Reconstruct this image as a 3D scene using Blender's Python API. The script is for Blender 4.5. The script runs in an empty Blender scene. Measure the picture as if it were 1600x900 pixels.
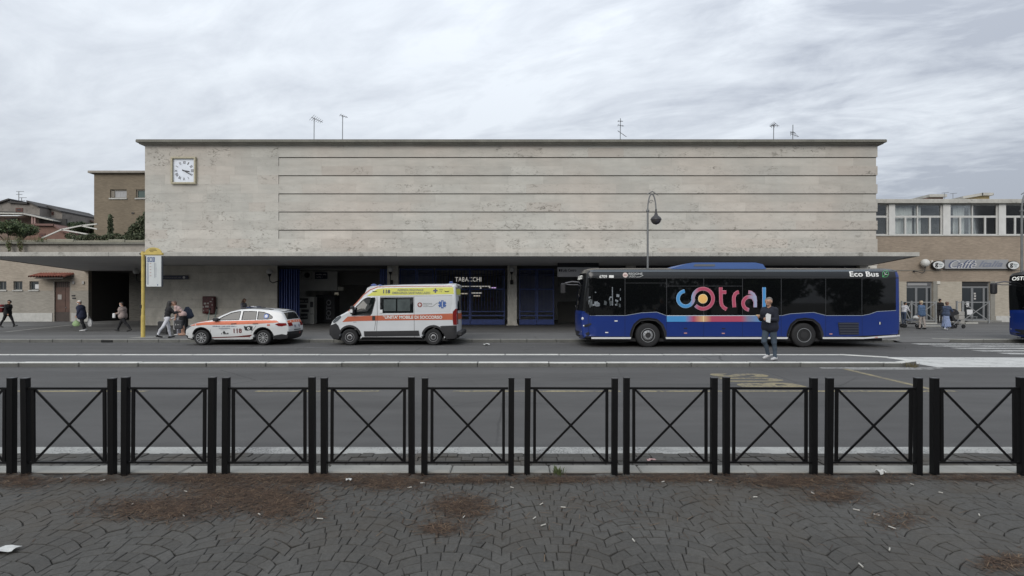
import bpy, bmesh, math, random
import numpy as np
from mathutils import Vector, Matrix, geometry

SC = bpy.context.scene
C = SC.collection
RN = random.Random(11)
rad = math.radians

# ------------------------------------------------------------------ camera
FOC, HOR, CAMZ = 820.0, 469.0, 1.85            # focal length and horizon measured on the 1600 px photograph
cd = bpy.data.cameras.new('camera'); cam = bpy.data.objects.new('camera', cd); C.objects.link(cam)
cam.location = (0, 0, CAMZ); cam.rotation_euler = (rad(90), 0, 0)
cd.sensor_width = 36; cd.lens = 36 * FOC / 1600; cd.shift_y = (HOR - 450) / 1600
cd.clip_start = 0.1; cd.clip_end = 3000
SC.camera = cam

# ------------------------------------------------------------------ sky, sun, exposure
SUN_EL, SUN_AZ = 30, 198                        # azimuth clockwise from +Y: behind the camera, slightly to its left
w = bpy.data.worlds.new('World'); SC.world = w; w.use_nodes = True
wt = w.node_tree; wt.nodes.clear()
class NG:
    """tiny node-graph helper: g('ShaderNodeX', {'prop': v}, input=value_or_socket)"""
    def __init__(s, tree): s.t = tree
    def __call__(s, kind, props=None, ins=None):
        n = s.t.nodes.new(kind)
        for k, v in (props or {}).items(): setattr(n, k, v)
        for k, v in (ins or {}).items():
            i = n.inputs[k]
            if isinstance(v, bpy.types.NodeSocket): s.t.links.new(v, i)
            else: i.default_value = v
        return n
    def math(s, op, a, b=0.0, clamp=False):
        return s('ShaderNodeMath', {'operation': op, 'use_clamp': clamp}, {0: a, 1: b}).outputs[0]
    def mix(s, fac, a, b, blend='MIX'):
        n = s('ShaderNodeMix', {'data_type': 'RGBA', 'blend_type': blend})
        for i, v in ((0, fac), (6, a), (7, b)):
            if isinstance(v, bpy.types.NodeSocket): s.t.links.new(v, n.inputs[i])
            else: n.inputs[i].default_value = v if i == 0 else (tuple(v) + (1,))[:4]
        return n.outputs[2]
    def noise(s, vec, scale, detail=5, rough=.55, stretch=None, dist=0.0):
        if stretch: vec = s('ShaderNodeMapping', None, {'Vector': vec, 'Scale': stretch}).outputs[0]
        return s('ShaderNodeTexNoise', None, {'Vector': vec, 'Scale': scale, 'Detail': detail, 'Roughness': rough, 'Distortion': dist}).outputs['Fac']
    def ramp(s, x, a, b, lo=0.0, hi=1.0):
        return s('ShaderNodeMapRange', {'clamp': True}, {0: x, 1: a, 2: b, 3: lo, 4: hi}).outputs[0]

g = NG(wt)
sky = g('ShaderNodeTexSky', {'sky_type': 'NISHITA', 'sun_disc': False, 'sun_elevation': rad(SUN_EL), 'sun_rotation': rad(SUN_AZ), 'dust_density': 3.0})
tc = g('ShaderNodeTexCoord').outputs['Generated']
sp = g('ShaderNodeSeparateXYZ', None, {0: tc})
el = g.math('MAXIMUM', sp.outputs[2], 0.0)
den = g.math('ADD', el, 0.16)
uv = g('ShaderNodeCombineXYZ', None, {0: g.math('DIVIDE', sp.outputs[0], den), 1: g.math('DIVIDE', sp.outputs[1], den), 2: 0.0}).outputs[0]
uv2 = g('ShaderNodeMapping', None, {'Vector': uv, 'Rotation': (0, 0, rad(24)), 'Location': (3.1, 1.7, 0)}).outputs[0]
big = g.noise(uv2, 0.55, 4, .5, (1, 1.3, 1))
mid = g.noise(uv2, 1.7, 8, .58, (1, 1.9, 1), .9)
fin = g.noise(uv2, 5.5, 6, .6, (1, 1.9, 1), .4)
# cloud cover thickens towards the east (right) as in the photograph
east = g.ramp(g.math('DIVIDE', sp.outputs[0], g.math('ADD', g.math('ABSOLUTE', sp.outputs[1]), 0.35)), -0.1, 0.75)
cl = g.math('ADD', g.math('MULTIPLY', big, .40), g.math('ADD', g.math('MULTIPLY', mid, .42), g.math('MULTIPLY', fin, .18)))
amp = g.math('ADD', g.math('MULTIPLY', east, 1.25), 0.85)
cl2 = g.math('ADD', g.math('MULTIPLY', g.math('SUBTRACT', cl, .5), amp), g.math('SUBTRACT', .56, g.math('MULTIPLY', east, .15)))
cloud = g.mix(g.ramp(cl2, .34, .61), (.405, .44, .505), (.70, .745, .80))
zen = g.math('ADD', g.math('MULTIPLY', el, 0.95), 0.86)            # overcast skies are brighter overhead
cloud = g.mix(1.0, cloud, g('ShaderNodeCombineXYZ', None, {0: zen, 1: zen, 2: zen}).outputs[0], 'MULTIPLY')
bg1 = g('ShaderNodeBackground', None, {0: sky.outputs[0], 1: 0.10})
bg2 = g('ShaderNodeBackground', None, {0: cloud, 1: 1.0})
mixs = g('ShaderNodeMixShader', None, {0: 0.93, 1: bg1.outputs[0], 2: bg2.outputs[0]})
wo = g('ShaderNodeOutputWorld', None, {0: mixs.outputs[0]})

sd = bpy.data.lights.new('sun', 'SUN'); sun = bpy.data.objects.new('sun', sd); C.objects.link(sun)
sd.energy = 1.5; sd.angle = rad(40); sd.color = (1, .96, .90)
_a, _e = rad(SUN_AZ), rad(SUN_EL)
sun.rotation_euler = Vector((math.sin(_a) * math.cos(_e), math.cos(_a) * math.cos(_e), math.sin(_e))).to_track_quat('Z', 'Y').to_euler()
sun.location = (0, -30, 40)
SC.view_settings.view_transform = 'Standard'; SC.view_settings.look = 'None'
SC.view_settings.exposure = 0.1; SC.view_settings.gamma = 1.0; SC.view_settings.use_curve_mapping = False
SC.cycles.use_denoising = True
SC.cycles.max_bounces = 6; SC.cycles.diffuse_bounces = 4; SC.cycles.glossy_bounces = 3
SC.cycles.caustics_reflective = False; SC.cycles.caustics_refractive = False

# ------------------------------------------------------------------ helpers
def PX(px, Y): return (px - 800) * Y / FOC        # photo column at distance Y -> X in metres
def PZ(py, Y): return CAMZ - (py - HOR) * Y / FOC # photo row at distance Y -> height in metres
def GY(py, z=0.0): return (CAMZ - z) * FOC / (py - HOR)   # distance at which a level surface shows in that row

class MB:
    def __init__(s): s.v = []; s.f = []; s.m = []; s.k = 0
    def add(s, vs, fs):
        o = len(s.v); s.v += [tuple(p) for p in vs]
        for f in fs: s.f.append(tuple(i + o for i in f)); s.m.append(s.k)
        return s
    def box(s, x0, x1, y0, y1, z0, z1, b=0.0):
        if b <= 0:
            vs = [(x, y, z) for z in (z0, z1) for y in (y0, y1) for x in (x0, x1)]
            return s.add(vs, [(0, 2, 3, 1), (4, 5, 7, 6), (0, 1, 5, 4), (2, 6, 7, 3), (0, 4, 6, 2), (1, 3, 7, 5)])
        c = ((x0 + x1) / 2, (y0 + y1) / 2, (z0 + z1) / 2); h = (abs(x1 - x0) / 2, abs(y1 - y0) / 2, abs(z1 - z0) / 2)
        vs = []; ix = {}
        for sx in (-1, 1):
            for sy in (-1, 1):
                for sz in (-1, 1):
                    for a in range(3):
                        sg = (sx, sy, sz); ix[(sg, a)] = len(vs)
                        vs.append(tuple(c[i] + sg[i] * (h[i] - (0 if i == a else b)) for i in range(3)))
        fs = []
        def ori(f):
            p = [Vector(vs[i]) for i in f]; n = (p[1] - p[0]).cross(p[2] - p[0]); m = sum(p, Vector()) / len(p) - Vector(c)
            fs.append(f if n.dot(m) > 0 else f[::-1])
        for a in range(3):
            o1, o2 = [i for i in range(3) if i != a]
            for sg in (-1, 1):
                q = []
                for p1, p2 in ((-1, -1), (1, -1), (1, 1), (-1, 1)):
                    t = [0] * 3; t[a] = sg; t[o1] = p1; t[o2] = p2; q.append(ix[(tuple(t), a)])
                ori(tuple(q))
            for p1 in (-1, 1):
                for p2 in (-1, 1):
                    q = []
                    for sg, f in ((-1, o1), (-1, o2), (1, o2), (1, o1)):
                        t = [0] * 3; t[a] = sg; t[o1] = p1; t[o2] = p2; q.append(ix[(tuple(t), f)])
                    ori(tuple(q))
        for sx in (-1, 1):
            for sy in (-1, 1):
                for sz in (-1, 1): ori(tuple(ix[((sx, sy, sz), a)] for a in range(3)))
        return s.add(vs, fs)
    def prism(s, poly, axis, a, b):
        """extrude a 2D polygon along axis ('x','y','z') from a to b; poly coords are the two other axes in order"""
        def mk(p, t):
            return {'x': (t, p[0], p[1]), 'y': (p[0], t, p[1]), 'z': (p[0], p[1], t)}[axis]
        n = len(poly); vs = [mk(p, a) for p in poly] + [mk(p, b) for p in poly]
        fs = [(i, (i + 1) % n, n + (i + 1) % n, n + i) for i in range(n)] + [tuple(range(n))[::-1], tuple(range(n, 2 * n))]
        return s.add(vs, fs)
    def tube(s, pts, r, n=8, cap=True, closed=False):
        pts = [Vector(p) for p in pts]; m = len(pts); rs = r if isinstance(r, (list, tuple)) else [r] * m
        vs = []; up = None
        for i, p in enumerate(pts):
            if closed: t = pts[(i + 1) % m] - pts[i - 1]
            else: t = pts[min(i + 1, m - 1)] - pts[max(i - 1, 0)]
            t.normalize()
            if up is None: up = t.orthogonal().normalized()
            up = (up - t * up.dot(t)); up = up.normalized() if up.length > 1e-6 else t.orthogonal().normalized()
            bi = t.cross(up)
            for k in range(n):
                a = 2 * math.pi * k / n + (math.pi / n); vs.append(p + (up * math.cos(a) + bi * math.sin(a)) * rs[i])
        fs = []
        for i in range(m if closed else m - 1):
            j = (i + 1) % m
            for k in range(n): fs.append((i * n + k, i * n + (k + 1) % n, j * n + (k + 1) % n, j * n + k))
        if cap and not closed: fs += [tuple(range(n))[::-1], tuple((m - 1) * n + k for k in range(n))]
        return s.add(vs, fs)
    def lathe(s, prof, c=(0, 0, 0), axis='z', n=20):
        """profile of (radius, height along axis)"""
        vs = []; fs = []; m = len(prof)
        for r, h in prof:
            for k in range(n):
                a = 2 * math.pi * k / n; u, v = r * math.cos(a), r * math.sin(a)
                q = {'z': (u, v, h), 'y': (u, h, v), 'x': (h, u, v)}[axis]
                vs.append((c[0] + q[0], c[1] + q[1], c[2] + q[2]))
        for i in range(m - 1):
            for k in range(n):
                f = (i * n + k, i * n + (k + 1) % n, (i + 1) * n + (k + 1) % n, (i + 1) * n + k)
                fs.append(f if axis != 'y' else f[::-1])
        e0 = tuple(range(n))[::-1]; e1 = tuple((m - 1) * n + k for k in range(n))
        if axis == 'y': e0, e1 = e0[::-1], e1[::-1]
        if prof[0][0] > 1e-5: fs.append(e0)
        if prof[-1][0] > 1e-5: fs.append(e1)
        return s.add(vs, fs)
    def ball(s, c, r, n=14):
        if not isinstance(r, (tuple, list)): r = (r, r, r)
        m = n // 2; o = len(s.v); vs = []; fs = []
        for i in range(m + 1):
            t = math.pi * i / m
            for k in range(n):
                a = 2 * math.pi * k / n
                vs.append((c[0] + r[0] * math.sin(t) * math.cos(a), c[1] + r[1] * math.sin(t) * math.sin(a), c[2] - r[2] * math.cos(t)))
        for i in range(m):
            for k in range(n): fs.append((i * n + k, i * n + (k + 1) % n, (i + 1) * n + (k + 1) % n, (i + 1) * n + k))
        return s.add(vs, fs)
    def bar(s, a, b, w, d):
        """square bar from a to b, w wide and d deep (second width along the most 'y'-like direction)"""
        a, b = Vector(a), Vector(b); t = (b - a).normalized(); y = Vector((0, 1, 0))
        if abs(t.dot(y)) > .95: y = Vector((1, 0, 0))
        u = t.cross(y).normalized() * w / 2; v = t.cross(u).normalized() * d / 2
        vs = [p + su * u + sv * v for p in (a, b) for su, sv in ((-1, -1), (1, -1), (1, 1), (-1, 1))]
        return s.add(vs, [(0, 1, 2, 3)[::-1], (4, 5, 6, 7), (0, 1, 5, 4), (1, 2, 6, 5), (2, 3, 7, 6), (3, 0, 4, 7)])
    def build(s, name, mats, parent=None, smooth=35, loc=None, rotz=0, fix=True):
        me = bpy.data.meshes.new(name); me.from_pydata(s.v, [], s.f)
        mats = mats if isinstance(mats, (list, tuple)) else [mats]
        for m in mats: me.materials.append(m)
        if len(mats) > 1: me.polygons.foreach_set('material_index', s.m)
        if fix:
            bm = bmesh.new(); bm.from_mesh(me); bmesh.ops.recalc_face_normals(bm, faces=bm.faces); bm.to_mesh(me); bm.free()
        if smooth:
            me.polygons.foreach_set('use_smooth', [True] * len(me.polygons)); me.set_sharp_from_angle(angle=rad(smooth))
        me.update()
        return link(name, me, parent, loc, rotz)

def link(name, me, parent=None, loc=None, rotz=0, scale=None):
    o = bpy.data.objects.new(name, me); C.objects.link(o)
    if parent is not None: o.parent = parent
    if loc is not None: o.location = loc
    if rotz: o.rotation_euler = (0, 0, rotz)
    if scale is not None: o.scale = scale
    return o
def tag(o, label=None, cat=None, group=None, kind=None):
    for k, v in (('label', label), ('category', cat), ('group', group), ('kind', kind)):
        if v: o[k] = v
    return o
def thing(name, label, cat, loc=(0, 0, 0), rotz=0, group=None):
    o = bpy.data.objects.new(name, None); C.objects.link(o); o.empty_display_size = .3
    o.location = loc; o.rotation_euler = (0, 0, rotz)
    return tag(o, label, cat, group)
def copy_tree(o, parent=None):
    c = o.copy(); C.objects.link(c); c.parent = parent
    for ch in list(o.children): copy_tree(ch, c)
    return c

_M = {}
def mat(name, col, rough=.6, var=0.0, sc=4.0, bump=0.0, bsc=40.0, metal=0.0, spec=.5, rnd=0.0, coat=0.0, stretch=None, emit=0.0, fine=0.0):
    """procedural material: base colour, noise variation on world position, per-object shade, relief"""
    if name in _M: return _M[name]
    m = bpy.data.materials.new(name); m.use_nodes = True; _M[name] = m
    t = m.node_tree; t.nodes.clear(); g = NG(t)
    p = g('ShaderNodeNewGeometry').outputs['Position']
    c = tuple(col) + (1,)
    col_s = g('ShaderNodeRGB'); col_s.outputs[0].default_value = c; col_s = col_s.outputs[0]
    if var or rnd or fine:
        f = None
        if var:
            n = g.noise(p, sc, 6, .6, stretch); f = g.ramp(n, .3, .7, 1 - var, 1 + var)
        if fine:
            n = g.noise(p, 60, 3, .7); f2 = g.ramp(n, .25, .75, 1 - fine, 1 + fine); f = g.math('MULTIPLY', f, f2) if f is not None else f2
        if rnd:
            r = g('ShaderNodeObjectInfo').outputs['Random']; f3 = g.ramp(r, 0, 1, 1 - rnd, 1 + rnd); f = g.math('MULTIPLY', f, f3) if f is not None else f3
        fx = g('ShaderNodeCombineXYZ', None, {0: f, 1: f, 2: f}).outputs[0]
        col_s = g.mix(1.0, col_s, fx, 'MULTIPLY')
    b = g('ShaderNodeBsdfPrincipled', None, {'Base Color': col_s, 'Roughness': rough, 'Metallic': metal, 'Specular IOR Level': spec, 'Coat Weight': coat})
    if coat: b.inputs['Coat Roughness'].default_value = .06
    if emit:
        b.inputs['Emission Color'].default_value = c; b.inputs['Emission Strength'].default_value = emit
    if bump:
        n = g.noise(p, bsc, 4, .6)
        bn = g('ShaderNodeBump', None, {'Strength': min(1.0, bump), 'Distance': .01, 'Height': n}); t.links.new(bn.outputs[0], b.inputs['Normal'])
    g('ShaderNodeOutputMaterial', None, {0: b.outputs[0]})
    return m

def custom(name, fn, rough=.85, bump=None, spec=.35):
    """material whose colour (and optional height) is made by fn(g, position) -> colour socket, height socket or None"""
    if name in _M: return _M[name]
    m = bpy.data.materials.new(name); m.use_nodes = True; _M[name] = m
    t = m.node_tree; t.nodes.clear(); g = NG(t)
    p = g('ShaderNodeNewGeometry').outputs['Position']
    col, h = fn(g, p)
    b = g('ShaderNodeBsdfPrincipled', None, {'Base Color': col, 'Roughness': rough, 'Specular IOR Level': spec})
    if h is not None:
        bn = g('ShaderNodeBump', None, {'Strength': bump or .5, 'Distance': .01, 'Height': h}); t.links.new(bn.outputs[0], b.inputs['Normal'])
    g('ShaderNodeOutputMaterial', None, {0: b.outputs[0]})
    return m
def grey(g, s): return g('ShaderNodeCombineXYZ', None, {0: s, 1: s, 2: s}).outputs[0]

def font_mesh(s, bold=0.0, spacing=1.0, shear=0.0):
    cu = bpy.data.curves.new('t', 'FONT'); cu.body = s; cu.offset = bold; cu.space_character = spacing; cu.shear = shear; cu.resolution_u = 3
    ob = bpy.data.objects.new('t', cu); C.objects.link(ob); bpy.context.view_layer.update()
    me = bpy.data.meshes.new_from_object(ob.evaluated_get(bpy.context.evaluated_depsgraph_get()))
    bpy.data.objects.remove(ob); bpy.data.curves.remove(cu)
    n = len(me.vertices); co = np.empty(n * 3); me.vertices.foreach_get('co', co); co = co.reshape(-1, 3)
    fs = [tuple(p.vertices) for p in me.polygons]; bpy.data.meshes.remove(me)
    co[:, :2] -= co[:, :2].min(0); co[:, :2] /= co[:, :2].max(0)
    return co, fs
def lettering(s, fn, m, parent, name='lettering', bold=0.0, spacing=1.0, shear=0.0):
    """flat lettering; fn maps (u,v) in the unit square of the text's box to a 3D point"""
    co, fs = font_mesh(s, bold, spacing, shear)
    mb = MB(); mb.add([fn(u, v) for u, v, _ in co], fs)
    return mb.build(name, m, parent, smooth=0, fix=False)
def on_xz(x0, x1, z0, z1, y): return lambda u, v: (x0 + u * (x1 - x0), y, z0 + v * (z1 - z0))
# ------------------------------------------------------------------ surface materials
def _asphalt(base, worn=.16):
    def fn(g, p):
        a = g.ramp(g.noise(p, .35, 5, .6, (.35, 1, 1)), .3, .7, 1 - worn, 1 + worn)
        b = g.ramp(g.noise(p, 2.2, 6, .65, (.5, 1.6, 1)), .3, .7, .9, 1.1)
        c = g.ramp(g.noise(p, 55, 3, .8), .25, .75, .72, 1.28)
        sp = g.ramp(g.noise(p, 90, 2, .5), .70, .78, 0, .35)
        crack = g('ShaderNodeTexVoronoi', {'feature': 'DISTANCE_TO_EDGE'}, {'Vector': g.mix(.06, p, g('ShaderNodeTexNoise', None, {'Vector': p, 'Scale': 2.0}).outputs['Color']), 'Scale': .33}).outputs['Distance']
        ck = g.math('MULTIPLY', g.ramp(crack, 0, .008, 1, 0), g.ramp(g.noise(p, .2, 2), .46, .58))
        lane = g.ramp(g.noise(p, .9, 3, .5, (.03, 1, 1)), .3, .7, .88, 1.10)
        f = g.math('MULTIPLY', g.math('MULTIPLY', g.math('MULTIPLY', a, lane), b), c)
        col = g.mix(1.0, base, grey(g, f), 'MULTIPLY')
        col = g.mix(sp, col, (.3, .3, .3)); col = g.mix(g.math('MULTIPLY', ck, .6), col, (.025, .025, .025))
        return col, g.noise(p, 120, 3, .7)
    return fn
ASPH = custom('asphalt', _asphalt((.082, .080, .078)), .86, .5)
ASPH2 = custom('asphalt_pavement', _asphalt((.122, .120, .116), .2), .88, .5)
ASPH3 = custom('asphalt_island', _asphalt((.115, .115, .115), .15), .9, .5)
GROUND = mat('ground_earth', (.09, .085, .075), .95, .3, .5)
def _paint(base, under, wear, fsc=14):
    def fn(g, p):
        n = g.math('ADD', g.math('MULTIPLY', g.noise(p, fsc, 6, .75), .65), g.math('MULTIPLY', g.noise(p, 1.3, 4, .6), .35))
        k = g.ramp(n, wear - .06, wear + .06)
        f = g.ramp(g.noise(p, 3, 4), .3, .7, .85, 1.1)
        return g.mix(k, g.mix(1.0, base, grey(g, f), 'MULTIPLY'), under), None
    return fn
WHITEP = custom('white_road_paint', _paint((.47, .47, .45), (.14, .14, .14), .52), .8)
WHITEN = custom('white_island_paint', _paint((.50, .50, .48), (.2, .2, .195), .58), .8)
EDGEP = custom('worn_edge_line_paint', _paint((.36, .36, .34), (.11, .11, .11), .53, 45), .85)
FAINTP = custom('faint_worn_paint', _paint((.26, .26, .25), (.085, .085, .087), .46), .85)
YELLOWP = custom('yellow_road_paint', _paint((.27, .23, .135), (.083, .083, .086), .53), .8)
YELLOWF = custom('worn_yellow_paint', _paint((.34, .29, .17), (.083, .083, .086), .52), .85)
def _stone(base, spots=(.05, .05, .045), thr=.63, amt=.6):
    def fn(g, p):
        r = g('ShaderNodeObjectInfo').outputs['Random']
        f = g.math('MULTIPLY', g.ramp(r, 0, 1, .90, 1.08), g.ramp(g.noise(p, 3, 5, .6), .3, .7, .86, 1.12))
        col = g.mix(1.0, base, grey(g, f), 'MULTIPLY')
        k = g.math('MULTIPLY', g.ramp(g.noise(p, 14, 6, .7), thr, thr + .1), amt)
        return g.mix(k, col, spots), g.noise(p, 45, 4, .7)
    return fn
KERBL = custom('pale_kerb_stone', _stone((.29, .285, .26)), .9, .4)
KERBW = custom('whitened_kerb_top', _stone((.52, .52, .49), (.2, .2, .19), .6), .9, .4)
KERBG = custom('grey_kerb_stone', _stone((.135, .135, .125), (.05, .05, .045), .58, .7), .92, .4)
def _basalt(g, p):
    r = g('ShaderNodeObjectInfo').outputs['Random']
    f = g.math('MULTIPLY', g.ramp(r, 0, 1, .88, 1.12), g.ramp(g.noise(p, 1.1, 5, .6), .3, .7, .82, 1.16))
    f = g.math('MULTIPLY', f, g.ramp(g.noise(p, 40, 4, .75), .25, .75, .70, 1.3))
    col = g.mix(1.0, (.072, .069, .063), grey(g, f), 'MULTIPLY')
    y = g('ShaderNodeSeparateXYZ', None, {0: p}).outputs[1]
    d = g.math('MULTIPLY', g.ramp(g.noise(p, 1.6, 7, .65), .46, .68), g.ramp(y, 3.4, 4.7, .25, .8))
    col = g.mix(d, col, (.072, .060, .046))
    return col, g.math('ADD', g.noise(p, 70, 4, .7), g.math('MULTIPLY', g.noise(p, 14, 3, .6), 1.4))
BASALT = custom('basalt_cobble', _basalt, .82, .55)
MORTAR = mat('dark_joint_soil', (.032, .030, .026), .95, .4, 6, .5, 80)
SOIL = mat('brown_soil', (.052, .041, .031), .95, .45, 7, .8, 60)

# ------------------------------------------------------------------ ground, road, pavements
def sheet(name, poly, z, m, kind='structure', parent=None):
    mb = MB(); mb.add([(x, y, z) for x, y in poly], [tuple(range(len(poly)))])
    o = mb.build(name, m, parent, smooth=0, fix=False)
    if kind and parent is None: o['kind'] = kind
    return o
sheet('ground', [(-900, -300), (900, -300), (900, 1500), (-900, 1500)], -.08, GROUND)
road = sheet('road', [(-120, 5.5), (120, 5.5), (120, 23.0), (-120, 23.0)], 0, ASPH)
ZP = .12                                               # near pavement level
pv = MB().box(-60, 60, -25, 5.27, -.05, ZP - .012).build('pavement', MORTAR, smooth=0); pv['kind'] = 'structure'
sheet('soil_strip', [(-60, 5.235), (60, 5.235), (60, 5.27), (-60, 5.27)], ZP - .004, SOIL, None, pv)

# fan-laid cobbles: arcs of small stones repeated along columns
def stone_mesh(poly, z, gap=.0024, bev=.0045, h=.03):
    cx = sum(p[0] for p in poly) / len(poly); cy = sum(p[1] for p in poly) / len(poly)
    if sum(poly[i][0] * poly[(i + 1) % len(poly)][1] - poly[(i + 1) % len(poly)][0] * poly[i][1] for i in range(len(poly))) < 0: poly = poly[::-1]
    def sh(d):   # even inset of every edge
        out = []; n = len(poly)
        for i in range(n):
            (ax, ay), (bx_, by_), (cx2, cy2) = poly[i - 1], poly[i], poly[(i + 1) % n]
            e1 = Vector((bx_ - ax, by_ - ay)).normalized(); e2 = Vector((cx2 - bx_, cy2 - by_)).normalized(); n1, n2 = Vector((-e1.y, e1.x)), Vector((-e2.y, e2.x)); m = n1 + n2
            m = m / max(.5, 1 + n1.dot(n2)); out.append((bx_ + m.x * d, by_ + m.y * d))
        return out
    a = sh(gap); b = sh(gap + bev); n = len(poly)
    tl = (RN.uniform(-.02, .02), RN.uniform(-.02, .02))
    vs = [(x, y, z - h) for x, y in a] + [(x, y, z - .004) for x, y in a] + [(x, y, z + (x - cx) * tl[0] + (y - cy) * tl[1]) for x, y in b]
    fs = [(i, (i + 1) % n, n + (i + 1) % n, n + i) for i in range(n)] + [(n + i, n + (i + 1) % n, 2 * n + (i + 1) % n, 2 * n + i) for i in range(n)] + [tuple(range(2 * n, 3 * n))]
    return vs, fs
stones = []
WC, RC, PITCH = .735, .475, .118
def arc_y(x): return math.sqrt(max(RC * RC - x * x, 0))
for ci in range(-8, 9):
    cx = -.44 + ci * WC
    ph = 0.0 if cx < 2.6 else .45 * PITCH
    hw = WC / 2; CH = .062
    seam_l, seam_r = abs(cx - WC / 2 - 2.87) > .2, abs(cx + WC / 2 - 2.87) > .2
    for n in range(0, 31):
        y0 = 1.95 + n * PITCH + ph
        k = RN.choice((5, 6, 6, 7)); xl = -hw + (CH * (.8 + .4 * ((n * 7 + ci * 3) % 5) / 5) if (n + ci) % 2 and seam_l else 0); xr = hw - (CH * (.8 + .4 * ((n * 7 + ci * 3 + 3) % 5) / 5) if (n + ci + 1) % 2 and seam_r else 0)
        cuts = [xl + (xr - xl) * (i + (RN.uniform(-.18, .18) if 0 < i < k else 0)) / k for i in range(k + 1)]
        if xr < hw - .01:   # a stone that bridges the valley between two columns
            c2 = CH * (.8 + .4 * ((n * 7 + (ci + 1) * 3) % 5) / 5); bx1, bx2 = cx + xr, cx + WC - hw + c2
            tp = [(bx1, y0 + PITCH + arc_y(xr)), (cx + hw, y0 + PITCH + arc_y(hw) + .012), (bx2, y0 + PITCH + arc_y(-hw + c2))]
            bt = [(bx2, y0 + arc_y(-hw + c2)), (cx + hw, y0 + arc_y(hw) + .012), (bx1, y0 + arc_y(xr))]
            poly = [(x + RN.uniform(-.003, .003), y + RN.uniform(-.003, .003)) for x, y in bt[::-1] + tp[::-1]]
            my = sum(p[1] for p in poly) / 6; mx = cx + hw
            if max(p[1] for p in poly) < 5.255 and my > 2.2 and abs(mx) < my + .7: stones.append((my, mx, poly))
        for a, b in zip(cuts[:-1], cuts[1:]):
            fa = 1.0 if a == cuts[0] else .86; fb = 1.0 if b == cuts[-1] else .86
            jo = RN.uniform(-.004, .004)
            top = [(cx + a + (b - a) * t, y0 + PITCH + arc_y(a + (b - a) * t) + jo) for t in (0, .5, 1)]
            bot = [(cx + (a * fa + (b * fb - a * fa) * t), y0 + arc_y(a * fa + (b * fb - a * fa) * t) + jo) for t in (1, .5, 0)]
            poly = [(x + RN.uniform(-.003, .003), y + RN.uniform(-.003, .003)) for x, y in bot[::-1] + top[::-1]]
            my = sum(p[1] for p in poly) / 6; mx = sum(p[0] for p in poly) / 6
            if max(p[1] for p in poly) > 5.255 or my < 2.2 or abs(mx) > my + .7: continue
            stones.append((my, mx, poly))
def inview(s): return abs(s[1]) < s[0] * .97 and s[0] > 3.27
order = sorted([s for s in stones if inview(s)], key=lambda s: s[0])
near = order[:300]; nid = set(id(s) for s in near)
rest = MB()
for s in stones:
    z = ZP + RN.uniform(-.0025, .0025)
    vs, fs = stone_mesh(s[2], z)
    if id(s) in nid: MB().add(vs, fs).build('cobble', BASALT, pv, smooth=25, fix=False)
    else: rest.add(vs, fs)
tag(rest.build('cobbles', BASALT, pv, smooth=25, fix=False), kind='stuff')

# pale kerb behind the railing and the basalt gutter
kb = MB().box(-60, 60, 5.29, 5.48, -.05, .085).build('kerb', KERBG, smooth=0); kb['kind'] = 'structure'
x = -6.6
while x < 6.6:
    l = RN.uniform(.9, 1.5); grey_one = 2.05 < x + l / 2 < 3.1
    MB().box(x + .004, x + l - .004, 5.272, 5.50, .0, ZP + RN.uniform(-.004, .006), .012).build('kerb_stone', KERBG if grey_one else KERBL, kb); x += l
for sx in (-60, 6.7):
    MB().box(sx, sx + 53.2, 5.272, 5.50, 0, ZP, .012).build('kerb_stone', KERBL, kb)
gt = sheet('gutter', [(-60, 5.50), (60, 5.50), (60, 6.30), (-60, 6.30)], .004, MORTAR)
for r_, y in enumerate((5.51, 5.67, 5.83, 5.99, 6.145)):
    x = -6.9 + .07 * r_
    while x < 6.9:
        l = RN.uniform(.11, .19)
        if y > 5.8:
            dx = RN.uniform(-.01, .01); poly = [(x, y + dx), (x + l, y + RN.uniform(-.01, .01)), (x + l + RN.uniform(-.012, .012), y + .155), (x + RN.uniform(-.012, .012), y + .155 + dx)]
            vs, fs = stone_mesh(poly, .016 + RN.uniform(-.007, .007), .005, .012, .02); MB().add(vs, fs).build('gutter_stone', BASALT, gt, smooth=25, fix=False)
        x += l
# painted markings, each a sheet just above the road
def marking(name, poly, m, label, z=.004): 
    o = sheet(name, poly, z, m, 'structure'); o['label'] = label; return o
def rect(x0, x1, y0, y1): return [(x0, y0), (x1, y0), (x1, y1), (x0, y1)]
marking('edge_line', rect(-60, 60, 6.31, 6.60), EDGEP, 'worn white edge line along the gutter')
marking('bay_line', rect(-30, -8.1, 10.58, 10.72), YELLOWF, 'worn yellow bus bay line')
for a, b in ((-9.6, -7.4), (-5.2, -2.7), (-1.2, 2.2), (2.6, 9.0)):
    marking('bay_line', rect(a, b, 10.58, 10.71), YELLOWF, 'worn yellow bus bay line', .005)
marking('bay_end_line', [(8.60, 10.72), (8.75, 10.72), (9.02, 14.1), (8.87, 14.1)], YELLOWP, 'yellow line closing the bus bay')
marking('bay_white_line', rect(9.03, 11.3, 14.0, 14.12), WHITEP, 'white line at the island nose')
bus_word = tag(bpy.data.objects.new('road_lettering', None), kind='structure'); C.objects.link(bus_word)
bus_word['label'] = 'yellow word BUS painted on the asphalt'
for ch, y in (('B', 11.15), ('U', 11.88), ('S', 12.62)):
    lettering(ch, lambda u, v, y=y: (6.28 - v * 1.38, y + u * .60, .005), YELLOWP, bus_word, 'letter', .045)
for k in range(5):
    yc = 22.1 - k * .985
    marking('zebra_stripe', rect(17.0 + RN.uniform(-.05, .05), 40, yc - .26, yc + .26), WHITEP, 'white stripe of the zebra crossing')
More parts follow.
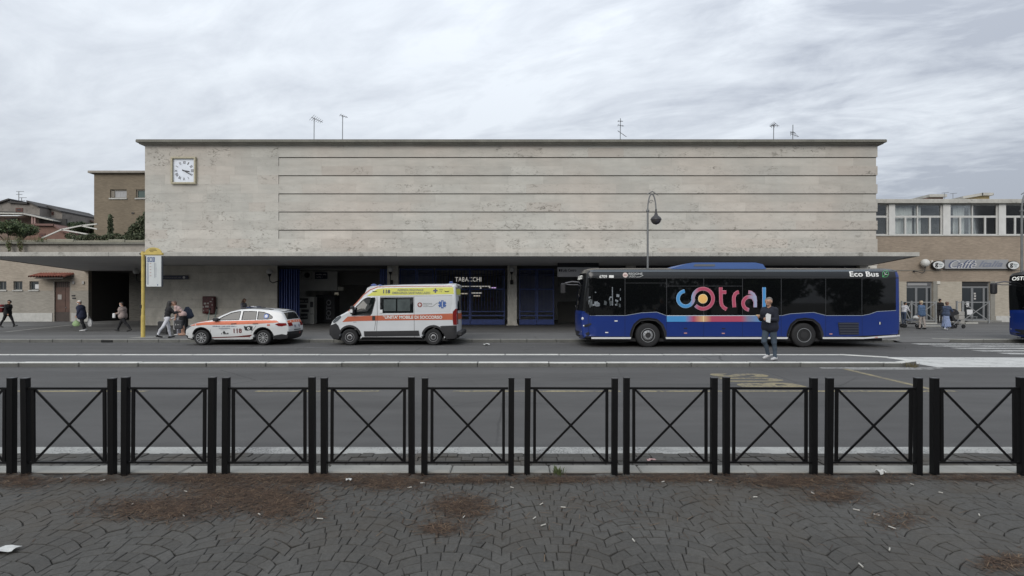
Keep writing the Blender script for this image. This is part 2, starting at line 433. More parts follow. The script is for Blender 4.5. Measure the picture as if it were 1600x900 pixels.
for a, b, y in ((-17.4, -14.0, 21.9), (-15.5, -12.8, 22.3), (-14.4, -11.5, 22.05), (-12, -4.6, 20.4), (-6, -1.6, 20.9), (.4, 3.0, 20.75), (13.5, 17.2, 20.9)):
    marking('parking_line', rect(a, b, y - .05, y + .05), FAINTP, 'faint worn parking line')

# traffic island
isl = [(-120, 14.75), (10.75, 14.75), (11.35, 15.15), (11.25, 15.9), (10.4, 16.6), (-120, 16.6)]
ti = MB().prism(isl, 'z', -.02, .112).build('traffic_island', ASPH3, smooth=0); ti['kind'] = 'structure'
def kerb_run(parent, pts, width, h, mats, lmin, lmax, face_mat=0):
    """blocks of kerb stone along a polyline; top gets mats[0], faces mats[1]"""
    for (xa, ya), (xb, yb) in zip(pts[:-1], pts[1:]):
        L = math.hypot(xb - xa, yb - ya); a = math.atan2(yb - ya, xb - xa); t = 0
        while t < L - .02:
            l = min(RN.uniform(lmin, lmax), L - t)
            if L - t - l < .4: l = L - t
            hh = h + RN.uniform(-.004, .004)
            mb = MB(); mb.box(.006, l - .006, -.004, width, -.03, hh, .018)
            mb.m = [0] * len(mb.f)
            for i, f in enumerate(mb.f):
                if sum(mb.v[j][2] for j in f) / len(f) > hh - .012: mb.m[i] = 0
                else: mb.m[i] = 1
            o = mb.build('kerb_stone', mats, parent, loc=(xa + t * math.cos(a), ya + t * math.sin(a), 0), rotz=a)
            t += l
ik = tag(bpy.data.objects.new('island_kerb', None), kind='structure'); C.objects.link(ik)
kerb_run(ik, [(-15.4, 14.52), (10.75, 14.52)], .22, .125, [KERBW, KERBG], 1.3, 2.5)
kerb_run(ik, [(10.75, 14.52), (11.6, 15.05), (11.55, 15.95)], .22, .12, [KERBW, KERBG], .8, 1.3)
kerb_run(ik, [(11.5, 16.0), (10.5, 16.82), (-17.5, 16.82)], .2, .125, [KERBW, KERBG], 1.3, 2.5)
MB().box(-120, -15.41, 14.52, 14.74, -.02, .12).build('kerb_stone', KERBG, ik, smooth=0)
MB().box(-120, -17.51, 16.62, 16.82, -.02, .12).build('kerb_stone', KERBG, ik, smooth=0)
marking('island_nose_paint', [(11.72, 14.45), (40, 14.45), (40, 16.35), (12.2, 17.0), (11.75, 16.1)], WHITEN, 'white painted nose beyond the traffic island')
marking('nose_edge_line', rect(8.4, 11.7, 14.22, 14.36), WHITEP, 'white line beside the island nose')
# weeds at the island nose
def tuft(name, label, cat, loc, n, h, sp, m, group=None):
    mb = MB()
    for _ in range(n):
        a = RN.uniform(0, 6.28); r = RN.uniform(0, sp); l = h * RN.uniform(.5, 1.1); b = RN.uniform(.2, .7) * l; wd = RN.uniform(.004, .009)
        bx_, by_ = r * math.cos(a), r * math.sin(a); dx, dy = math.cos(a), math.sin(a); px_, py_ = -dy * wd, dx * wd
        vs = [(bx_ - px_, by_ - py_, 0), (bx_ + px_, by_ + py_, 0), (bx_ + dx * b * .4 + px_, by_ + dy * b * .4 + py_, l * .65), (bx_ + dx * b * .4 - px_, by_ + dy * b * .4 - py_, l * .65), (bx_ + dx * b, by_ + dy * b, l)]
        mb.add(vs, [(0, 1, 2, 3), (3, 2, 4)])
    o = mb.build(name, m, None, smooth=0, fix=False, loc=loc); return tag(o, label, cat, group)
GRASS = mat('weed_green', (.10, .13, .05), .8, .35, 20)
GRASSD = mat('dry_weed', (.13, .11, .06), .9, .35, 20)
tuft('weed_tuft', 'small green weed tuft at the foot of the railing', 'weed', (PX(872, 5.25), 5.24, ZP - .01), 34, .085, .07, GRASS)
tuft('weed_tuft', 'dry weeds at the end kerb of the traffic island', 'weed', (11.0, 14.46, 0), 60, .13, .2, GRASSD)

# far pavement with its kerb, ramp gap at the crossing
ZF = .14
fp = MB(); fp.prism([(-120, 23.15), (16.6, 23.15), (17.4, 23.6), (18.6, 23.6), (19.4, 23.15), (120, 23.15), (120, 75), (-120, 75)], 'z', -.05, ZF)
fpo = fp.build('station_pavement', ASPH2, smooth=0); fpo['kind'] = 'structure'
mb = MB(); mb.add([(16.6, 23.15, ZF - .002), (17.4, 23.6, ZF - .002), (18.6, 23.6, ZF - .002), (19.4, 23.15, ZF - .002), (19.0, 22.86, .012), (17.0, 22.86, .012)], [(0, 5, 4, 3, 2, 1)])
rp = mb.build('crossing_ramp', ASPH2, smooth=0); rp['kind'] = 'structure'
fk = tag(bpy.data.objects.new('station_kerb', None), kind='structure'); C.objects.link(fk)
KERBM = custom('mid_kerb_stone', _stone((.21, .205, .19), (.06, .06, .055), .6, .6), .92, .4)
kerb_run(fk, [(-23.5, 22.9), (16.4, 22.9)], .25, ZF + .002, [KERBM, KERBG], .9, 1.4)
kerb_run(fk, [(16.4, 22.9), (17.3, 23.35)], .25, ZF - .02, [KERBM, KERBG], 1, 1.4)
kerb_run(fk, [(18.7, 23.35), (19.6, 22.9), (24.5, 22.9)], .25, ZF + .004, [KERBL, KERBG], .9, 1.4)
# drain inlet in the kerb face and pale stone strips in the pavement
tag(MB().box(PX(158, 22.89), PX(176, 22.89), 22.875, 22.899, .01, .11).build('kerb_inlet', mat('inlet_black', (.012, .012, .012), .9)), 'dark drain inlet opening in the station kerb', 'drain')
STRIP = custom('pale_paving_strip', _stone((.30, .295, .275), (.1, .1, .1), .6, .5), .9)
for a, b in (((-27.2, 28.2), (-30.7, 37.2)), ((-30.7, 37.2), (-30.0, 39.5)), ((-30.0, 39.4), (-25.4, 39.6))):
    dx, dy = b[0] - a[0], b[1] - a[1]; L = math.hypot(dx, dy); nx, ny = -dy / L * .16, dx / L * .16
    o = sheet('paving_strip', [(a[0] - nx, a[1] - ny), (b[0] - nx, b[1] - ny), (b[0] + nx, b[1] + ny), (a[0] + nx, a[1] + ny)], ZF + .004 + .002 * (a[0] > -30.5), STRIP)
    o['label'] = 'pale stone strip set in the pavement under the canopy edge'

# pine needle litter in drifts along the railing
NEED = [mat('needle_brown', (.085, .050, .030), .9, .3, 9), mat('needle_tan', (.15, .10, .06), .9, .3, 9), mat('needle_dark', (.045, .028, .018), .9, .3, 9)]
rng = np.random.default_rng(5)
def drift(n, spots, name, label):
    P = []
    for px, py, rx, ry, wgt in spots:
        k = int(n * wgt); q = rng.normal(0, .45, (k, 2)); P.append(np.c_[px + q[:, 0] * rx, py + q[:, 1] * ry])
    P = np.concatenate(P); P = P[(P[:, 1] > 741.5) & (P[:, 1] < 905)]
    Y = (CAMZ - ZP) * FOC / (P[:, 1] - HOR); X = (P[:, 0] - 800) * Y / FOC
    k = len(X); a = rng.uniform(0, 6.283, k); L = rng.uniform(.02, .055, k); wd = rng.uniform(.0012, .0026, k); z = ZP + .004 + rng.uniform(0, .010, k)
    dx, dy = np.cos(a) * L, np.sin(a) * L; nx, ny = -np.sin(a) * wd, np.cos(a) * wd; dz = rng.uniform(-.003, .006, k)
    V = np.stack([np.c_[X - dx - nx, Y - dy - ny, z], np.c_[X + dx - nx, Y + dy - ny, z + dz], np.c_[X + dx + nx, Y + dy + ny, z + dz], np.c_[X - dx + nx, Y - dy + ny, z]], 1).reshape(-1, 3)
    Fc = np.arange(4 * k).reshape(-1, 4)
    me = bpy.data.meshes.new(name); me.from_pydata(V.tolist(), [], Fc.tolist())
    for m in NEED: me.materials.append(m)
    me.polygons.foreach_set('material_index', rng.choice([0, 0, 0, 1, 2, 2], k).astype(np.int32)); me.update()
    return tag(link(name, me), label, 'litter', kind='stuff')
drift(15000, [(250, 795, 120, 22, .13), (360, 770, 110, 30, .16), (440, 785, 70, 32, .10), (300, 748, 90, 9, .07), (470, 748, 150, 10, .12), (600, 754, 70, 16, .07), (720, 792, 60, 22, .06), (690, 826, 45, 12, .02),
              (730, 750, 90, 8, .05), (880, 750, 90, 8, .04), (1050, 748, 110, 8, .06), (1230, 752, 110, 14, .11), (1310, 775, 60, 14, .04), (1360, 750, 80, 8, .03), (1520, 748, 110, 7, .04), (30, 752, 60, 14, .05),
              (130, 750, 80, 8, .02), (1570, 880, 50, 16, .02), (1400, 812, 60, 20, .015), (800, 790, 700, 60, .03)], 'pine_needles', 'drifts of brown pine needles on the cobbles')
# ------------------------------------------------------------------ railing in front: one barrier panel = one thing
BLK = mat('black_painted_steel', (.004, .004, .0045), .5, .2, 20, .1, 60, spec=.25)
BLKTOP = mat('black_cap_steel', (.03, .03, .032), .38)
YF = 5.20
L_edges = [-125, 32, 188, 346, 501, 658]; R_edges = [27, 186, 339, 494, 648, 804]
# front faces measured: left posts keep their outer edge left of the centre line, right posts theirs right of it
posts = []
pw = .057
for l, r in ((-123, 10), (32, 168), (188, 324), (346, 482), (501, 638), (658, 794)): posts.append((PX(l, YF), PX(r, YF)))
for l, r in ((828, 965), (984, 1121), (1141, 1278), (1302, 1442), (1468, 1606)): posts.append((PX(l, YF) - pw, PX(r, YF) - pw))
def barrier(xl, xr, i):
    names = ['with the far left end post cut off at the picture edge', 'second', 'third', 'fourth', 'fifth', 'sixth', 'seventh', 'eighth', 'ninth', 'tenth', 'eleventh']
    lab = 'black steel railing panel with crossed bars, cut off at the left edge' if i == 0 else 'black steel railing panel with crossed bars, %s from the left' % names[i]
    xc = (xl + xr + pw) / 2
    t = thing('railing_panel', lab, 'railing', (xc, YF, ZP), 0, 'black railing panels along the kerb')
    t.rotation_euler = (RN.uniform(-.006, .006), RN.uniform(-.004, .004), RN.uniform(-.008, .008))
    a, b = xl - xc, xr - xc
    tilt = RN.uniform(-.006, .006)
    for x0 in (a, b):
        mb = MB(); h = .952 + RN.uniform(-.006, .006); tx = RN.uniform(-.006, .006)
        vs = []
        for z, o in ((-.03, 0), (h, tx)):
            vs += [(x0 + o, 0, z), (x0 + pw + o, 0, z), (x0 + pw + o, pw, z), (x0 + o, pw, z)]
        mb.add(vs, [(3, 2, 1, 0), (4, 5, 6, 7), (0, 1, 5, 4), (1, 2, 6, 5), (2, 3, 7, 6), (3, 0, 4, 7)])
        p = mb.build('post', BLK, t, smooth=0)
        MB().box(x0 + tx - .003, x0 + tx + pw + .003, -.003, pw + .003, h, h + .010, .003).build('post_cap', BLKTOP, p)
    y0, y1 = .018, .040; zb, zt = .113, .852
    MB().box(a + pw, b, y0, y1, zt - .011, zt + .011, .003).build('top_rail', BLK, t)
    MB().box(a + pw, b, y0, y1, zb - .010, zb + .010, .003).build('bottom_rail', BLK, t)
    ua, ub = a + pw + .032, b - .032 - .028
    for u in (ua, ub): MB().box(u, u + .028, y0 + .001, y1 - .001, zb + .010, zt - .011).build('upright', BLK, t)
    for (p, q, yy) in (((ua + .028, zb + .012), (ub, zt - .013), .024), ((ua + .028, zt - .013), (ub, zb + .012), .035)):
        MB().bar((p[0], yy, p[1]), (q[0], yy, q[1]), .021, .010).build('cross_bar', BLK, t)
for i, (a, b) in enumerate(posts): barrier(a, b, i)

def print_line(x0, x1, z0, z1, y, m, parent, seed=3):
    """a line of print too small to read: letter-high blocks with word gaps"""
    r = random.Random(seed + int(x0 * 100)); mb = MB(); x = x0; h = z1 - z0
    while x < x1 - h * .3:
        w_ = h * r.uniform(.35, .7)
        if r.random() < .16: x += h * .6
        mb.box(x, min(x + w_, x1), y - .002, y, z0 + h * r.choice((0, 0, .15)), z1 - h * r.choice((0, .25, .3))); x += w_ + h * .22
    return mb.build('print', m, parent, smooth=0)

# ------------------------------------------------------------------ station building
PK = 1.0
def _trav(g, p):
    r = g('ShaderNodeObjectInfo').outputs['Random']
    big = g.noise(p, .16, 4, .5)
    col = g.mix(g.ramp(big, .40, .60), (.420, .407, .368), (.448, .412, .364))
    f = g.ramp(r, 0, 1, .92, 1.06)
    f = g.math('MULTIPLY', f, g.ramp(g.noise(p, 1.3, 6, .65, (.6, 1, 2.2)), .28, .72, .90, 1.09))
    f = g.math('MULTIPLY', f, g.ramp(g.noise(p, .8, 4, .55, (1.6, 1, .16)), .32, .70, .97, 1.02))
    col = g.mix(1.0, col, grey(g, f), 'MULTIPLY')
    patch = g.ramp(g.noise(p, .55, 4, .6), .40, .56)
    r2 = g.math('FRACT', g.math('MULTIPLY', r, 7.31))
    z = g('ShaderNodeSeparateXYZ', None, {0: p}).outputs[2]
    low = g.ramp(z, 9.2, 6.6, 0, .55)
    pits = g.math('MULTIPLY', g.ramp(g.noise(p, 4.4, 9, .74, (.65, 1, 1.25), 1.2), .535, .60), g.math('ADD', g.math('MULTIPLY', patch, g.ramp(r2, .2, 1, .12 * PK, PK)), g.math('MULTIPLY', low, g.ramp(g.noise(p, .9, 4, .6), .4, .6)), True))
    pk2 = g.ramp(g.math('FRACT', g.math('MULTIPLY', r, 3.77)), .6, 1, 0, .45)
    col = g.mix(pk2, col, (.405, .352, .305)) if PK > .5 else col
    col = g.mix(g.math('MULTIPLY', pits, .80), col, (.125, .115, .095))
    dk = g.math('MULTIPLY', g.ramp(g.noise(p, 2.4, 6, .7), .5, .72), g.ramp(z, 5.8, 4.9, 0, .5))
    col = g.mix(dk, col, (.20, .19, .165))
    return col, g.math('ADD', g.noise(p, 22, 5, .7), g.math('MULTIPLY', pits, -2.0))
TRAV = custom('travertine', _trav, .85, .35)
PK = .12
TRAVS = custom('travertine_smooth', _trav, .85, .3)
def _trav2(g, p):
    r = g('ShaderNodeObjectInfo').outputs['Random']
    f = g.math('MULTIPLY', g.ramp(r, 0, 1, .9, 1.06), g.ramp(g.noise(p, 1.6, 6, .65), .28, .72, .82, 1.14))
    col = g.mix(1.0, (.66, .63, .565), grey(g, f), 'MULTIPLY')
    z = g('ShaderNodeSeparateXYZ', None, {0: p}).outputs[2]
    k = g.math('MULTIPLY', g.ramp(g.noise(p, 1.4, 5, .6, (1, 1, .6)), .42, .66), g.ramp(z, 1.7, .3, .1, .75))
    col = g.mix(k, col, (.34, .325, .28))
    pits = g.math('MULTIPLY', g.ramp(g.noise(p, 9, 7, .7), .6, .7), .5)
    return g.mix(pits, col, (.12, .11, .1)), g.noise(p, 22, 5, .7)
TRAV2 = custom('travertine_dirty', _trav2, .88, .35)
CORE = mat('wall_core', (.10, .095, .085), .95)
def _conc(base):
    def fn(g, p):
        f = g.math('MULTIPLY', g.ramp(g.noise(p, 1.1, 6, .65), .28, .72, .8, 1.15), g.ramp(g.noise(p, 12, 5, .7, (1, 1, .4)), .3, .7, .86, 1.12))
        col = g.mix(1.0, base, grey(g, f), 'MULTIPLY')
        k = g.math('MULTIPLY', g.ramp(g.noise(p, 1.7, 7, .75), .56, .68), .7)
        return g.mix(k, col, (.10, .095, .08)), g.noise(p, 30, 4, .7)
    return fn
CONC = custom('weathered_concrete', _conc((.42, .41, .375)), .9, .35)
CORN = custom('dark_weathered_cornice', _conc((.17, .165, .14)), .92, .4)
SOFF = mat('soffit_paint', (.60, .60, .61), .8, .08, .6)
DARKW = mat('lobby_wall', (.46, .46, .44), .8, .2, .7)
DARKC = mat('lobby_ceiling', (.26, .26, .26), .85, .15, .7)

Y0 = 35.6; XL, XR = -24.9, 24.8
ZB0, ROW = 11.56, .6165
XS = PX(435, Y0)
st = thing('station_building', 'long travertine station hall with a deep flat canopy and grooved upper wall', 'building', (0, Y0, 0))
def lb(mb, *a, **k): return mb.box(*a, **k)
# core volumes (local coordinates: y measured from the facade plane)
core = MB()
core.box(XL + .02, XR - .02, .12, 22, 4.2, 12.45)
core.build('core_wall', CORE, st, smooth=0)
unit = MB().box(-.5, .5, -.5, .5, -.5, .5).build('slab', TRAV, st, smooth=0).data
bpy.data.objects.remove(bpy.data.objects['slab'])
def slab(name, x0, x1, y0, y1, z0, z1, m=None):
    o = link(name, unit if m is None else m, st, ((x0 + x1) / 2, (y0 + y1) / 2, (z0 + z1) / 2)); o.scale = (x1 - x0, y1 - y0, z1 - z0); return o
gp = .0016
unitS = unit.copy(); unitS.materials[0] = TRAVS
nsl = 0
for r_ in range(-2, 12):
    zt = ZB0 - r_ * ROW; zb = zt - ROW
    if r_ == -2: zt = 12.36
    if r_ == 11: zb = 4.2
    rec = r_ in (0, 2, 4, 6, 8)
    # plain zone on the left, then striped zone
    for xa, xb, lo, hi, yy, striped in ((XL, XS, 1.1, 2.1, 0, False), (XS, XR, 2.2, 3.9, .055 if rec else 0, True)):
        x = xa; first = True
        while x < xb - .01:
            l = RN.uniform(lo, hi)
            if first: l *= RN.uniform(.5, 1)
            first = False
            if xb - x - l < .7: l = xb - x
            ztt = zt - (.052 if (rec and striped) else 0)
            j = RN.uniform(-.003, .003)
            y_edge = .118
            xe = x + l - (.06 if rec and striped and x + l > xb - .01 else 0)
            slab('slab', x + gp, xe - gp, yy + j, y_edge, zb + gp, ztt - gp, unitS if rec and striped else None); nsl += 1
            x += l
# dark backs of the five open grooves
# cornice
c1 = MB(); c1.prism([(-.30, 12.36), (.4, 12.36), (.4, 12.44), (-.30, 12.44)], 'x', XL - .2, XR + .2); c1.build('cornice_moulding', CORN, st, smooth=0)
c2 = MB().box(XL - .33, XR + .33, -.45, 22.2, 12.44, 12.615, .02).build('cornice', CORN, st)
MB().box(XL - .30, XR + .30, -.42, 22.1, 12.616, 12.635).build('roof_sheet', mat('roof_felt', (.11, .11, .11), .9), st, smooth=0)
# canopy: splayed ends, thin weathered edge
cp = [(-28.55, 27.9), (21.55, 27.9), (24.1, 35.59), (XL, 35.59), (XL, 42.0), (-34.2, 42.0)]
cp = [(x, y - Y0) for x, y in cp]
can = MB().prism(cp, 'z', 4.2, 4.33).build('canopy', SOFF, st, smooth=0)
e1 = [(-28.62, -7.76), (21.62, -7.76), (21.56, -7.60), (-28.5, -7.60)]
xs_ = [-28.62, PX(170, 27.85), PX(620, 27.85), PX(1020, 27.85), 21.62]
for a, b in zip(xs_[:-1], xs_[1:]):
    j = RN.uniform(-.012, .012); MB().box(a + .004, b - .004, -7.78 + j, -7.705, 4.17 + j, 4.385 + j, .012).build('canopy_edge', CONC, can)
mb = MB()
for (ax, ay), (bx_, by_) in (((21.60, -7.69), (24.16, -.02)),):
    mb.add([(ax, ay, 4.172), (bx_, by_, 4.172), (bx_, by_, 4.385), (ax, ay, 4.385), (ax - .1, ay, 4.172), (bx_ - .1, by_, 4.172), (bx_ - .1, by_, 4.385), (ax - .1, ay, 4.385)], [(0, 1, 2, 3), (4, 7, 6, 5), (0, 4, 5, 1), (3, 2, 6, 7), (0, 3, 7, 4), (1, 5, 6, 2)])
mb.build('canopy_edge', CONC, can, smooth=0)
le = MB(); ax, ay, bx_, by_ = -28.60, -7.69, -34.25, 6.38
le.add([(ax, ay, 4.172), (bx_, by_, 4.172), (bx_, by_, 4.385), (ax, ay, 4.385), (ax + .1, ay, 4.172), (bx_ + .1, by_, 4.172), (bx_ + .1, by_, 4.385), (ax + .1, ay, 4.385)], [(0, 1, 2, 3), (4, 7, 6, 5), (0, 4, 5, 1), (3, 2, 6, 7), (0, 3, 7, 4), (1, 5, 6, 2)])
le.build('canopy_edge', CONC, can, smooth=0)
# ground floor: solid wall at the left, piers, lintel
unit2 = unit.copy(); unit2.materials[0] = TRAV2
XW = PX(433, Y0)
MB().box(XL + .02, XW - .01, .10, .9, 0, 4.2).build('ground_wall', CORE, st, smooth=0)
for r_ in range(7):
    z0 = ZF - .01 + r_ * .60; z1 = min(z0 + .60, 4.197); x = XL
    while x < XW - .01:
        l = RN.uniform(1.2, 2.3)
        if XW - x - l < .8: l = XW - x
        slab('wall_slab', x + .003, x + l - .003, .012 + RN.uniform(-.003, .003), .098, z0 + .003, z1 - .003, unit2); x += l
def pier(x0, x1):
    z = ZF - .01
    slab('pier_core', x0 + .03, x1 - .03, .05, .75, 0, 4.19, unit2)
    while z < 4.19:
        h = RN.uniform(.45, .75); z1 = min(z + h, 4.196)
        if 4.196 - z1 < .25: z1 = 4.196
        slab('pier_block', x0, x1, 0 + RN.uniform(-.002, .002), .8, z + .003, z1 - .003, unit2); z = z1 + 1e-4
    slab('pier_base', x0 - .07, x1 + .07, -.07, .85, ZF - .02, ZF + .07, unit2)
piers = [(PX(605, Y0), PX(622, Y0)), (PX(793, Y0), PX(807.5, Y0)), (7.75, 8.4), (15.9, 16.55), (23.6, 24.75)]
for a, b in piers: pier(a, b)
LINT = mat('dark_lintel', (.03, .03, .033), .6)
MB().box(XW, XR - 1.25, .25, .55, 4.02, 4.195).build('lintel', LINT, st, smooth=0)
# lobby shell
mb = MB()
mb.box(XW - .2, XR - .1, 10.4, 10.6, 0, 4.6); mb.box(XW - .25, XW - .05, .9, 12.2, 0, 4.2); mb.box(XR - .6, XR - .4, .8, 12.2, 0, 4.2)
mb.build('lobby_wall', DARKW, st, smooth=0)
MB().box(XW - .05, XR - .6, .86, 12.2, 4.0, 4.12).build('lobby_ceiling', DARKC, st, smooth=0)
mb = MB(); mb.add([(XW - .05, .86, ZF + .006), (XR - .6, .86, ZF + .006), (XR - .6, 12.2, ZF + .006), (XW - .05, 12.2, ZF + .006)], [(0, 1, 2, 3)])
mb.build('lobby_floor', mat('lobby_floor_tile', (.17, .17, .165), .55, .2, 1.5), st, smooth=0, fix=False)
# inner partition with pale wall in the first bay
PALEW = mat('grey_lobby_plaster', (.55, .55, .53), .85, .15, .8)
MB().box(PX(464, 39), PX(527, 39), 3.3, 3.5, 2.55, 3.98).build('lobby_partition', PALEW, st, smooth=0)
MB().box(PX(464, 39), PX(478, 39), 3.3, 3.5, 0, 2.549).build('lobby_partition', PALEW, st, smooth=0)
MB().box(PX(527, 40) + .02, PX(604, 40), 4.3, 4.5, 3.0, 3.98).build('lobby_beam', mat('lobby_beam_paint', (.16, .16, .155), .8), st, smooth=0)
MB().box(PX(640, 42.5), XR - 3, 6.8, 7.0, 3.86, 3.98).build('lobby_beam', mat('lobby_beam_dark', (.2, .2, .195), .8), st, smooth=0)
MB().box(PX(872, 40), PX(990, 40), 4.5, 4.7, 0, 1.75).build('lobby_counter', mat('lobby_counter_dark', (.07, .068, .06), .7), st, smooth=0)
MB().box(PX(872, 40), PX(990, 40), 4.52, 4.66, 2.9, 3.98).build('lobby_partition', mat('lobby_part_dark', (.2, .2, .19), .7), st, smooth=0)

# shop inside the hall with its lit lettering
LITW = mat('lit_white', (1, .97, .9), .5, emit=.3)
LITD = mat('lit_dim', (1, .9, .75), .5, emit=.3)
LITP = mat('lit_violet', (.8, .55, 1), .5, emit=.7)
YS = 44.0
sh = thing('shop_front', 'dark tobacco shop front inside the hall with lit lettering', 'shop', (0, YS, ZF))
MB().box(PX(700, YS), PX(775, YS), .0, .3, 0, 3.8).build('shop_panel', mat('shop_panel_dark', (.10, .096, .085), .6), sh, smooth=0)
lettering('TABACCHI', on_xz(PX(711, YS), PX(752, YS), PZ(440, YS) - ZF, PZ(433, YS) - ZF, -.02), LITW, sh, 'lettering', .01)
MB().box(PX(712, YS), PX(766, YS), -.05, -.01, PZ(448, YS) - ZF, PZ(446.8, YS) - ZF).build('light_strip', LITW, sh, smooth=0)
for a, b, c_, d_, m in ((720, 731, 458, 459.5, LITD), (737, 753, 457, 458.6, LITW), (740, 750, 461.5, 463, LITD), (750, 752.5, 449, 452, LITW), (764, 767, 448.6, 450.2, LITW), (768, 775, 449, 450.2, LITP)):
    MB().box(PX(a, YS), PX(b, YS), -.04, -.005, PZ(d_, YS) - ZF, PZ(c_, YS) - ZF).build('lit_label', m, sh, smooth=0)
for k in range(7):
    MB().box(PX(722 + k * 7.5, YS), PX(727 + k * 7.5, YS), -.03, -.004, PZ(471, YS) - ZF, PZ(465, YS) - ZF).build('goods_pack', mat('goods_%d' % (k % 3), ((.10, .04, .03), (.05, .07, .10), (.12, .10, .05))[k % 3], .6), sh, smooth=0)

# blue steel gates
BLUE = mat('blue_gate_paint', (.025, .052, .20), .45, .25, 6, .1)
def gate(label, x0, x1, leaves, z1=4.0, mid=None, y=Y0 + .3, low=True, nb=11):
    t = thing('steel_gate', label, 'gate', ((x0 + x1) / 2, y, ZF), 0, 'blue steel gates of the station hall'); c = (x0 + x1) / 2
    W = (x1 - x0) / leaves
    for i in range(leaves):
        a, b = x0 - c + i * W + .015, x0 - c + (i + 1) * W - .015; z0 = .04 if low else 2.55
        mb = MB(); f = .07
        mb.box(a, a + f, -.03, .03, z0, z1 - ZF); mb.box(b - f, b, -.03, .03, z0, z1 - ZF)
        for zz in ((z0, z0 + .09), (z1 - ZF - .09, z1 - ZF)) + (((.62, .70), (.90, .96), (2.42, 2.50)) if low else ()):
            mb.box(a + f, b - f, -.028, .028, *zz)
        if low: mb.box(a + f, b - f, -.012, .012, .091, .40)
        fr = mb.build('leaf_frame', BLUE, t, smooth=0)
        g_ = MB()
        for k in range(nb):
            x = a + f + (b - a - 2 * f) * (k + .5) / nb; g_.box(x - .012, x + .012, -.012, .012, (.96 if low else z0 + .09), z1 - ZF - .09)
        g_.build('bar_grille', BLUE, fr, smooth=0)
    return t
gate('blue barred gate of two closed leaves left of the central pier', PX(680, Y0 + .3), PX(789, Y0 + .3), 2)
gate('blue barred gate of two closed leaves right of the central pier', PX(811, Y0 + .3), PX(866, Y0 + .3), 2)
gate('dark blue barred transom grille above the ambulance', PX(624, Y0 + .3), PX(678, Y0 + .3), 2, low=False, nb=12)
fg = thing('folded_gate', 'dark blue folded concertina gate beside the grey stone wall', 'gate', (PX(448, Y0), Y0 + .35, ZF))
for k in range(8):
    x = -.62 + k * .165; MB().box(x, x + .07, -.16 if k % 2 else -.1, .14, .03, 3.85, .01).build('fold_panel', BLUE, fg)
    MB().box(x + .07, x + .165, .05, .09, .03, 3.83).build('fold_link', BLUE, fg, smooth=0)
fg2 = thing('folded_gate', 'dark blue folded gate leaf beside the pier behind the ambulance', 'gate', (PX(598, Y0), Y0 + .35, ZF))
for k in range(3):
    x = -.28 + k * .19; MB().box(x, x + .16, -.1 if k % 2 else -.05, .12, .03, 3.85, .01).build('fold_panel', BLUE, fg2)

# things in the first bay
NAVY = mat('navy_sign', (.012, .016, .045), .4); SIGNT = mat('sign_white_text', (.6, .6, .6), .5)
s_ = thing('hall_sign', 'small dark blue information sign hung on pale lobby wall', 'sign', (PX(503, 39), 38.86, PZ(436, 39)))
MB().box(-.46, .46, -.03, .02, 0, .5, .01).build('sign_plate', NAVY, s_)
print_line(-.38, .38, .28, .38, -.035, SIGNT, s_); print_line(-.38, .1, .10, .19, -.035, SIGNT, s_)
ac = thing('air_conditioner', 'white air conditioner unit high on the lobby wall', 'air conditioner', (PX(482, 39), 38.7, PZ(437, 39)))
MB().box(-.3, .35, -.2, .18, 0, .62, .03).build('casing', mat('ac_white', (.4, .4, .39), .5), ac)
MB().lathe([(.001, -.012), (.2, -.012), (.2, 0)], (.1, -.2, .31), 'y').build('fan_grille', mat('ac_black', (.02, .02, .02), .5), ac)
vm = thing('vending_machine', 'grey vending machine with dark printed front in the first bay', 'vending machine', (PX(479, 38), 37.9, ZF))
MB().box(-.42, .42, -.35, .35, 0, 1.95, .02).build('cabinet', mat('vending_grey', (.42, .42, .40), .6), vm)
VD = mat('vending_print', (.05, .05, .055), .5)
for k, (z0, z1, x0, x1) in enumerate(((1.5, 1.85, -.3, .3), (1.15, 1.4, -.34, .2), (.85, 1.05, -.2, .34), (.35, .75, -.26, .26))):
    MB().box(x0, x1, -.362, -.345, z0, z1, .006).build('front_panel', VD, vm)
print_line(-.28, .28, 1.6, 1.72, -.368, mat('vend_pale', (.34, .34, .33), .6), vm); print_line(-.2, .22, .46, .62, -.368, mat('vend_pale', (.34, .34, .33), .6), vm)
v2 = thing('ticket_machine', 'narrow pale ticket machine beside the vending machine', 'ticket machine', (PX(489.5, 38), 37.9, ZF))
MB().box(-.14, .2, -.3, .3, 0, 1.95, .02).build('cabinet', mat('ticket_grey', (.5, .5, .47), .6), v2)
MB().box(-.08, .15, -.314, -.295, 1.2, 1.6, .006).build('screen', VD, v2); MB().box(-.08, .15, -.314, -.295, .7, .74, .004).build('slot', VD, v2)
pb = thing('photo_booth', 'dark photo booth with upright FOTO lettering in the hall', 'photo booth', (PX(513, 40.5), 40.4, ZF))
MB().box(-.75, .7, -.5, .6, 0, 2.1, .03).build('cabin', mat('booth_dark', (.06, .06, .065), .5), pb)
lettering('FOTO', lambda u, v: (.43 - v * .38, -.515, .25 + u * 1.5), mat('booth_print', (.40, .40, .42), .5), pb, bold=.03)
MB().box(-.62, -.1, -.52, -.49, .2, 1.9, .01).build('curtain', mat('booth_curtain', (.03, .03, .035), .9), pb)
bs = thing('bar_sign', 'small lit upright sign hanging deep in the dark hall', 'sign', (PX(526.5, 43.5), 43.4, PZ(473, 43.5)))
MB().box(-.15, .15, -.05, .05, 0, .85, .02).build('sign_box', mat('bar_sign_lit', (.8, .75, .6), .5, emit=.10), bs)
lettering('BAR', lambda u, v: (.10 - v * .2, -.056, .1 + u * .65), mat('bar_txt', (.05, .05, .05), .5), bs, bold=.02)
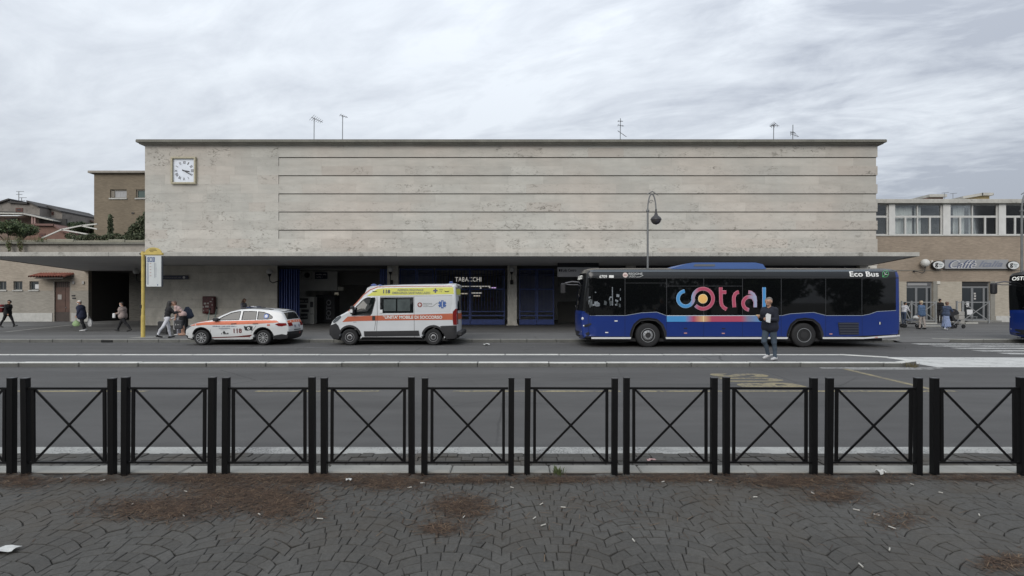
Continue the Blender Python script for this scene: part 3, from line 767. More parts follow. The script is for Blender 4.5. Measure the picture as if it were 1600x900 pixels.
MB().box(-.3, .55, -.05, .04, 1.0, 1.3, .02).build('sign_plate', mat('bar_sign_dim', (.5, .5, .45), .5, emit=.03), bs)

# wall lamps (globe on curved bracket)
IRON = mat('cast_iron', (.012, .012, .013), .5, .2, 30)
GLOBE = mat('globe_glass', (.55, .55, .52), .35, .1, 8)
GLOBEG = mat('globe_glass_dirty', (.62, .62, .60), .4, .15, 8)
def wall_lamp(label, px, py, Y, rg=.19, side=0, m=GLOBEG):
    t = thing('wall_lamp', label, 'lamp', (PX(px, Y), Y, PZ(py, Y)), 0, 'globe lamps on curved wall brackets')
    zc = 0.0
    if side == 0:
        MB().tube([(0, .30, -.85), (0, .16, -.86), (0, .02, -.80), (0, -.02, -.66), (0, 0, -.50), (0, 0, -.34)], .028, 8).build('bracket', IRON, t)
        MB().box(-.1, .1, .29, .34, -1.0, -.7, .01).build('wall_plate', IRON, t)
    else:
        MB().tube([(side * .62, .28, -.62), (side * .45, .12, -.68), (side * .22, 0, -.78), (side * .04, 0, -.66), (0, 0, -.45), (0, 0, -.30)], .03, 8).build('bracket', IRON, t)
        MB().lathe([(.07, 0), (.07, .03)], (side * .62, .30, -.62), 'y').build('wall_plate', IRON, t)
    MB().lathe([(.03, -.36), (.06, -.33), (.10, -.22), (.12, -.20), (.12, -.17), (.02, -.17)], n=16).build('cup', IRON, t)
    MB().ball((0, 0, 0), rg, 18).build('globe', m, t)
wall_lamp('globe wall lamp on curved arm beside the folded gate', 421, 424, 35.25, .2, 1)
wall_lamp('globe wall lamp on the pier behind the ambulance', 610, 421, 35.25, .2)
wall_lamp('globe wall lamp on the central pier between blue gates', 799.5, 421, 35.25, .19)
wall_lamp('globe wall lamp partly behind the bus stop post', 213, 424, 38.5, .22, 1)

# clock
ck = thing('station_clock', 'square white station clock with roman numerals in a brass frame', 'clock', (PX(288.5, Y0), Y0, PZ(267, Y0)))
GILT = mat('gilt_frame', (.37, .335, .235), .5, .2, 9); DIAL = mat('clock_dial', (.62, .66, .72), .4, .05, 3); HAND = mat('clock_black', (.02, .02, .025), .5)
W2, H2 = .84, .91
for x0, x1, z0, z1 in ((-W2, W2, H2 - .11, H2), (-W2, W2, -H2, -H2 + .11), (-W2, -W2 + .11, -H2 + .11, H2 - .11), (W2 - .11, W2, -H2 + .11, H2 - .11)):
    MB().box(x0, x1, -.20, .02, z0, z1, .012).build('frame', GILT, ck)
MB().box(-W2 + .11, W2 - .11, -.05, .01, -H2 + .11, H2 - .11).build('dial', DIAL, ck, smooth=0)
NUM = ['XII', 'I', 'II', 'III', 'IV', 'V', 'VI', 'VII', 'VIII', 'IX', 'X', 'XI']
for k, s__ in enumerate(NUM):
    a = -k * math.pi / 6; wd = .055 * len(s__) + .02
    def fn(u, v, a=a, wd=wd):
        x, z = (u - .5) * wd, .46 + v * .19
        return (x * math.cos(a) - z * math.sin(a), -.056, x * math.sin(a) + z * math.cos(a))
    lettering(s__, fn, mat('clock_numeral', (.08, .08, .09), .5), ck, 'numeral', .03)
def hand(ang, ln, wd, y):
    a = -rad(ang); mb = MB(); pts = [(-wd, -.12), (wd, -.12), (wd, ln * .8), (0, ln), (-wd, ln * .8)]
    mb.prism([(x * math.cos(a) - z * math.sin(a), x * math.sin(a) + z * math.cos(a)) for x, z in pts], 'y', y - .01, y); return mb
hand(100, .42, .032, -.07).build('hour_hand', HAND, ck, smooth=0); hand(120, .58, .026, -.09).build('minute_hand', HAND, ck, smooth=0)

# long name sign on the left wall, red machine, hanging platform sign
ns = thing('name_sign', 'narrow dark navy sign strip on the grey stone wall', 'sign', (PX(252, 35.4), 35.5, PZ(436.5, 35.4)))
MB().box(-.95, 1.75, -.05, .05, 0, .27, .01).build('sign_plate', NAVY, ns)
print_line(-.1, 1.3, .105, .165, -.055, mat('sign_dim_text', (.25, .25, .27), .5), ns)
MB().lathe([(.05, -.012), (.085, -.012), (.085, 0), (.05, 0)], (1.5, -.05, .135), 'y').build('roundel', SIGNT, ns)
rm = thing('notice_box', 'dark red notice box with stickers on the grey wall', 'notice box', (PX(326.5, 35.4), 35.45, PZ(490, 35.4)))
MB().box(-.40, .40, -.16, .12, 0, 1.17, .04).build('box', mat('dark_red_box', (.075, .012, .014), .5, .3, 6), rm)
MB().ball((-.05, -.15, .18), (.24, .06, .2), 14).build('red_dome', mat('dark_red_dome', (.10, .018, .018), .45), rm)
STK = mat('sticker_pale', (.42, .40, .38), .6)
for x0, z0, ww, hh in ((-.28, .62, .16, .12), (-.05, .64, .10, .10), (-.36, .40, .08, .10), (-.2, .42, .24, .12), (-.3, .16, .09, .10), (.12, .78, .12, .06), (.26, .95, .08, .06), (.24, .55, .07, .07)):
    MB().box(x0, x0 + ww, -.168, -.158, z0, z0 + hh).build('sticker', STK, rm, smooth=0)
hs = thing('hanging_sign', 'grey hanging sign reading Lido Centro under the canopy', 'sign', (PX(871, 33), 33, PZ(432.5, 33)))
MB().box(0, 2.6, -.05, .05, 0, .60, .01).build('sign_plate', mat('sign_grey', (.70, .70, .71), .5), hs)
MB().box(0, 2.6, -.05, .05, .601, .86, .01).build('sign_header', mat('sign_header', (.02, .02, .024), .5), hs)
TXTB = mat('sign_black_text', (.02, .02, .02), .5)
lettering('Lido Centro', on_xz(.32, 1.18, .32, .50, -.056), TXTB, hs, bold=.02); MB().box(.08, .18, -.056, -.05, .32, .48).build('symbol', TXTB, hs, smooth=0); MB().box(.21, .27, -.056, -.05, .32, .48).build('symbol', TXTB, hs, smooth=0)
for x in (.05, 1.8): MB().box(x - .03, x + .03, -.02, .02, .86, 4.2 - PZ(432.5, 33)).build('hanger', IRON, hs, smooth=0)

# roof aerials
STEEL = mat('aerial_steel', (.20, .21, .22), .45, metal=.6); DKST = mat('aerial_dark', (.05, .05, .055), .5)
def aerial(label, px, ptop, boom, elems, Y=38.0, tilt=.35, mast_m=STEEL, dirn=1, r=.028):
    t = thing('roof_aerial', label, 'aerial', (PX(px, Y), Y, 12.6), 0, 'television aerials on the station roof')
    H = PZ(ptop, Y) - 12.6
    MB().tube([(0, 0, 0), (.02, 0, H)], r, 6).build('mast', mast_m, t)
    for z, ln, ne, el_, tl, dr in elems:
        a = Vector((-.18 * dr, 0, H - z + .18 * tl)); b = Vector((ln * dr, -.25, H - z - ln * tl))
        mb = MB(); mb.tube([a, b], .02, 6); bm_ = mb.build('boom', DKST, t)
        el = MB()
        for k in range(ne):
            p = a.lerp(b, (k + .3) / ne); L_ = el_ * (1 - .5 * k / ne); d = Vector((.35 * dr, .5, .75)).normalized() * L_
            el.tube([p - d, p + d], .012, 5)
        el.build('elements', DKST, bm_)
    return t
aerial('roof aerial with bushy tilted yagi, first from the clock end', 490.5, 184, 0, [(.05, .72, 6, .33, .5, 1)])
aerial('plain roof aerial with small drooping yagi, second from the clock end', 535, 180, 0, [(.05, .45, 4, .14, .45, 1)])
aerial('slim roof aerial with stacked small arms above the street lamp', 969, 185, 0, [(.55, .22, 3, .14, .4, 1), (1.05, .4, 2, .06, .9, 1), (.25, .15, 2, .1, .3, 1)])
aerial('roof aerial with grid of rods, near the cafe end', 1208.5, 195, 0, [(.0, .38, 5, .22, .55, -1), (.1, .3, 3, .25, .2, 1)])
aerial('short roof aerial with low yagi, nearest the cafe end', 1238.5, 195, 0, [(.75, .3, 4, .22, .6, 1), (.6, .3, 3, .2, .1, -1)])
# ------------------------------------------------------------------ brick materials (bricks here are a pixel high: material only)
def _brick(c1, c2, mortar, sc=1.0, low=None):
    def fn(g, p):
        s = g('ShaderNodeSeparateXYZ', None, {0: p}); q = g('ShaderNodeCombineXYZ', None, {0: s.outputs[0], 1: s.outputs[2], 2: 0.0}).outputs[0]
        b = g('ShaderNodeTexBrick', {'offset': .5}, {'Vector': q, 'Color1': tuple(c1) + (1,), 'Color2': tuple(c2) + (1,), 'Mortar': tuple(mortar) + (1,), 'Scale': sc, 'Mortar Size': .008, 'Brick Width': .27, 'Row Height': .065, 'Bias': 0.0}).outputs[0]
        f = g.math('MULTIPLY', g.ramp(g.noise(p, .5, 5, .6), .3, .7, .88, 1.1), g.ramp(g.noise(p, 4, 5, .65, (.5, 1, 3)), .3, .7, .86, 1.12))
        return g.mix(1.0, b, grey(g, f), 'MULTIPLY'), None
    return fn
BR_L = custom('tan_brick_wing', _brick((.375, .32, .258), (.30, .255, .205), (.30, .27, .225)), .9)  # the left wing brick's own tan colour
BR_L2 = custom('tan_brick_lower', _brick((.315, .295, .255), (.265, .245, .212), (.27, .25, .22)), .9)
BR_T = custom('ochre_brick_tower', _brick((.215, .175, .125), (.17, .14, .10), (.18, .15, .115)), .9)
BR_R = custom('tan_brick_cafe', _brick((.325, .265, .205), (.265, .215, .165), (.27, .225, .18)), .9)
BR_R2 = custom('pale_brick_cafe', _brick((.44, .395, .325), (.385, .345, .28), (.36, .325, .27)), .9)
PLAST = custom('dirty_plaster', _conc((.30, .275, .24)), .9)
PLINTH = custom('pale_plinth', _stone((.43, .425, .40), (.25, .245, .23), .62, .5), .9)
GLASS = mat('dark_window_glass', (.018, .022, .024), .06, spec=.6)
GLASSG = mat('greenish_window_glass', (.06, .09, .08), .08, spec=.6)
WFR = mat('pale_window_frame', (.50, .50, .48), .6, .08, 5)

# ------------------------------------------------------------------ single-storey brick wing at the left
YW = 42.0
wg = thing('brick_wing', 'low tan brick station wing at the left with small windows', 'building', (-40, YW, 0))
def wl(px): return PX(px, YW) + 40
XE = wl(138)
def wall_with_holes(name, x0, x1, z0, z1, holes, m, parent, depth=.35):
    xs = sorted({x0, x1} | {h[0] for h in holes} | {h[1] for h in holes}); zs = sorted({z0, z1} | {h[2] for h in holes} | {h[3] for h in holes})
    mb = MB()
    for a, b in zip(xs[:-1], xs[1:]):
        run = None
        for c_, d_ in zip(zs[:-1], zs[1:]):
            cx, cz = (a + b) / 2, (c_ + d_) / 2
            if not any(h[0] < cx < h[1] and h[2] < cz < h[3] for h in holes):
                if c_ >= z1 or d_ <= z0: continue
                mb.box(a, b, 0, depth, c_, d_)
    # drop inner faces shared between cells
    me = mb.build(name, m, parent, smooth=0)
    bm = bmesh.new(); bm.from_mesh(me.data); bmesh.ops.remove_doubles(bm, verts=bm.verts, dist=1e-5)
    seen = {}
    for f in bm.faces: seen.setdefault(frozenset(v.index for v in f.verts), []).append(f)
    bmesh.ops.delete(bm, geom=[f for fl in seen.values() if len(fl) > 1 for f in fl], context='FACES')
    bmesh.ops.recalc_face_normals(bm, faces=bm.faces); bm.to_mesh(me.data); bm.free()
    return me
wins = [(wl(-3), wl(10)), (wl(21), wl(35)), (wl(46), wl(60.5))]
zw0, zw1 = PZ(453, YW), PZ(439.5, YW)
dr = (wl(83), wl(111), ZF, PZ(440, YW))
zband = PZ(454, YW)
holes = [(a, b, zw0, zw1) for a, b in wins] + [dr]
wall_with_holes('wall', -30, XE, zband, 5.5, holes, BR_L, wg)
wall_with_holes('lower_wall', -30, XE, 0, zband - .001, [h for h in holes], BR_L2, wg)
for a, b in ((-30, dr[0] - .05), (dr[1] + .05, XE + .02)):
    MB().box(a, b, -.04, -.002, 0, PZ(489, YW)).build('plinth', PLINTH, wg, smooth=0)
for i, (a, b) in enumerate(wins):
    f = MB(); f.box(a, a + .06, .12, .18, zw0, zw1); f.box(b - .06, b, .12, .18, zw0, zw1); f.box(a + .06, b - .06, .12, .18, zw1 - .06, zw1); f.box(a + .06, b - .06, .12, .18, zw0, zw0 + .06)
    if i < 2: f.box((a + b) / 2 - .025, (a + b) / 2 + .025, .12, .18, zw0 + .06, zw1 - .06)
    w_ = f.build('window', mat('window_grey', (.16, .16, .15), .6), wg, smooth=0)
    MB().box(a + .06, b - .06, .14, .16, zw0 + .06, zw1 - .06).build('pane', GLASS, w_, smooth=0)
    MB().box(a - .05, b + .05, -.07, .12, zw0 - .10, zw0 - .002).build('sill', PLINTH, w_, smooth=0)
MB().box(wins[2][0] + .35, wins[2][1] - .07, .11, .13, zw0 + .1, zw0 + .45).build('paper', mat('paper_white', (.55, .55, .55), .8), wg, smooth=0)
DOORB = mat('brown_door', (.085, .045, .032), .6, .25, 3)
d_ = MB(); xm = dr[0] + (dr[1] - dr[0]) * .62
d_.box(dr[0] + .10, xm - .01, .10, .16, .9, dr[3] - .5, .01); d_.box(xm + .01, dr[1] - .10, .10, .16, .9, dr[3] - .5, .01)
dd = d_.build('door', DOORB, wg)
MB().box(dr[0] + .10, dr[1] - .10, .09, .16, ZF, .895, .01).build('kick_panel', mat('door_kick', (.045, .032, .026), .6, .2, 4), dd)
MB().box(dr[0] + .10, dr[1] - .10, .12, .16, dr[3] - .48, dr[3]).build('transom', mat('door_dark', (.028, .018, .014), .5), dd, smooth=0)
for k in range(7): MB().box(dr[0] + .16 + k * .17, dr[0] + .20 + k * .17, .10, .119, dr[3] - .48, dr[3] - .02).build('transom_bar', DOORB, dd, smooth=0)
MB().box(dr[0] + .3, dr[0] + .62, .07, .1, 1.9, 2.3, .01).build('notice', mat('notice_grey', (.30, .28, .26), .7), dd)
MB().ball((xm + .08, .07, 1.25), .04, 10).build('handle', STEEL, dd)
for a, b in ((dr[0], dr[0] + .10), (dr[1] - .10, dr[1])): MB().box(a, b, .0, .2, 0, dr[3]).build('door_post', PLAST, wg, smooth=0)
# red tiled awning: row of curved tiles
TILE = mat('terracotta_tile', (.22, .075, .05), .8, .3, 7, rnd=.2)
aw = MB(); ax0, ax1 = wl(62), wl(116); az = PZ(428.5, YW)
aw_o = MB().prism([(-1.0, az - .32), (0, az - .12), (0, az - .2), (-1.0, az - .4)], 'x', ax0 + .5, ax1 - .05).build('awning', mat('awning_dark', (.05, .045, .04), .8), wg, smooth=0)
nt = 13
for k in range(nt):
    x0 = ax0 + (ax1 - ax0) * k / nt; wd = (ax1 - ax0) / nt
    mb = MB(); n = 6; vs = []
    for y, z in ((-1.05, az - .30), (0, az)):
        for i in range(n + 1):
            a = math.pi * i / n; vs.append((x0 + wd * .5 - wd * .44 * math.cos(a), y, z + .15 * math.sin(a)))
    mb.add(vs, [(i, i + 1, n + 2 + i, n + 1 + i) for i in range(n)]); mb.build('roof_tile', TILE, aw_o, smooth=60, fix=False)
for px in (115.5, 130.5): MB().box(wl(px) - .09, wl(px) + .09, -.08, -.002, PZ(444, YW), PZ(439.5, YW), .01).build('wall_box', mat('wall_box_grey', (.35, .34, .32), .6), wg)
for px, py in ((115, 462), (116, 466)): MB().box(wl(px) - .14, wl(px) + .14, -.03, -.002, PZ(py + 1, YW), PZ(py - 1, YW)).build('door_plate', IRON, wg, smooth=0)
# recessed entrance right of the wing
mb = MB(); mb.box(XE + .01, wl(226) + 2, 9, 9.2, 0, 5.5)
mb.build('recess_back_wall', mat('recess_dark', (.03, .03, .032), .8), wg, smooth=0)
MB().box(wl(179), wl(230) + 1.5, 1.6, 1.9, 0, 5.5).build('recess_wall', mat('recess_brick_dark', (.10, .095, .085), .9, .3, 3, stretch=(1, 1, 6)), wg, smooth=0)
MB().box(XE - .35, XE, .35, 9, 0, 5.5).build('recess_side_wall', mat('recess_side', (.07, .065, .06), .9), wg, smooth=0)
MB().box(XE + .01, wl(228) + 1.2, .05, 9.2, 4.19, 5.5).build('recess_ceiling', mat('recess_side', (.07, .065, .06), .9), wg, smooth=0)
eg = thing('entrance_gate', 'dark blue open gate leaf in the side entrance', 'gate', (PX(146, 43.2), 43.2, ZF))
for k in range(4): MB().box(-.35 + k * .22, -.35 + k * .22 + .07, -.05 + .05 * k, .02 + .05 * k, .02, 3.9).build('gate_bar', BLUE, eg, smooth=0)
MB().box(-.37, .42, .0, .05, 2.2, 2.3).build('gate_rail', BLUE, eg, smooth=0)
# upper band and planter parapet of the wing
MB().box(-30, wl(226) + 6, -.02, .4, 5.501, PZ(382, YW)).build('upper_band', PLAST, wg, smooth=0)
MB().box(-30, wl(226) + 6, -.28, .5, PZ(382, YW) + .002, PZ(379, YW), .02).build('ledge', CORN, wg)
MOSS = custom('mossy_parapet', _conc((.26, .25, .20)), .95, .5)
x = -18.0
while x < wl(226) + 4:
    l = RN.uniform(1.0, 3.2); hh = PZ(379, YW) + RN.uniform(.14, .26) if x < wl(60) else PZ(374, YW) + RN.uniform(-.1, .06)
    MB().box(x, x + l - .01, -.1 + RN.uniform(-.05, .03), .35, PZ(379, YW) + .002, hh, .03).build('parapet_block', MOSS, wg); x += l
MB().box(-30, wl(226) + 6, .4, 14, 5.3, 5.6).build('terrace', GROUND, wg, smooth=0)

# ------------------------------------------------------------------ leafy things
LEAF = [mat('leaf_dark', (.026, .042, .018), .7, .35, 3), mat('leaf_mid', (.040, .062, .024), .7, .35, 3), mat('leaf_light', (.075, .098, .038), .7, .3, 3)]
LEAFO = [mat('leaf_olive', (.045, .058, .026), .75, .3, 3), mat('leaf_olive_mid', (.065, .08, .04), .75, .3, 3), mat('leaf_olive_pale', (.10, .115, .065), .75, .3, 3)]
TRUNK = mat('bark', (.07, .055, .042), .95, .4, 12, .6, 30)
def foliage(name, parent, clumps, n, size, mats, seed=1, upward=.0):
    """leaf-sized faces spread through clump volumes; clumps = (x,y,z,rx,ry,rz)"""
    r = np.random.default_rng(seed); V = []; F_ = []; I = []
    tot = sum((c[3] * c[4] * c[5]) ** .667 for c in clumps)
    for c in clumps:
        k = max(20, int(n * (c[3] * c[4] * c[5]) ** .667 / tot)); d = r.normal(size=(k, 3)); d /= np.linalg.norm(d, axis=1)[:, None]
        rr = r.uniform(.55, 1.08, k) ** .8; p = d * rr[:, None] * np.array(c[3:6]) + np.array(c[:3])
        u = r.normal(size=(k, 3)); u[:, 2] += upward; u /= np.linalg.norm(u, axis=1)[:, None]; v = np.cross(u, r.normal(size=(k, 3))); v /= np.linalg.norm(v, axis=1)[:, None]
        s = size * r.uniform(.5, 1.2, k)[:, None]
        q = np.stack([p - u * s, p + v * s * .42, p + u * s, p - v * s * .42], 1).reshape(-1, 3); o = sum(len(x_) for x_ in V)
        V.append(q); F_.append(np.arange(4 * k).reshape(-1, 4) + o); I.append(r.choice([0, 0, 1, 1, 1, 2], k))
    me = bpy.data.meshes.new(name); me.from_pydata(np.concatenate(V).tolist(), [], np.concatenate(F_).tolist())
    for m in mats: me.materials.append(m)
    me.polygons.foreach_set('material_index', np.concatenate(I).astype(np.int32)); me.update()
    return link(name, me, parent)
def clump_set(n, cx, cy, cz, rx, ry, rz, s0, s1, seed):
    r = random.Random(seed); out = []
    for _ in range(n):
        while True:
            x, y, z = r.uniform(-1, 1), r.uniform(-1, 1), r.uniform(-1, 1)
            if x * x + y * y + z * z < 1: break
        s = r.uniform(s0, s1); out.append((cx + x * rx, cy + y * ry, cz + z * rz, s * r.uniform(.9, 1.4), s, s * r.uniform(.55, .85)))
    return out
def pine(label, loc, H, R, n=9000, seed=3, mats=LEAF, size=.16, flat=.3, nc=26):
    t = thing('pine_tree', label, 'tree', loc)
    r = random.Random(seed); tp = [(0, 0, -.2), (.15, 0, H * .3), (-.1, .1, H * .6), (.05, 0, H * .82)]
    tr = MB().tube(tp, [.26, .2, .15, .1], 9).build('trunk', TRUNK, t)
    br = MB()
    for k in range(9):
        a = r.uniform(0, 6.28); z0 = H * r.uniform(.5, .75); e = (R * .75 * math.cos(a), R * .75 * math.sin(a), H * (1 - flat * .6) + r.uniform(-.3, .3))
        br.tube([(0, 0, z0), (e[0] * .4, e[1] * .4, (z0 + e[2]) / 2 + .1), e], [.09, .06, .025], 6)
    br.build('limbs', TRUNK, tr)
    foliage('crown', t, clump_set(nc, 0, 0, H * (1 - flat * .5), R * .85, R * .85, H * flat * .42, R * .16, R * .34, seed), n, size, mats, seed)
    return t
def shrub(label, loc, clumps, n, size, mats, seed, up=.6, stems=4):
    t = thing('shrub', label, 'shrub', loc)
    mb = MB(); r = random.Random(seed)
    for c in clumps[:max(stems, 1)]: mb.tube([(c[0] * .4, c[1] * .4, -.05), (c[0] * .8, c[1], c[2] * .5), (c[0], c[1], c[2])], [.035, .025, .012], 5)
    mb.build('stem', TRUNK, t); foliage('foliage', t, clumps, n, size, mats, seed, up); return t
YT = 43.5; ZT = 6.1
def sx(px): return PX(px, YT)
shrub('upright olive green shrub on the terrace, left of the dense bush', (sx(172.5), YT, ZT), [(0, 0, k * .42 + .8, .22 - .02 * k, .2, .36) for k in range(5)], 700, .13, LEAFO, 3, 1.5)
shrub('dense dark bush on the terrace against the stone hall', (sx(212), YT + .6, ZT), [(-.55, 0, 1.2, .55, .4, .95), (0, .1, 1.7, .5, .4, 1.2), (.55, 0, 1.9, .5, .4, 1.35), (-1.05, 0, .9, .45, .3, .6), (.8, 0, 1.2, .5, .4, .9), (.9, 0, 2.1, .3, .3, 1.2)], 4200, .14, LEAFO, 5, 1.3)
shrub('low spreading plants along the terrace parapet', (sx(158), YT - 1.2, ZT + .25), [(k * .62 - 1.0, .1 * (k % 2), .45 + .1 * (k % 3), .45, .25, .26) for k in range(-1, 11)], 2400, .11, LEAFO, 8, .8)
for px, k in ((12, 1), (28, 2), (58, 3), (66, 4), (38, 5)):
    tuft('weed_tuft', 'dry weeds growing out of the mossy parapet, %s from the left edge' % ('', 'first', 'second', 'fourth', 'fifth', 'third')[k], 'weed', (PX(px, 41.9), 41.82, PZ(376, 41.9) - .1), 60, .5, .5, GRASSD if k % 2 else GRASS, 'weeds along the mossy parapet')
for px in (13, 31): shrub('brown weed hanging down over the parapet ledge' + (', leftmost' if px == 13 else ', beside the leftmost one'), (PX(px, 41.6), 41.62, PZ(392, 41.6)), [(0, 0, .45, .22, .06, .35), (.05, 0, .15, .14, .05, .2)], 160, .08, [GRASSD, GRASS, GRASSD], px, -.5, 1)

# ------------------------------------------------------------------ brick block behind
YB = 50.0
tw = thing('brick_block', 'ochre brick block with small windows rising behind the hall', 'building', (PX(147, YB), YB, 0))
X2 = PX(260, YB) - PX(147, YB)
def tx(px): return PX(px, YB) - PX(147, YB)
th = [(tx(172), tx(198), PZ(309.5, YB), PZ(296, YB)), (tx(212.5), tx(238), PZ(309.5, YB), PZ(296, YB))]
wall_with_holes('wall', 0, X2, 4, PZ(271.5, YB), th, BR_T, tw)
MB().box(.02, X2 - .02, .36, 10, 4, PZ(271.5, YB) - .01).build('side_wall', BR_T, tw, smooth=0)
MB().box(-.35, X2 + .2, -.35, 10.3, PZ(271.3, YB), PZ(267.8, YB), .02).build('roof', PLAST, tw)
for i, (a, b, c_, d_) in enumerate(th):
    f = MB()
    for x0, x1, z0, z1 in ((a, a + .35 if i == 0 else a + .1, c_, d_), (b - .08, b, c_, d_), (a + .1, b - .08, d_ - .1, d_), (a + .1, b - .08, c_, c_ + .07)): f.box(x0, x1, .10, .2, z0, z1)
    w_ = f.build('window', mat('window_brown_grey', (.19, .17, .14), .7), tw, smooth=0)
    MB().box(a + .1, b - .1, .16, .18, c_ + .05, d_ - .05).build('pane', GLASSG if i else mat('curtained_pane', (.30, .30, .30), .3, .3, 6, stretch=(6, 1, .3)), w_, smooth=0)
    MB().box(a - .06, b + .06, -.1, .1, c_ - .12, c_ - .003).build('sill', PLINTH, w_, smooth=0)
MB().box(tx(206), tx(210), -.06, -.002, PZ(334, YB), PZ(332, YB)).build('vent', IRON, tw, smooth=0)

# ------------------------------------------------------------------ far houses at the left, pines between
FH = [custom('grey_render', _conc((.22, .20, .18)), .9), custom('brown_render', _conc((.20, .15, .12)), .9), custom('red_render', _conc((.20, .12, .095)), .9)]
ROOFD = mat('dark_roof_edge', (.05, .047, .045), .8)
WOOD = mat('red_brown_shutter', (.10, .04, .03), .7)
def far_house(label, Y, pts, depth, m, wins=(), name='far_house', roof_m=ROOFD):
    x0 = PX(pts[0][0], Y); t = thing(name, label, 'house', (x0, Y, 0))
    P = [(PX(a, Y) - x0, PZ(b, Y)) for a, b in pts]
    poly = [(P[0][0], 0)] + P + [(P[-1][0], 0)]
    MB().prism(poly, 'y', 0, depth).build('wall', m, t, smooth=0)
    for (xa, za), (xb, zb) in zip(P[:-1], P[1:]):
        if abs(xb - xa) < .4: continue
        mb = MB(); mb.prism([(xa - .05, za + .005), (xb + .05, zb + .005), (xb + .05, zb + .25), (xa - .05, za + .25)], 'y', -.4, depth); mb.build('roof', roof_m, t, smooth=0)
    for a, b, c_, d_ in wins:
        w_ = MB().box(PX(a, Y) - x0, PX(b, Y) - x0, -.08, .05, PZ(d_, Y), PZ(c_, Y)).build('window', WOOD, t, smooth=0)
        MB().box(PX(a, Y) - x0 + .25, PX(b, Y) - x0 - .25, -.10, -.081, PZ(d_, Y) + .2, PZ(c_, Y) - .2).build('pane', GLASS, w_, smooth=0)
    return t
h1 = far_house('grey house with stepped dark roofline behind the pines', 84, [(-40, 322), (0, 318.5), (16, 313), (16.2, 317.5), (45, 319.5), (45.2, 316), (62, 324.5)], 12, FH[0], [(25, 36, 325, 331), (-20, -8, 325, 331)])
h2 = far_house('smaller grey house with sloping roof right of the stepped one', 86, [(62.5, 325), (77, 325), (97, 332)], 10, FH[0], [(81, 84, 331, 336)])
far_house('low brown house with long sloping roof', 92, [(80, 337.5), (97.5, 337), (122, 338), (142, 345.5), (160, 352)], 10, FH[1], roof_m=mat('brown_roof', (.10, .07, .055), .9))
t = far_house('reddish house with balcony below the grey ones', 78, [(-40, 333), (0, 333.2), (30, 334), (48, 337), (92, 346), (98, 349)], 5, FH[1], [(8, 30, 341, 344)])
xb_ = PX(-40, 78)
MB().prism([(PX(-40, 77.2) - xb_, PZ(332.5, 77)), (PX(45, 77.2) - xb_, PZ(334, 77)), (PX(92, 77.2) - xb_, PZ(345, 77)), (PX(92, 77.2) - xb_, PZ(346.5, 77)), (PX(45, 77.2) - xb_, PZ(336, 77)), (PX(-40, 77.2) - xb_, PZ(334.3, 77))], 'y', -1.8, -.5).build('balcony_slab', CONC, t, smooth=0)
MB().prism([(-2.6, PZ(340.6, 77)), (-.9, PZ(335.5, 77)), (-.9, PZ(335.2, 77)), (-2.7, PZ(340.2, 77))], 'x', PX(1, 77) - xb_, PX(43, 77) - xb_).build('awning', mat('awning_white', (.62, .62, .60), .8), t, smooth=0)
for px in (50, 54): MB().box(PX(px, 76.5) - xb_ - .12, PX(px, 76.5) - xb_ + .12, -1.5, -1.25, 0, PZ(338, 76.5)).build('post', mat('pinkish_post', (.30, .20, .18), .8), t, smooth=0)
MB().box(PX(56, 77) - xb_, PX(99, 77) - xb_, -.5, -.3, PZ(352, 77), PZ(341, 77)).build('dark_veranda', mat('veranda_dark', (.03, .028, .026), .8), t, smooth=0)
far_house('low pinkish house behind the parapet', 66, [(30, 361.5), (52, 361), (54, 353), (88, 353.5), (98, 362), (112, 366)], 8, FH[2], [(62, 71, 365, 371)], roof_m=mat('pink_roof', (.17, .10, .085), .9))
aerial2 = aerial
def far_aerial(px, py, Y, base, label):
    t = thing('house_aerial', label, 'aerial', (PX(px, Y), Y + 2, PZ(base, Y)))
    H = PZ(py, Y) - PZ(base, Y); MB().tube([(0, 0, -.5), (0, 0, H)], .06, 6).build('mast', STEEL, t)
    for z, l in ((0, 1.0), (-.5, .7)): MB().tube([(-.4, 0, H + z), (l * .8, 0, H + z)], .045, 6).build('boom', STEEL, t)
far_aerial(11, 295, 84, 316, 'tall thin aerial on the stepped grey house'); far_aerial(15.5, 305, 84, 314, 'shorter aerial on the stepped grey house')
wf = thing('pergola_frame', 'white slanting pergola beams on the terrace', 'pergola', (PX(66, 48), 48, 5.5))
WB = mat('white_beam', (.55, .54, .50), .7, .1, 3)
def wp(px, py, Y=48): return (PX(px, Y) - PX(66, 48), Y - 48, PZ(py, Y) - 5.5)
for a, b in (((66, 372), (97, 358.5)), ((97, 358.5), (128, 352.5)), ((128, 352.5), (152, 350)), ((97, 358.8), (140, 366.5)), ((128, 353), (152, 358))):
    MB().bar(wp(*a), wp(*b), .11, .11).build('beam', WB, wf, smooth=0)
LEAFP = [mat('pine_dark', (.045, .068, .03), .7, .35, 3), mat('pine_mid', (.085, .118, .05), .7, .35, 3), mat('pine_light', (.11, .14, .055), .7, .3, 3)]
pine('umbrella pine in front of the far houses at the left edge', (PX(18, 60), 60, 0), PZ(351, 60), 2.5, 8000, 3, LEAFP, .13, .10, 34)
pine('dark pine crown behind the white pergola beams', (PX(134, 58), 58, 0), PZ(345, 58), 1.5, 5000, 9, LEAF, .15, .13, 26)

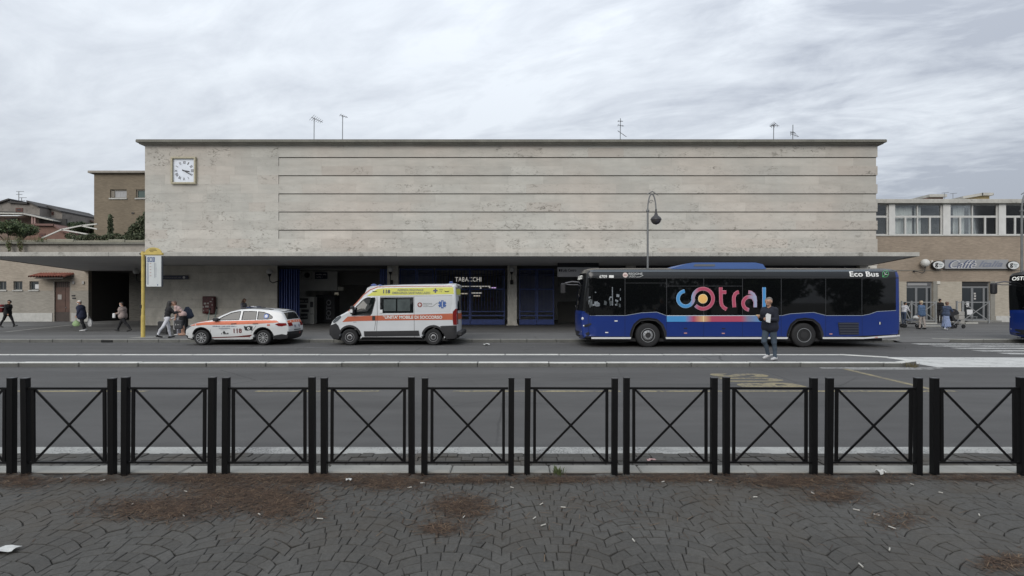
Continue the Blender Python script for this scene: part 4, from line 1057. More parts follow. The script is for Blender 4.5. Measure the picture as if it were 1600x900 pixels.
# ------------------------------------------------------------------ cafe building at the right
YC = 41.0
cb = thing('cafe_building', 'two-storey tan brick building with ribbon windows and cafe sign', 'building', (40, YC, 0))
def cx_(px): return PX(px, YC) - 40
XA, XB = PX(1350, YC) - 40, 22.0
zs0, zs1 = PZ(367, YC), PZ(318.5, YC)
zl = PZ(440, YC)
doors = [(cx_(1416.5), cx_(1458), ZF, zl), (cx_(1503), cx_(1547.5), ZF, zl)]
MB().box(XA, XB, 0, .4, zl + .001, zs0 - .1).build('upper_wall', BR_R, cb, smooth=0)
wall_with_holes('ground_wall', XA, XB, 0, zl, doors, BR_R2, cb, .4)
MB().box(XA, XB, 3.0, 12, 0, PZ(314, YC)).build('back_volume', mat('cafe_inside', (.05, .05, .05), .9), cb, smooth=0)
MB().box(XA, XB, .41, 3.0, zl + .3, zs0 - .2).build('floor_slab', mat('cafe_slab', (.2, .2, .2), .9), cb, smooth=0)
MB().box(XA, XB, -.30, 12, zs1 + .002, PZ(312, YC), .02).build('roof_edge', CONC, cb)
MB().box(XA, XB, -.06, .3, zs0 - .1, zs0, .01).build('long_sill', PLINTH, cb)
PILL = mat('white_pillar', (.56, .56, .54), .8, .08, 2)
for a, b in ((1388.5, 1398), (1473, 1484.5), (1560, 1571), (1647, 1658)):
    MB().box(cx_(a), cx_(b), -.05, .35, zs0, zs1).build('pillar', PILL, cb, smooth=0)
CURT = mat('pale_curtain', (.74, .75, .74), .9, .18, 5, stretch=(7, 1, .1)); ROOM = mat('room_dark', (.045, .045, .048), .9)
MB().box(XA, XB, 1.6, 1.7, zs0, zs1).build('room_back', ROOM, cb, smooth=0)
TGL = mat('office_glass', (.05, .055, .06), .04, spec=.7)
def glass_mat():
    m = bpy.data.materials.new('clear_pane'); m.use_nodes = True; t = m.node_tree; t.nodes.clear(); g = NG(t)
    tr = g('ShaderNodeBsdfTransparent', None, {0: (.93, .95, .95, 1)}); gl = g('ShaderNodeBsdfGlossy', None, {'Roughness': .03})
    fr = g('ShaderNodeFresnel', None, {0: 1.5}); mx = g('ShaderNodeMixShader', None, {0: fr.outputs[0], 1: tr.outputs[0], 2: gl.outputs[0]}); g('ShaderNodeOutputMaterial', None, {0: mx.outputs[0]}); return m
CLEAR = glass_mat()
ztr = PZ(338, YC)
def ribbon(a, b, lowers, mid, curtains):
    w_ = MB(); fw = .07
    w_.box(cx_(a), cx_(b), .10, .18, zs0, zs0 + .08); w_.box(cx_(a), cx_(b), .10, .18, zs1 - .10, zs1); w_.box(cx_(a), cx_(b), .10, .18, ztr - .09, ztr + .07)
    for p in (a, b): w_.box(cx_(p) - fw, cx_(p) + fw, .09, .19, zs0, zs1)
    for p in mid: w_.box(cx_(p) - .05, cx_(p) + .05, .09, .19, zs0, zs1)
    for p in lowers: w_.box(cx_(p) - .07, cx_(p) + .07, .085, .185, zs0, ztr)
    o = w_.build('window', WFR, cb, smooth=0)
    for p, q in zip([a] + list(mid), list(mid) + [b]): MB().box(cx_(p) + .05, cx_(q) - .05, .135, .145, zs0 + .08, zs1 - .1).build('pane', CLEAR, o, smooth=0)
    for c0, c1 in curtains:
        mb = MB(); n = max(6, int((cx_(c1) - cx_(c0)) * 14)); vs = []
        for z in (zs0 + .02, zs1 - .05):
            for i in range(n + 1): vs.append((cx_(c0) + (cx_(c1) - cx_(c0)) * i / n, .55 + .05 * math.sin(i * 1.9) + .03 * math.sin(i * .7), z))
        mb.add(vs, [(i, i + 1, n + 2 + i, n + 1 + i) for i in range(n)]); mb.build('curtain', CURT, o, smooth=60, fix=False)
ribbon(1358, 1388, (), (), ())
ribbon(1398.5, 1472.5, (1416, 1454.5), (1435,), ((1405, 1433), (1437, 1446)))
ribbon(1485, 1559.5, (1502, 1541), (1521,), ((1498, 1516), (1523, 1537)))
ribbon(1571.5, 1646, (1588, 1626), (1607,), ((1582, 1605), (1612, 1630)))
gr = MB()
for p in (1544, 1550.5): gr.box(cx_(p) - .03, cx_(p) + .03, .30, .36, zs0, ztr)
for z in (.35, .75): gr.box(cx_(1542), cx_(1559), .30, .36, zs0 + (ztr - zs0) * z - .03, zs0 + (ztr - zs0) * z + .03)
gr.build('window_grille', WFR, cb, smooth=0)
MB().bar((cx_(1550), .28, PZ(346, YC)), (cx_(1559), .28, PZ(340, YC)), .14, .04).build('window_brace', WFR, cb, smooth=0)
# doors with shutters and plaster jambs
for i, (a, b, c_, d_) in enumerate(doors):
    f = MB(); f.box(a, a + .1, .15, .3, c_, d_); f.box(b - .1, b, .15, .3, c_, d_); f.box(a + .1, b - .1, .15, .3, d_ - .5, d_ - .35)
    xm = a + (b - a) * .42
    f.box(xm - .09, xm + .09, .16, .28, c_, d_ - .5); f.box(b - .45, b - .3, .16, .28, c_, d_ - .5); f.box(a + .1, xm - .09, .16, .28, c_, c_ + .25); f.box(xm + .09, b - .45, .16, .28, c_, c_ + .25)
    do = f.build('door', mat('door_grey', (.17, .175, .18), .5), cb, smooth=0)
    MB().box(a + .1, xm - .09, .2, .22, c_ + .25, d_ - .5).build('pane', GLASS, do, smooth=0); MB().box(xm + .09, b - .45, .2, .22, c_ + .25, d_ - .5).build('pane', GLASS, do, smooth=0)
    MB().box(b - .3, b - .1, .2, .22, c_, d_ - .5).build('pane', GLASS, do, smooth=0)
    MB().box(a + .1, b - .1, .1, .26, d_ - .34, d_ - .02, .02).build('shutter_box', mat('shutter_dark', (.10, .10, .105), .6) if i == 0 else mat('shutter_black', (.02, .02, .02), .6), do)
    if i == 0: MB().box(a + .15, b - .4, .09, .1, d_ - .30, d_ - .12).build('shutter_strip', mat('shutter_pale', (.28, .28, .28), .6), do, smooth=0)
    MB().box(b + .002, b + .35, -.02, .39, 0, d_ + .02).build('door_jamb', mat('jamb_grey', (.22, .21, .185), .85, .15, 2), cb, smooth=0)
    MB().box(a - .03, b + .35, -.6, -.02, ZF - .02, ZF + .14, .02).build('step', KERBM, cb)
for k, (dx, dz) in enumerate(((.85, 1.9), (.86, 2.1), (.84, 2.3))): MB().box(doors[1][0] + dx + .25, doors[1][0] + dx + .4, .18, .2, dz, dz + .13).build('sticker', STK, cb, smooth=0)
MB().box(doors[1][0] + .45, doors[1][0] + .68, .12, .15, 1.3, 1.75, .02).build('notice', mat('notice_white', (.5, .5, .5), .7), cb)
MB().box(XA, doors[0][0] - .05, -.05, -.002, 0, .62).build('plinth', PLINTH, cb, smooth=0); MB().box(doors[0][1] + .4, doors[1][0] - .02, -.05, -.002, 0, .62).build('plinth', PLINTH, cb, smooth=0); MB().box(doors[1][1] + .4, XB, -.05, -.002, 0, .62).build('plinth', PLINTH, cb, smooth=0)
MB().box(cx_(1463), cx_(1468), -.08, -.002, PZ(444, YC), PZ(439.5, YC), .01).build('wall_box', mat('wall_box_white', (.55, .53, .48), .6), cb)
MB().box(XA, XB, -.04, -.002, PZ(423, YC), PZ(421.8, YC)).build('cable', mat('cable_grey', (.2, .18, .15), .7), cb, smooth=0)
# sign board with two oval plates
sg = thing('cafe_sign', 'long grey cafe sign board with blue script lettering', 'sign', (PX(1523, YC), YC - .1, PZ(420.5, YC)))
def gx(px): return PX(px, YC - .2) - PX(1523, YC)
MB().box(gx(1476), gx(1575), -.14, .06, 0, PZ(406, YC) - PZ(420.5, YC), .015).build('board', mat('sign_board_grey', (.27, .275, .285), .6, .12, 1.2), sg)
SCR = mat('script_blue', (.085, .10, .165), .6); SCW = mat('script_white', (.5, .5, .5), .6); SCF = mat('script_faded', (.17, .185, .235), .6, .2, 3)
lettering('Caff\u00e8', on_xz(gx(1481), gx(1523), .06, .68, -.150), SCR, sg, shear=.45, bold=.012)
lettering('Caff\u00e8', on_xz(gx(1484), gx(1525), .05, .66, -.156), SCW, sg, shear=.45, bold=-.008)
lettering('Italia', on_xz(gx(1528), gx(1566), .16, .62, -.150), SCF, sg, shear=.45, bold=.02)
def oval(label, px, py):
    t = thing('oval_sign', label, 'sign', (PX(px, YC - .35), YC - .35, PZ(py, YC - .35)))
    def ell(a, b, y0, y1): 
        mb = MB(); mb.prism([(a * math.cos(k * math.pi / 16), b * math.sin(k * math.pi / 16)) for k in range(32)], 'y', y0, y1); return mb
    ell(.47, .33, 0, .2).build('casing', IRON, t); ell(.43, .29, -.02, .001).build('face', mat('oval_white', (.62, .63, .62), .4), t, smooth=0)
    lettering('g', on_xz(-.30, -.04, -.2, .16, -.026), TXTB, t, bold=.04); lettering('&bar', on_xz(-.02, .32, -.02, .14, -.026), mat('oval_teal', (.06, .12, .13), .5), t); lettering('caff\u00e8', on_xz(.02, .24, -.16, -.06, -.026), mat('oval_teal', (.06, .12, .13), .5), t)
oval('white oval sign in black rim at the lamp end of the cafe board', 1466.5, 414); oval('white oval sign in black rim at the far end of the cafe board', 1583.5, 414.5)
wall_lamp('white globe wall lamp beside the cafe sign', 1445.5, 411, YC - .4, .31, -1, GLOBE)
MB().box(cx_(1453), cx_(1456), -.15, 0, PZ(417, YC), PZ(407, YC), .02).build('wall_box', mat('wall_box_white', (.55, .53, .48), .6), cb)
# roof huts
rh = far_house('low red brick box on the cafe roof', 50, [(1448, 310.5), (1448.2, 308.8), (1473.6, 308.8), (1474, 310.5)], 3, FH[2], name='roof_hut', roof_m=CONC)
rh2 = far_house('yellow rooftop hut with slanting roof', 50, [(1500, 312), (1529.5, 306.5), (1546, 306.5)], 4, custom('yellow_render', _conc((.38, .30, .16)), .9), name='roof_hut', roof_m=CONC)
for px, py in ((1476, 301), (1489, 302)):
    t = thing('house_aerial', 'thin aerial on the cafe roof' + (' beside the brick box' if px < 1480 else ' nearer the yellow hut'), 'aerial', (PX(px, 46), 46, PZ(316, 46)))
    H = PZ(py, 46) - PZ(316, 46); MB().tube([(0, 0, 0), (0, 0, H)], .02, 6).build('mast', STEEL, t); MB().tube([(-.25, 0, H * .95), (.35, 0, H * 1.02)], .02, 6).build('boom', STEEL, t)

# ------------------------------------------------------------------ street lamps
POLE = mat('lamp_pole_grey', (.16, .165, .165), .5, .15, 3, metal=.3)
def street_lamp(label, px, Y):
    t = thing('street_lamp', label, 'lamp', (PX(px, Y), Y, ZF), 0, 'hook-necked street lamps'); s = Y / FOC
    top = PZ(303, Y) - ZF; bend = PZ(330, Y) - ZF; rx = 6.5 * s
    MB().tube([(0, 0, -.05), (0, 0, 1.0)], [.085, .08], 12).build('base_tube', POLE, t)
    MB().lathe([(.16, 0), (.16, .04), (.1, .08), (.09, .2)], n=14).build('base_plate', POLE, t)
    arc = [(rx - rx * math.cos(a), 0, bend + (top - bend) * math.sin(a)) for a in [k * math.pi / 14 for k in range(15)]]
    arc = arc[:-1] + [(2 * rx, 0, bend + .1)]
    MB().tube([(0, 0, 1.0), (0, 0, bend)] + arc[1:], [.05, .042] + [.03] * (len(arc) - 1), 10).build('pole', POLE, t)
    MB().tube([(rx * .8 + .10 * math.cos(a) * (1 - a / 9), 0, bend + .42 + .10 * math.sin(a) * (1 - a / 9)) for a in [k * .55 for k in range(13)]], .014, 6).build('scroll', POLE, t)
    MB().lathe([(.075, bend - .02), (.075, bend + .06)], n=12).build('collar', POLE, t)
    MB().tube([(-.02, 0, top - .02), (rx * 1.1, 0, top + .12), (2.6 * rx, 0, top - .08)], [.02, .03, .01], 6).build('finial', POLE, t)
    c = (2 * rx, 0, bend - .36)
    MB().lathe([(.035, .46), (.05, .30), (.09, .17), (.2, .08), (.245, 0), (.25, -.03)], c, n=22).build('lamp_hood', mat('lamp_hood_dark', (.035, .033, .035), .45), t)
    MB().lathe([(.235, -.03), (.21, -.12), (.13, -.21), (.02, -.25)], c, n=22).build('lamp_bowl', mat('lamp_bowl_glass', (.06, .055, .055), .2), t)
    return t
street_lamp('hook-necked street lamp standing behind the long blue bus', 1012, 23.75)
l2 = street_lamp('hook-necked street lamp at the right edge by the cafe', 1596.5, 23.6)

# ------------------------------------------------------------------ bus stop post
YBS = GY(527, ZF)
bs_ = thing('bus_stop_sign', 'yellow bus stop post with a white timetable panel', 'bus stop', (PX(223.5, YBS), YBS, ZF)); s = YBS / FOC
YEL = mat('bus_stop_yellow', (.52, .40, .11), .5, .15, 5); H = PZ(393, YBS) - ZF
MB().tube([(0, 0, -.02), (0, 0, 1.0)], .085, 14).build('lower_post', YEL, bs_); MB().tube([(0, 0, 1.0), (0, 0, H)], .07, 14).build('post', YEL, bs_)
MB().box(-.1, .93, -.05, .05, PZ(398.5, YBS) - ZF, PZ(395, YBS) - ZF, .02).build('cross_bar', YEL, bs_)
MB().ball((-.10, 0, PZ(396.5, YBS) - ZF), .06, 10).build('bar_end', IRON, bs_)
hz = PZ(394.8, YBS) - ZF
hd = MB().prism([(.48 + .37 * math.cos(k * math.pi / 14), hz + .24 * math.sin(k * math.pi / 14)) for k in range(15)], 'y', -.03, .03).build('header', YEL, bs_, smooth=0)
for a, b, z in ((.33, .62, .15), (.3, .66, .09), (.35, .5, .04)): MB().box(a, b, -.035, -.031, hz + z, hz + z + .025).build('header_print', mat('header_brown', (.13, .10, .02), .6), hd, smooth=0)
PAN = mat('timetable_panel', (.55, .58, .58), .4, .06, 2); z0, z1 = PZ(448, YBS) - ZF, PZ(400, YBS) - ZF
pn = MB().box(.16, .86, -.03, .03, z0, z1, .01).build('panel', PAN, bs_)
MB().box(.86, .91, -.04, .04, z0, z1, .01).build('panel_edge', mat('panel_edge_dark', (.05, .055, .065), .5), bs_)
PB = mat('panel_blue', (.03, .07, .2), .5); PG = mat('panel_grey_print', (.25, .28, .33), .6)
for a in (.22, .34, .46): MB().box(a, a + .10, -.036, -.031, z1 - .27, z1 - .06).build('route_number', PB, pn, smooth=0)
for a, t_ in ((.24, '0'), (.36, '1'), (.48, '5')): lettering(t_, on_xz(a, a + .06, z1 - .23, z1 - .10, -.039), PAN, pn, 'numeral')
MB().box(.22, .27, -.036, -.031, z0 + .1, z1 - .3).build('route_list', PG, pn, smooth=0); MB().box(.54, .552, -.036, -.031, z0 + .4, z1 - .3).build('route_line', mat('line_grey', (.3, .32, .33), .6), pn, smooth=0)
for k in range(12): MB().box(.565, .565 + .04 + .05 * RN.random(), -.036, -.031, z1 - .36 - k * .055, z1 - .345 - k * .055).build('stop_name', PG, pn, smooth=0)
for k in range(5): MB().box(.33, .40, -.036, -.031, z1 - .36 - k * .14, z1 - .34 - k * .14).build('stop_name', mat('panel_red_print', (.35, .14, .12), .6), pn, smooth=0)
MB().box(.68, .71, -.036, -.031, z0 + .05, z0 + .12).build('mark', PB, pn, smooth=0)
MB().box(-.09, -.02, -.10, -.06, 1.35, 1.5).build('clip', IRON, bs_, smooth=0)
o = sheet('post_footing', [(PX(208, YBS), YBS - .45), (PX(245, YBS), YBS - .3), (PX(248, YBS), YBS + .6), (PX(214, YBS), YBS + .35)], ZF + .004, STRIP); o['label'] = 'pale concrete patch round the bus stop post'
# ------------------------------------------------------------------ vehicle kit
TYRE = mat('tyre_rubber', (.014, .014, .015), .8, .15, 20); ALLOY = mat('alloy', (.42, .43, .44), .35, metal=.7); DKRIM = mat('rim_shadow', (.02, .02, .021), .6)
VBLK = mat('black_plastic', (.016, .016, .018), .6, .15, 8); VGL = mat('vehicle_glass', (.008, .010, .011), .03, spec=.6); SEAM = mat('panel_seam', (.05, .05, .05), .7)
CHROME = mat('chrome', (.6, .6, .6), .15, metal=1); REDL = mat('tail_lamp_red', (.17, .01, .01), .15, spec=.7); HEADL = mat('head_lamp', (.10, .11, .12), .08, spec=.8); LAMPW = mat('lamp_white', (.7, .7, .7), .2)
BLUEL = mat('beacon_blue', (.02, .05, .20), .15, spec=.7)
def dens(path, step, closed=True):
    out = []; n = len(path)
    for i in range(n if closed else n - 1):
        a, b = path[i], path[(i + 1) % n]; L = math.dist(a, b); k = max(1, int(math.ceil(L / step)))
        out += [(a[0] + (b[0] - a[0]) * j / k, a[1] + (b[1] - a[1]) * j / k) for j in range(k)]
    if not closed: out.append(path[-1])
    return out
def arc_pts(cx, cz, r, a0, a1, n):
    return [(cx + r * math.cos(rad(a0 + (a1 - a0) * i / n)), cz + r * math.sin(rad(a0 + (a1 - a0) * i / n))) for i in range(n + 1)]
def smooth_path(pts, it=1):
    for _ in range(it):
        q = []; n = len(pts)
        for i in range(n):
            a, b = pts[i], pts[(i + 1) % n]; q += [(a[0] * .75 + b[0] * .25, a[1] * .75 + b[1] * .25), (a[0] * .25 + b[0] * .75, a[1] * .25 + b[1] * .75)]
        pts = q
    return pts
class Shell:
    """a vehicle body from a side outline: curved sides, rounded rim, crowned roof and ends. x = length, y = -near/+far, z = up"""
    def __init__(s, outline, hw, r=.06, crown=.05, step=.12):
        s.o = dens(outline, step); s.hw = hw; s.r = r; s.crown = crown
        n = len(s.o); ar = sum(s.o[i][0] * s.o[(i + 1) % n][1] - s.o[(i + 1) % n][0] * s.o[i][1] for i in range(n))
        if ar < 0: s.o = s.o[::-1]
        s.n = []
        for i in range(n):
            a, b = s.o[i - 1], s.o[(i + 1) % n]; t = Vector((b[0] - a[0], b[1] - a[1]))
            t = t.normalized() if t.length > 1e-9 else Vector((1, 0)); s.n.append((t.y, -t.x))
        s.ins = [(p[0] - q[0] * r, p[1] - q[1] * r) for p, q in zip(s.o, s.n)]
    def side(s, polys, off=0.0, step=.25, both=True, mb=None, warp=None):
        """tessellated patch of the side wall; polys[0] outer, others holes"""
        pl = [[Vector((x, z, 0)) for x, z in dens(p, step)] for p in polys]
        flat = [v for p in pl for v in p]; tris = geometry.tessellate_polygon(pl)
        bm = bmesh.new(); vs = [bm.verts.new((v.x, 0, v.y)) for v in flat]
        for t in tris:
            try: bm.faces.new([vs[i] for i in t])
            except ValueError: pass
        xs = [v.x for v in flat]; zs = [v.y for v in flat]
        for ax, lo, hi in ((0, min(xs), max(xs)), (2, min(zs), max(zs))):
            k = int((hi - lo) / step)
            for i in range(1, k + 1):
                c = lo + (hi - lo) * i / (k + 1); no = [0, 0, 0]; no[ax] = 1; co = [0, 0, 0]; co[ax] = c
                bmesh.ops.bisect_plane(bm, geom=bm.verts[:] + bm.edges[:] + bm.faces[:], plane_co=co, plane_no=no, dist=1e-5)
        bmesh.ops.recalc_face_normals(bm, faces=bm.faces); bm.verts.ensure_lookup_table(); bm.verts.index_update()
        mb = mb or MB(); P = [(v.co.x, v.co.z) for v in bm.verts]; Fc = []
        for f in bm.faces:
            f.normal_update(); q = [v.index for v in f.verts]; Fc.append(q if f.normal.y < 0 else q[::-1])
        bm.free()
        mb.add([(x, -s.hw(x, z) - off, z) for x, z in P], Fc)
        if both: mb.add([(x, s.hw(x, z) + off, z) for x, z in P], [q[::-1] for q in Fc])
        return mb
    def body(s, holes, mb=None, dark=lambda x, z, nx, nz: False):
        mb = mb or MB(); s.side([s.ins] + holes, mb=mb)
        n = len(s.o); rows = []
        for i in range(n):
            (ox, oz), (ix, iz), (nx, nz) = s.o[i], s.ins[i], s.n[i]; w = s.hw(ix, iz); row = [(ix, -w, iz)]
            for t in (30, 60):
                a = rad(t); row.append((ix + (ox - ix) * math.sin(a), -w + s.r * (1 - math.cos(a)), iz + (oz - iz) * math.sin(a)))
            y0 = w - s.r
            for f in (-1, -.8, -.5, 0, .5, .8, 1):
                c = s.crown * (1 - f * f); row.append((ox + nx * c, f * y0, oz + nz * c))
            for t in (60, 30):
                a = rad(t); row.append((ix + (ox - ix) * math.sin(a), w - s.r * (1 - math.cos(a)), iz + (oz - iz) * math.sin(a)))
            row.append((ix, w, iz)); rows.append(row)
        m = len(rows[0]); k0 = mb.k
        for i in range(n):
            j = (i + 1) % n; mx, mz = (s.o[i][0] + s.o[j][0]) / 2, (s.o[i][1] + s.o[j][1]) / 2
            mb.k = int(dark(mx, mz, *s.n[i]))
            vs = rows[i] + rows[j]; mb.add(vs, [(k, k + 1, m + k + 1, m + k) for k in range(m - 1)])
        mb.k = k0; return mb
    def end_patch(s, path, f0, f1, off=.004, ny=8, mb=None):
        """patch on the rim (windscreen, tailgate...): path of outline points, f0..f1 fractions of the half width"""
        mb = mb or MB(); path = dens(path, .1, False); vs = []; n = len(path)
        for i, (x, z) in enumerate(path):
            a, b = path[max(i - 1, 0)], path[min(i + 1, n - 1)]; t = Vector((b[0] - a[0], b[1] - a[1])).normalized(); nx, nz = t.y, -t.x
            # choose outward side: away from the middle of the outline
            cxm = sum(p[0] for p in s.o) / len(s.o); czm = sum(p[1] for p in s.o) / len(s.o)
            if nx * (x - cxm) + nz * (z - czm) < 0: nx, nz = -nx, -nz
            y0 = s.hw(x, z) - s.r
            for k in range(ny + 1):
                f = f0 + (f1 - f0) * k / ny; c = s.crown * (1 - f * f) + off; vs.append((x + nx * c, f * y0, z + nz * c))
        mb.add(vs, [(i * (ny + 1) + k, i * (ny + 1) + k + 1, (i + 1) * (ny + 1) + k + 1, (i + 1) * (ny + 1) + k) for i in range(n - 1) for k in range(ny)])
        return mb
    def pane(s, poly, m, parent, name, off, both=True):
        o = s.side([poly], off, both=False).build(name, m, parent, smooth=50, fix=False)
        if both:
            mb = s.side([poly], off, both=False); mb.v = [(x, -y, z) for x, y, z in mb.v]; mb.f = [f[::-1] for f in mb.f]; mb.build(name, m, parent, smooth=50, fix=False)
        return o
    def text(s, txt, x0, x1, z0, z1, m, parent, off=.008, bold=0.0, name='lettering', spacing=1.0, shear=0.0):
        return lettering(txt, lambda u, v: (x0 + u * (x1 - x0), -s.hw(x0 + u * (x1 - x0), z0 + v * (z1 - z0)) - off, z0 + v * (z1 - z0)), m, parent, name, bold, spacing, shear)
    def line(s, pts, w, m, parent, name, off=.005):
        mb = MB()
        for (xa, za), (xb, zb) in zip(pts[:-1], pts[1:]):
            d = Vector((xb - xa, zb - za)); L = d.length; d.normalize(); px, pz = -d.y * w / 2, d.x * w / 2; k = max(1, int(L / .25))
            vs = []
            for i in range(k + 1):
                x, z = xa + (xb - xa) * i / k, za + (zb - za) * i / k
                for sg in (-1, 1): vs.append((x + sg * px, -s.hw(x + sg * px, z + sg * pz) - off, z + sg * pz))
            mb.add(vs, [(2 * i, 2 * i + 2, 2 * i + 3, 2 * i + 1) for i in range(k)])
        return mb.build(name, m, parent, smooth=0, fix=False)
def wheel(parent, x, y, r, wd, side, spokes=10, rim_r=.66, style='alloy', hub=.2):
    """side -1 = near"""
    yo = y; yi = y - side * wd; sg = side
    prof = [(r * .6, yo - sg * .01), (r * rim_r, yo), (r * .86, yo + sg * .012), (r * .95, yo - sg * .005), (r, yo - sg * .035), (r, yi + sg * .035), (r * .94, yi), (r * .6, yi)]
    w_ = MB().lathe(prof, (x, 0, r), 'y', 32).build('wheel', TYRE, parent, loc=(0, 0, 0))
    MB().lathe([(.001, yo - sg * .07), (r * rim_r * .98, yo - sg * .06)], (x, 0, r), 'y', 24).build('rim_well', DKRIM, w_)
    rm = MB(); R1 = r * rim_r
    rm.lathe([(R1, yo - sg * .05), (R1 * 1.0, yo + sg * .006), (R1 * .93, yo + sg * .006), (R1 * .9, yo - sg * .04)], (x, 0, r), 'y', 32)
    if style == 'alloy':
        for k in range(spokes):
            a = 2 * math.pi * k / spokes; d = (math.cos(a), math.sin(a))
            for o_ in (-.055, .055):
                aa = a + o_; p = Vector((x + R1 * .18 * math.cos(a), yo - sg * .012, r + R1 * .18 * math.sin(a))); q = Vector((x + R1 * .94 * math.cos(aa), yo - sg * .008, r + R1 * .94 * math.sin(aa))); rm.bar(p, q, R1 * .065, .02)
    elif style == 'steel':
        rm.lathe([(R1 * .62, yo - sg * .05), (R1 * .60, yo - sg * .008), (R1 * .40, yo + sg * .004), (R1 * .36, yo - sg * .02)], (x, 0, r), 'y', 24)
        for k in range(8):
            a = 2 * math.pi * k / 8; rm.ball((x + R1 * .52 * math.cos(a), yo + sg * .006, r + R1 * .52 * math.sin(a)), R1 * .075, 8)
    elif style == 'bus':
        rm.lathe([(R1 * .78, yo - sg * .03), (R1 * .62, yo + sg * .02), (R1 * .40, yo + sg * .03), (R1 * .36, yo - sg * .01)], (x, 0, r), 'y', 28)
    rm.build('rim', ALLOY if style != 'steel' else mat('steel_rim', (.30, .30, .31), .45, metal=.5), w_)
    if style == 'bus':
        nb = MB()
        for k in range(10):
            a = 2 * math.pi * k / 10; nb.lathe([(.03, yo + sg * .015), (.026, yo + sg * .05)], (x + R1 * .52 * math.cos(a), 0, r + R1 * .52 * math.sin(a)), 'y', 8)
        nb.build('wheel_nuts', ALLOY, w_)
    MB().lathe([(.001, yo + sg * .01), (R1 * hub, yo + sg * .005), (R1 * hub * 1.1, yo - sg * .04)], (x, 0, r), 'y', 16).build('hub', ALLOY if style == 'alloy' else DKRIM, w_)
    return w_

# ------------------------------------------------------------------ emergency estate car
WHITE = mat('white_car_paint', (.60, .61, .61), .28, .05, 1.2, coat=.5); ORNG = mat('orange_reflective', (.60, .155, .075), .45, .08, 3); DKRED = mat('dark_red_stripe', (.12, .018, .014), .4)
YN = 21.45
def ss(a, b, x): t = max(0, min(1, (x - a) / (b - a))); return t * t * (3 - 2 * t)
def car_hw(x, z):
    w = .895 - .20 * ss(.75, 0, x) ** 1.4 - .13 * ss(3.55, 4.31, x) ** 1.5
    if z < .62: w -= .05 * ((.62 - z) / .4) ** 2
    if .62 <= z <= .95: w += .012 * math.sin((z - .62) / .33 * math.pi)
    if z > .95: w -= .02 + .33 * (z - .95) if z > 1.0 else .02 * (z - .95) / .05 + .33 * (z - .95)
    return w
fa, ra = (.78, .315), (3.31, .315)
car_out = [(.10, .24), (.0, .40), (.015, .58), (.08, .71), (.25, .82), (.60, .925), (1.00, .985), (1.22, 1.03), (1.55, 1.215), (1.90, 1.375), (2.22, 1.45), (2.60, 1.483), (3.10, 1.468), (3.6, 1.43), (3.90, 1.385), (3.99, 1.345), (4.07, 1.22), (4.17, 1.03), (4.22, .93), (4.27, .84), (4.31, .66), (4.30, .46), (4.22, .30), (3.9, .25)] + \
    arc_pts(ra[0], ra[1], .385, -12, 192, 14) + [(2.8, .19), (1.3, .19)] + arc_pts(fa[0], fa[1], .385, -12, 192, 14) + [(.25, .22)]
cw1 = [(1.40, 1.035), (1.66, 1.185), (1.95, 1.325), (2.24, 1.385), (2.33, 1.388), (2.30, 1.045)]
cw2 = [(2.41, 1.05), (2.43, 1.39), (2.75, 1.395), (2.98, 1.385), (2.99, 1.06)]
cw3 = [(3.05, 1.062), (3.05, 1.38), (3.28, 1.355), (3.50, 1.28), (3.66, 1.17), (3.66, 1.11), (3.52, 1.07)]
car = thing('estate_car', 'white emergency estate car with orange stripe and roof bar parked at kerb', 'car', (-13.49, YN + .895, 0))
cs = Shell(car_out, car_hw, .055, .055, .11)
cs.body([cw1, cw2, cw3], dark=lambda x, z, nx, nz: z < .72 and nz < -.2 or z < .3).build('body', [WHITE, VBLK], car, smooth=40)
for p in (cw1, cw2, cw3): cs.pane(p, VGL, car, 'side_window', -.012)
for p in (cw1, cw2, cw3):
    cs.line(p + [p[0]], .022, VBLK, car, 'window_trim', .003)
cs.end_patch([(1.20, 1.02), (1.55, 1.215), (1.90, 1.375), (2.15, 1.43)], -.93, .93).build('windscreen', VGL, car, smooth=60)
cs.end_patch([(4.01, 1.31), (4.07, 1.22), (4.165, 1.04)], -.90, .90, .006).build('rear_window', VGL, car, smooth=60)
cs.end_patch([(3.82, 1.40), (3.90, 1.39), (4.04, 1.37)], -.92, .92, .012).build('spoiler', WHITE, car, smooth=60)
cs.end_patch([(4.185, 1.00), (4.235, .90)], -.95, .95, .006).build('tailgate_stripe', ORNG, car, smooth=60)
for f in (-.62, -.2, .15, .5): cs.end_patch([(4.195, .98), (4.225, .92)], f - .06, f + .06, .010, 2).build('tailgate_mark', mat('pale_mark', (.7, .5, .45), .5), car, smooth=0)
for f0, f1 in ((-1.0, -.55), (.55, 1.0)): cs.end_patch([(4.235, .90), (4.27, .82), (4.285, .77)], f0, f1, .010, 5).build('tail_light', REDL, car, smooth=60)
cs.side([[(3.80, .865), (3.95, .915), (4.21, .905), (4.245, .82), (4.05, .775), (3.92, .79)]], .010, .08, False).build('tail_light', REDL, car, smooth=50, fix=False)
cs.end_patch([(4.262, .83), (4.30, .68)], -.42, .42, .012).build('number_plate', mat('plate_white', (.55, .55, .56), .4), car, smooth=0)
for f in (-.35, -.24, .22, .3): cs.end_patch([(4.27, .80), (4.295, .70)], f - .03, f + .03, .016, 2).build('plate_mark', mat('plate_dark', (.03, .04, .09), .4), car, smooth=0)
cs.end_patch([(4.305, .63), (4.31, .585)], -.5, .45, .010).build('tailgate_print', mat('print_grey', (.12, .13, .14), .6), car, smooth=0)
cs.end_patch([(4.31, .52), (4.30, .44)], .25, .40, .012, 3).build('rear_sticker', mat('sticker_pink', (.25, .06, .06), .6), car, smooth=0)
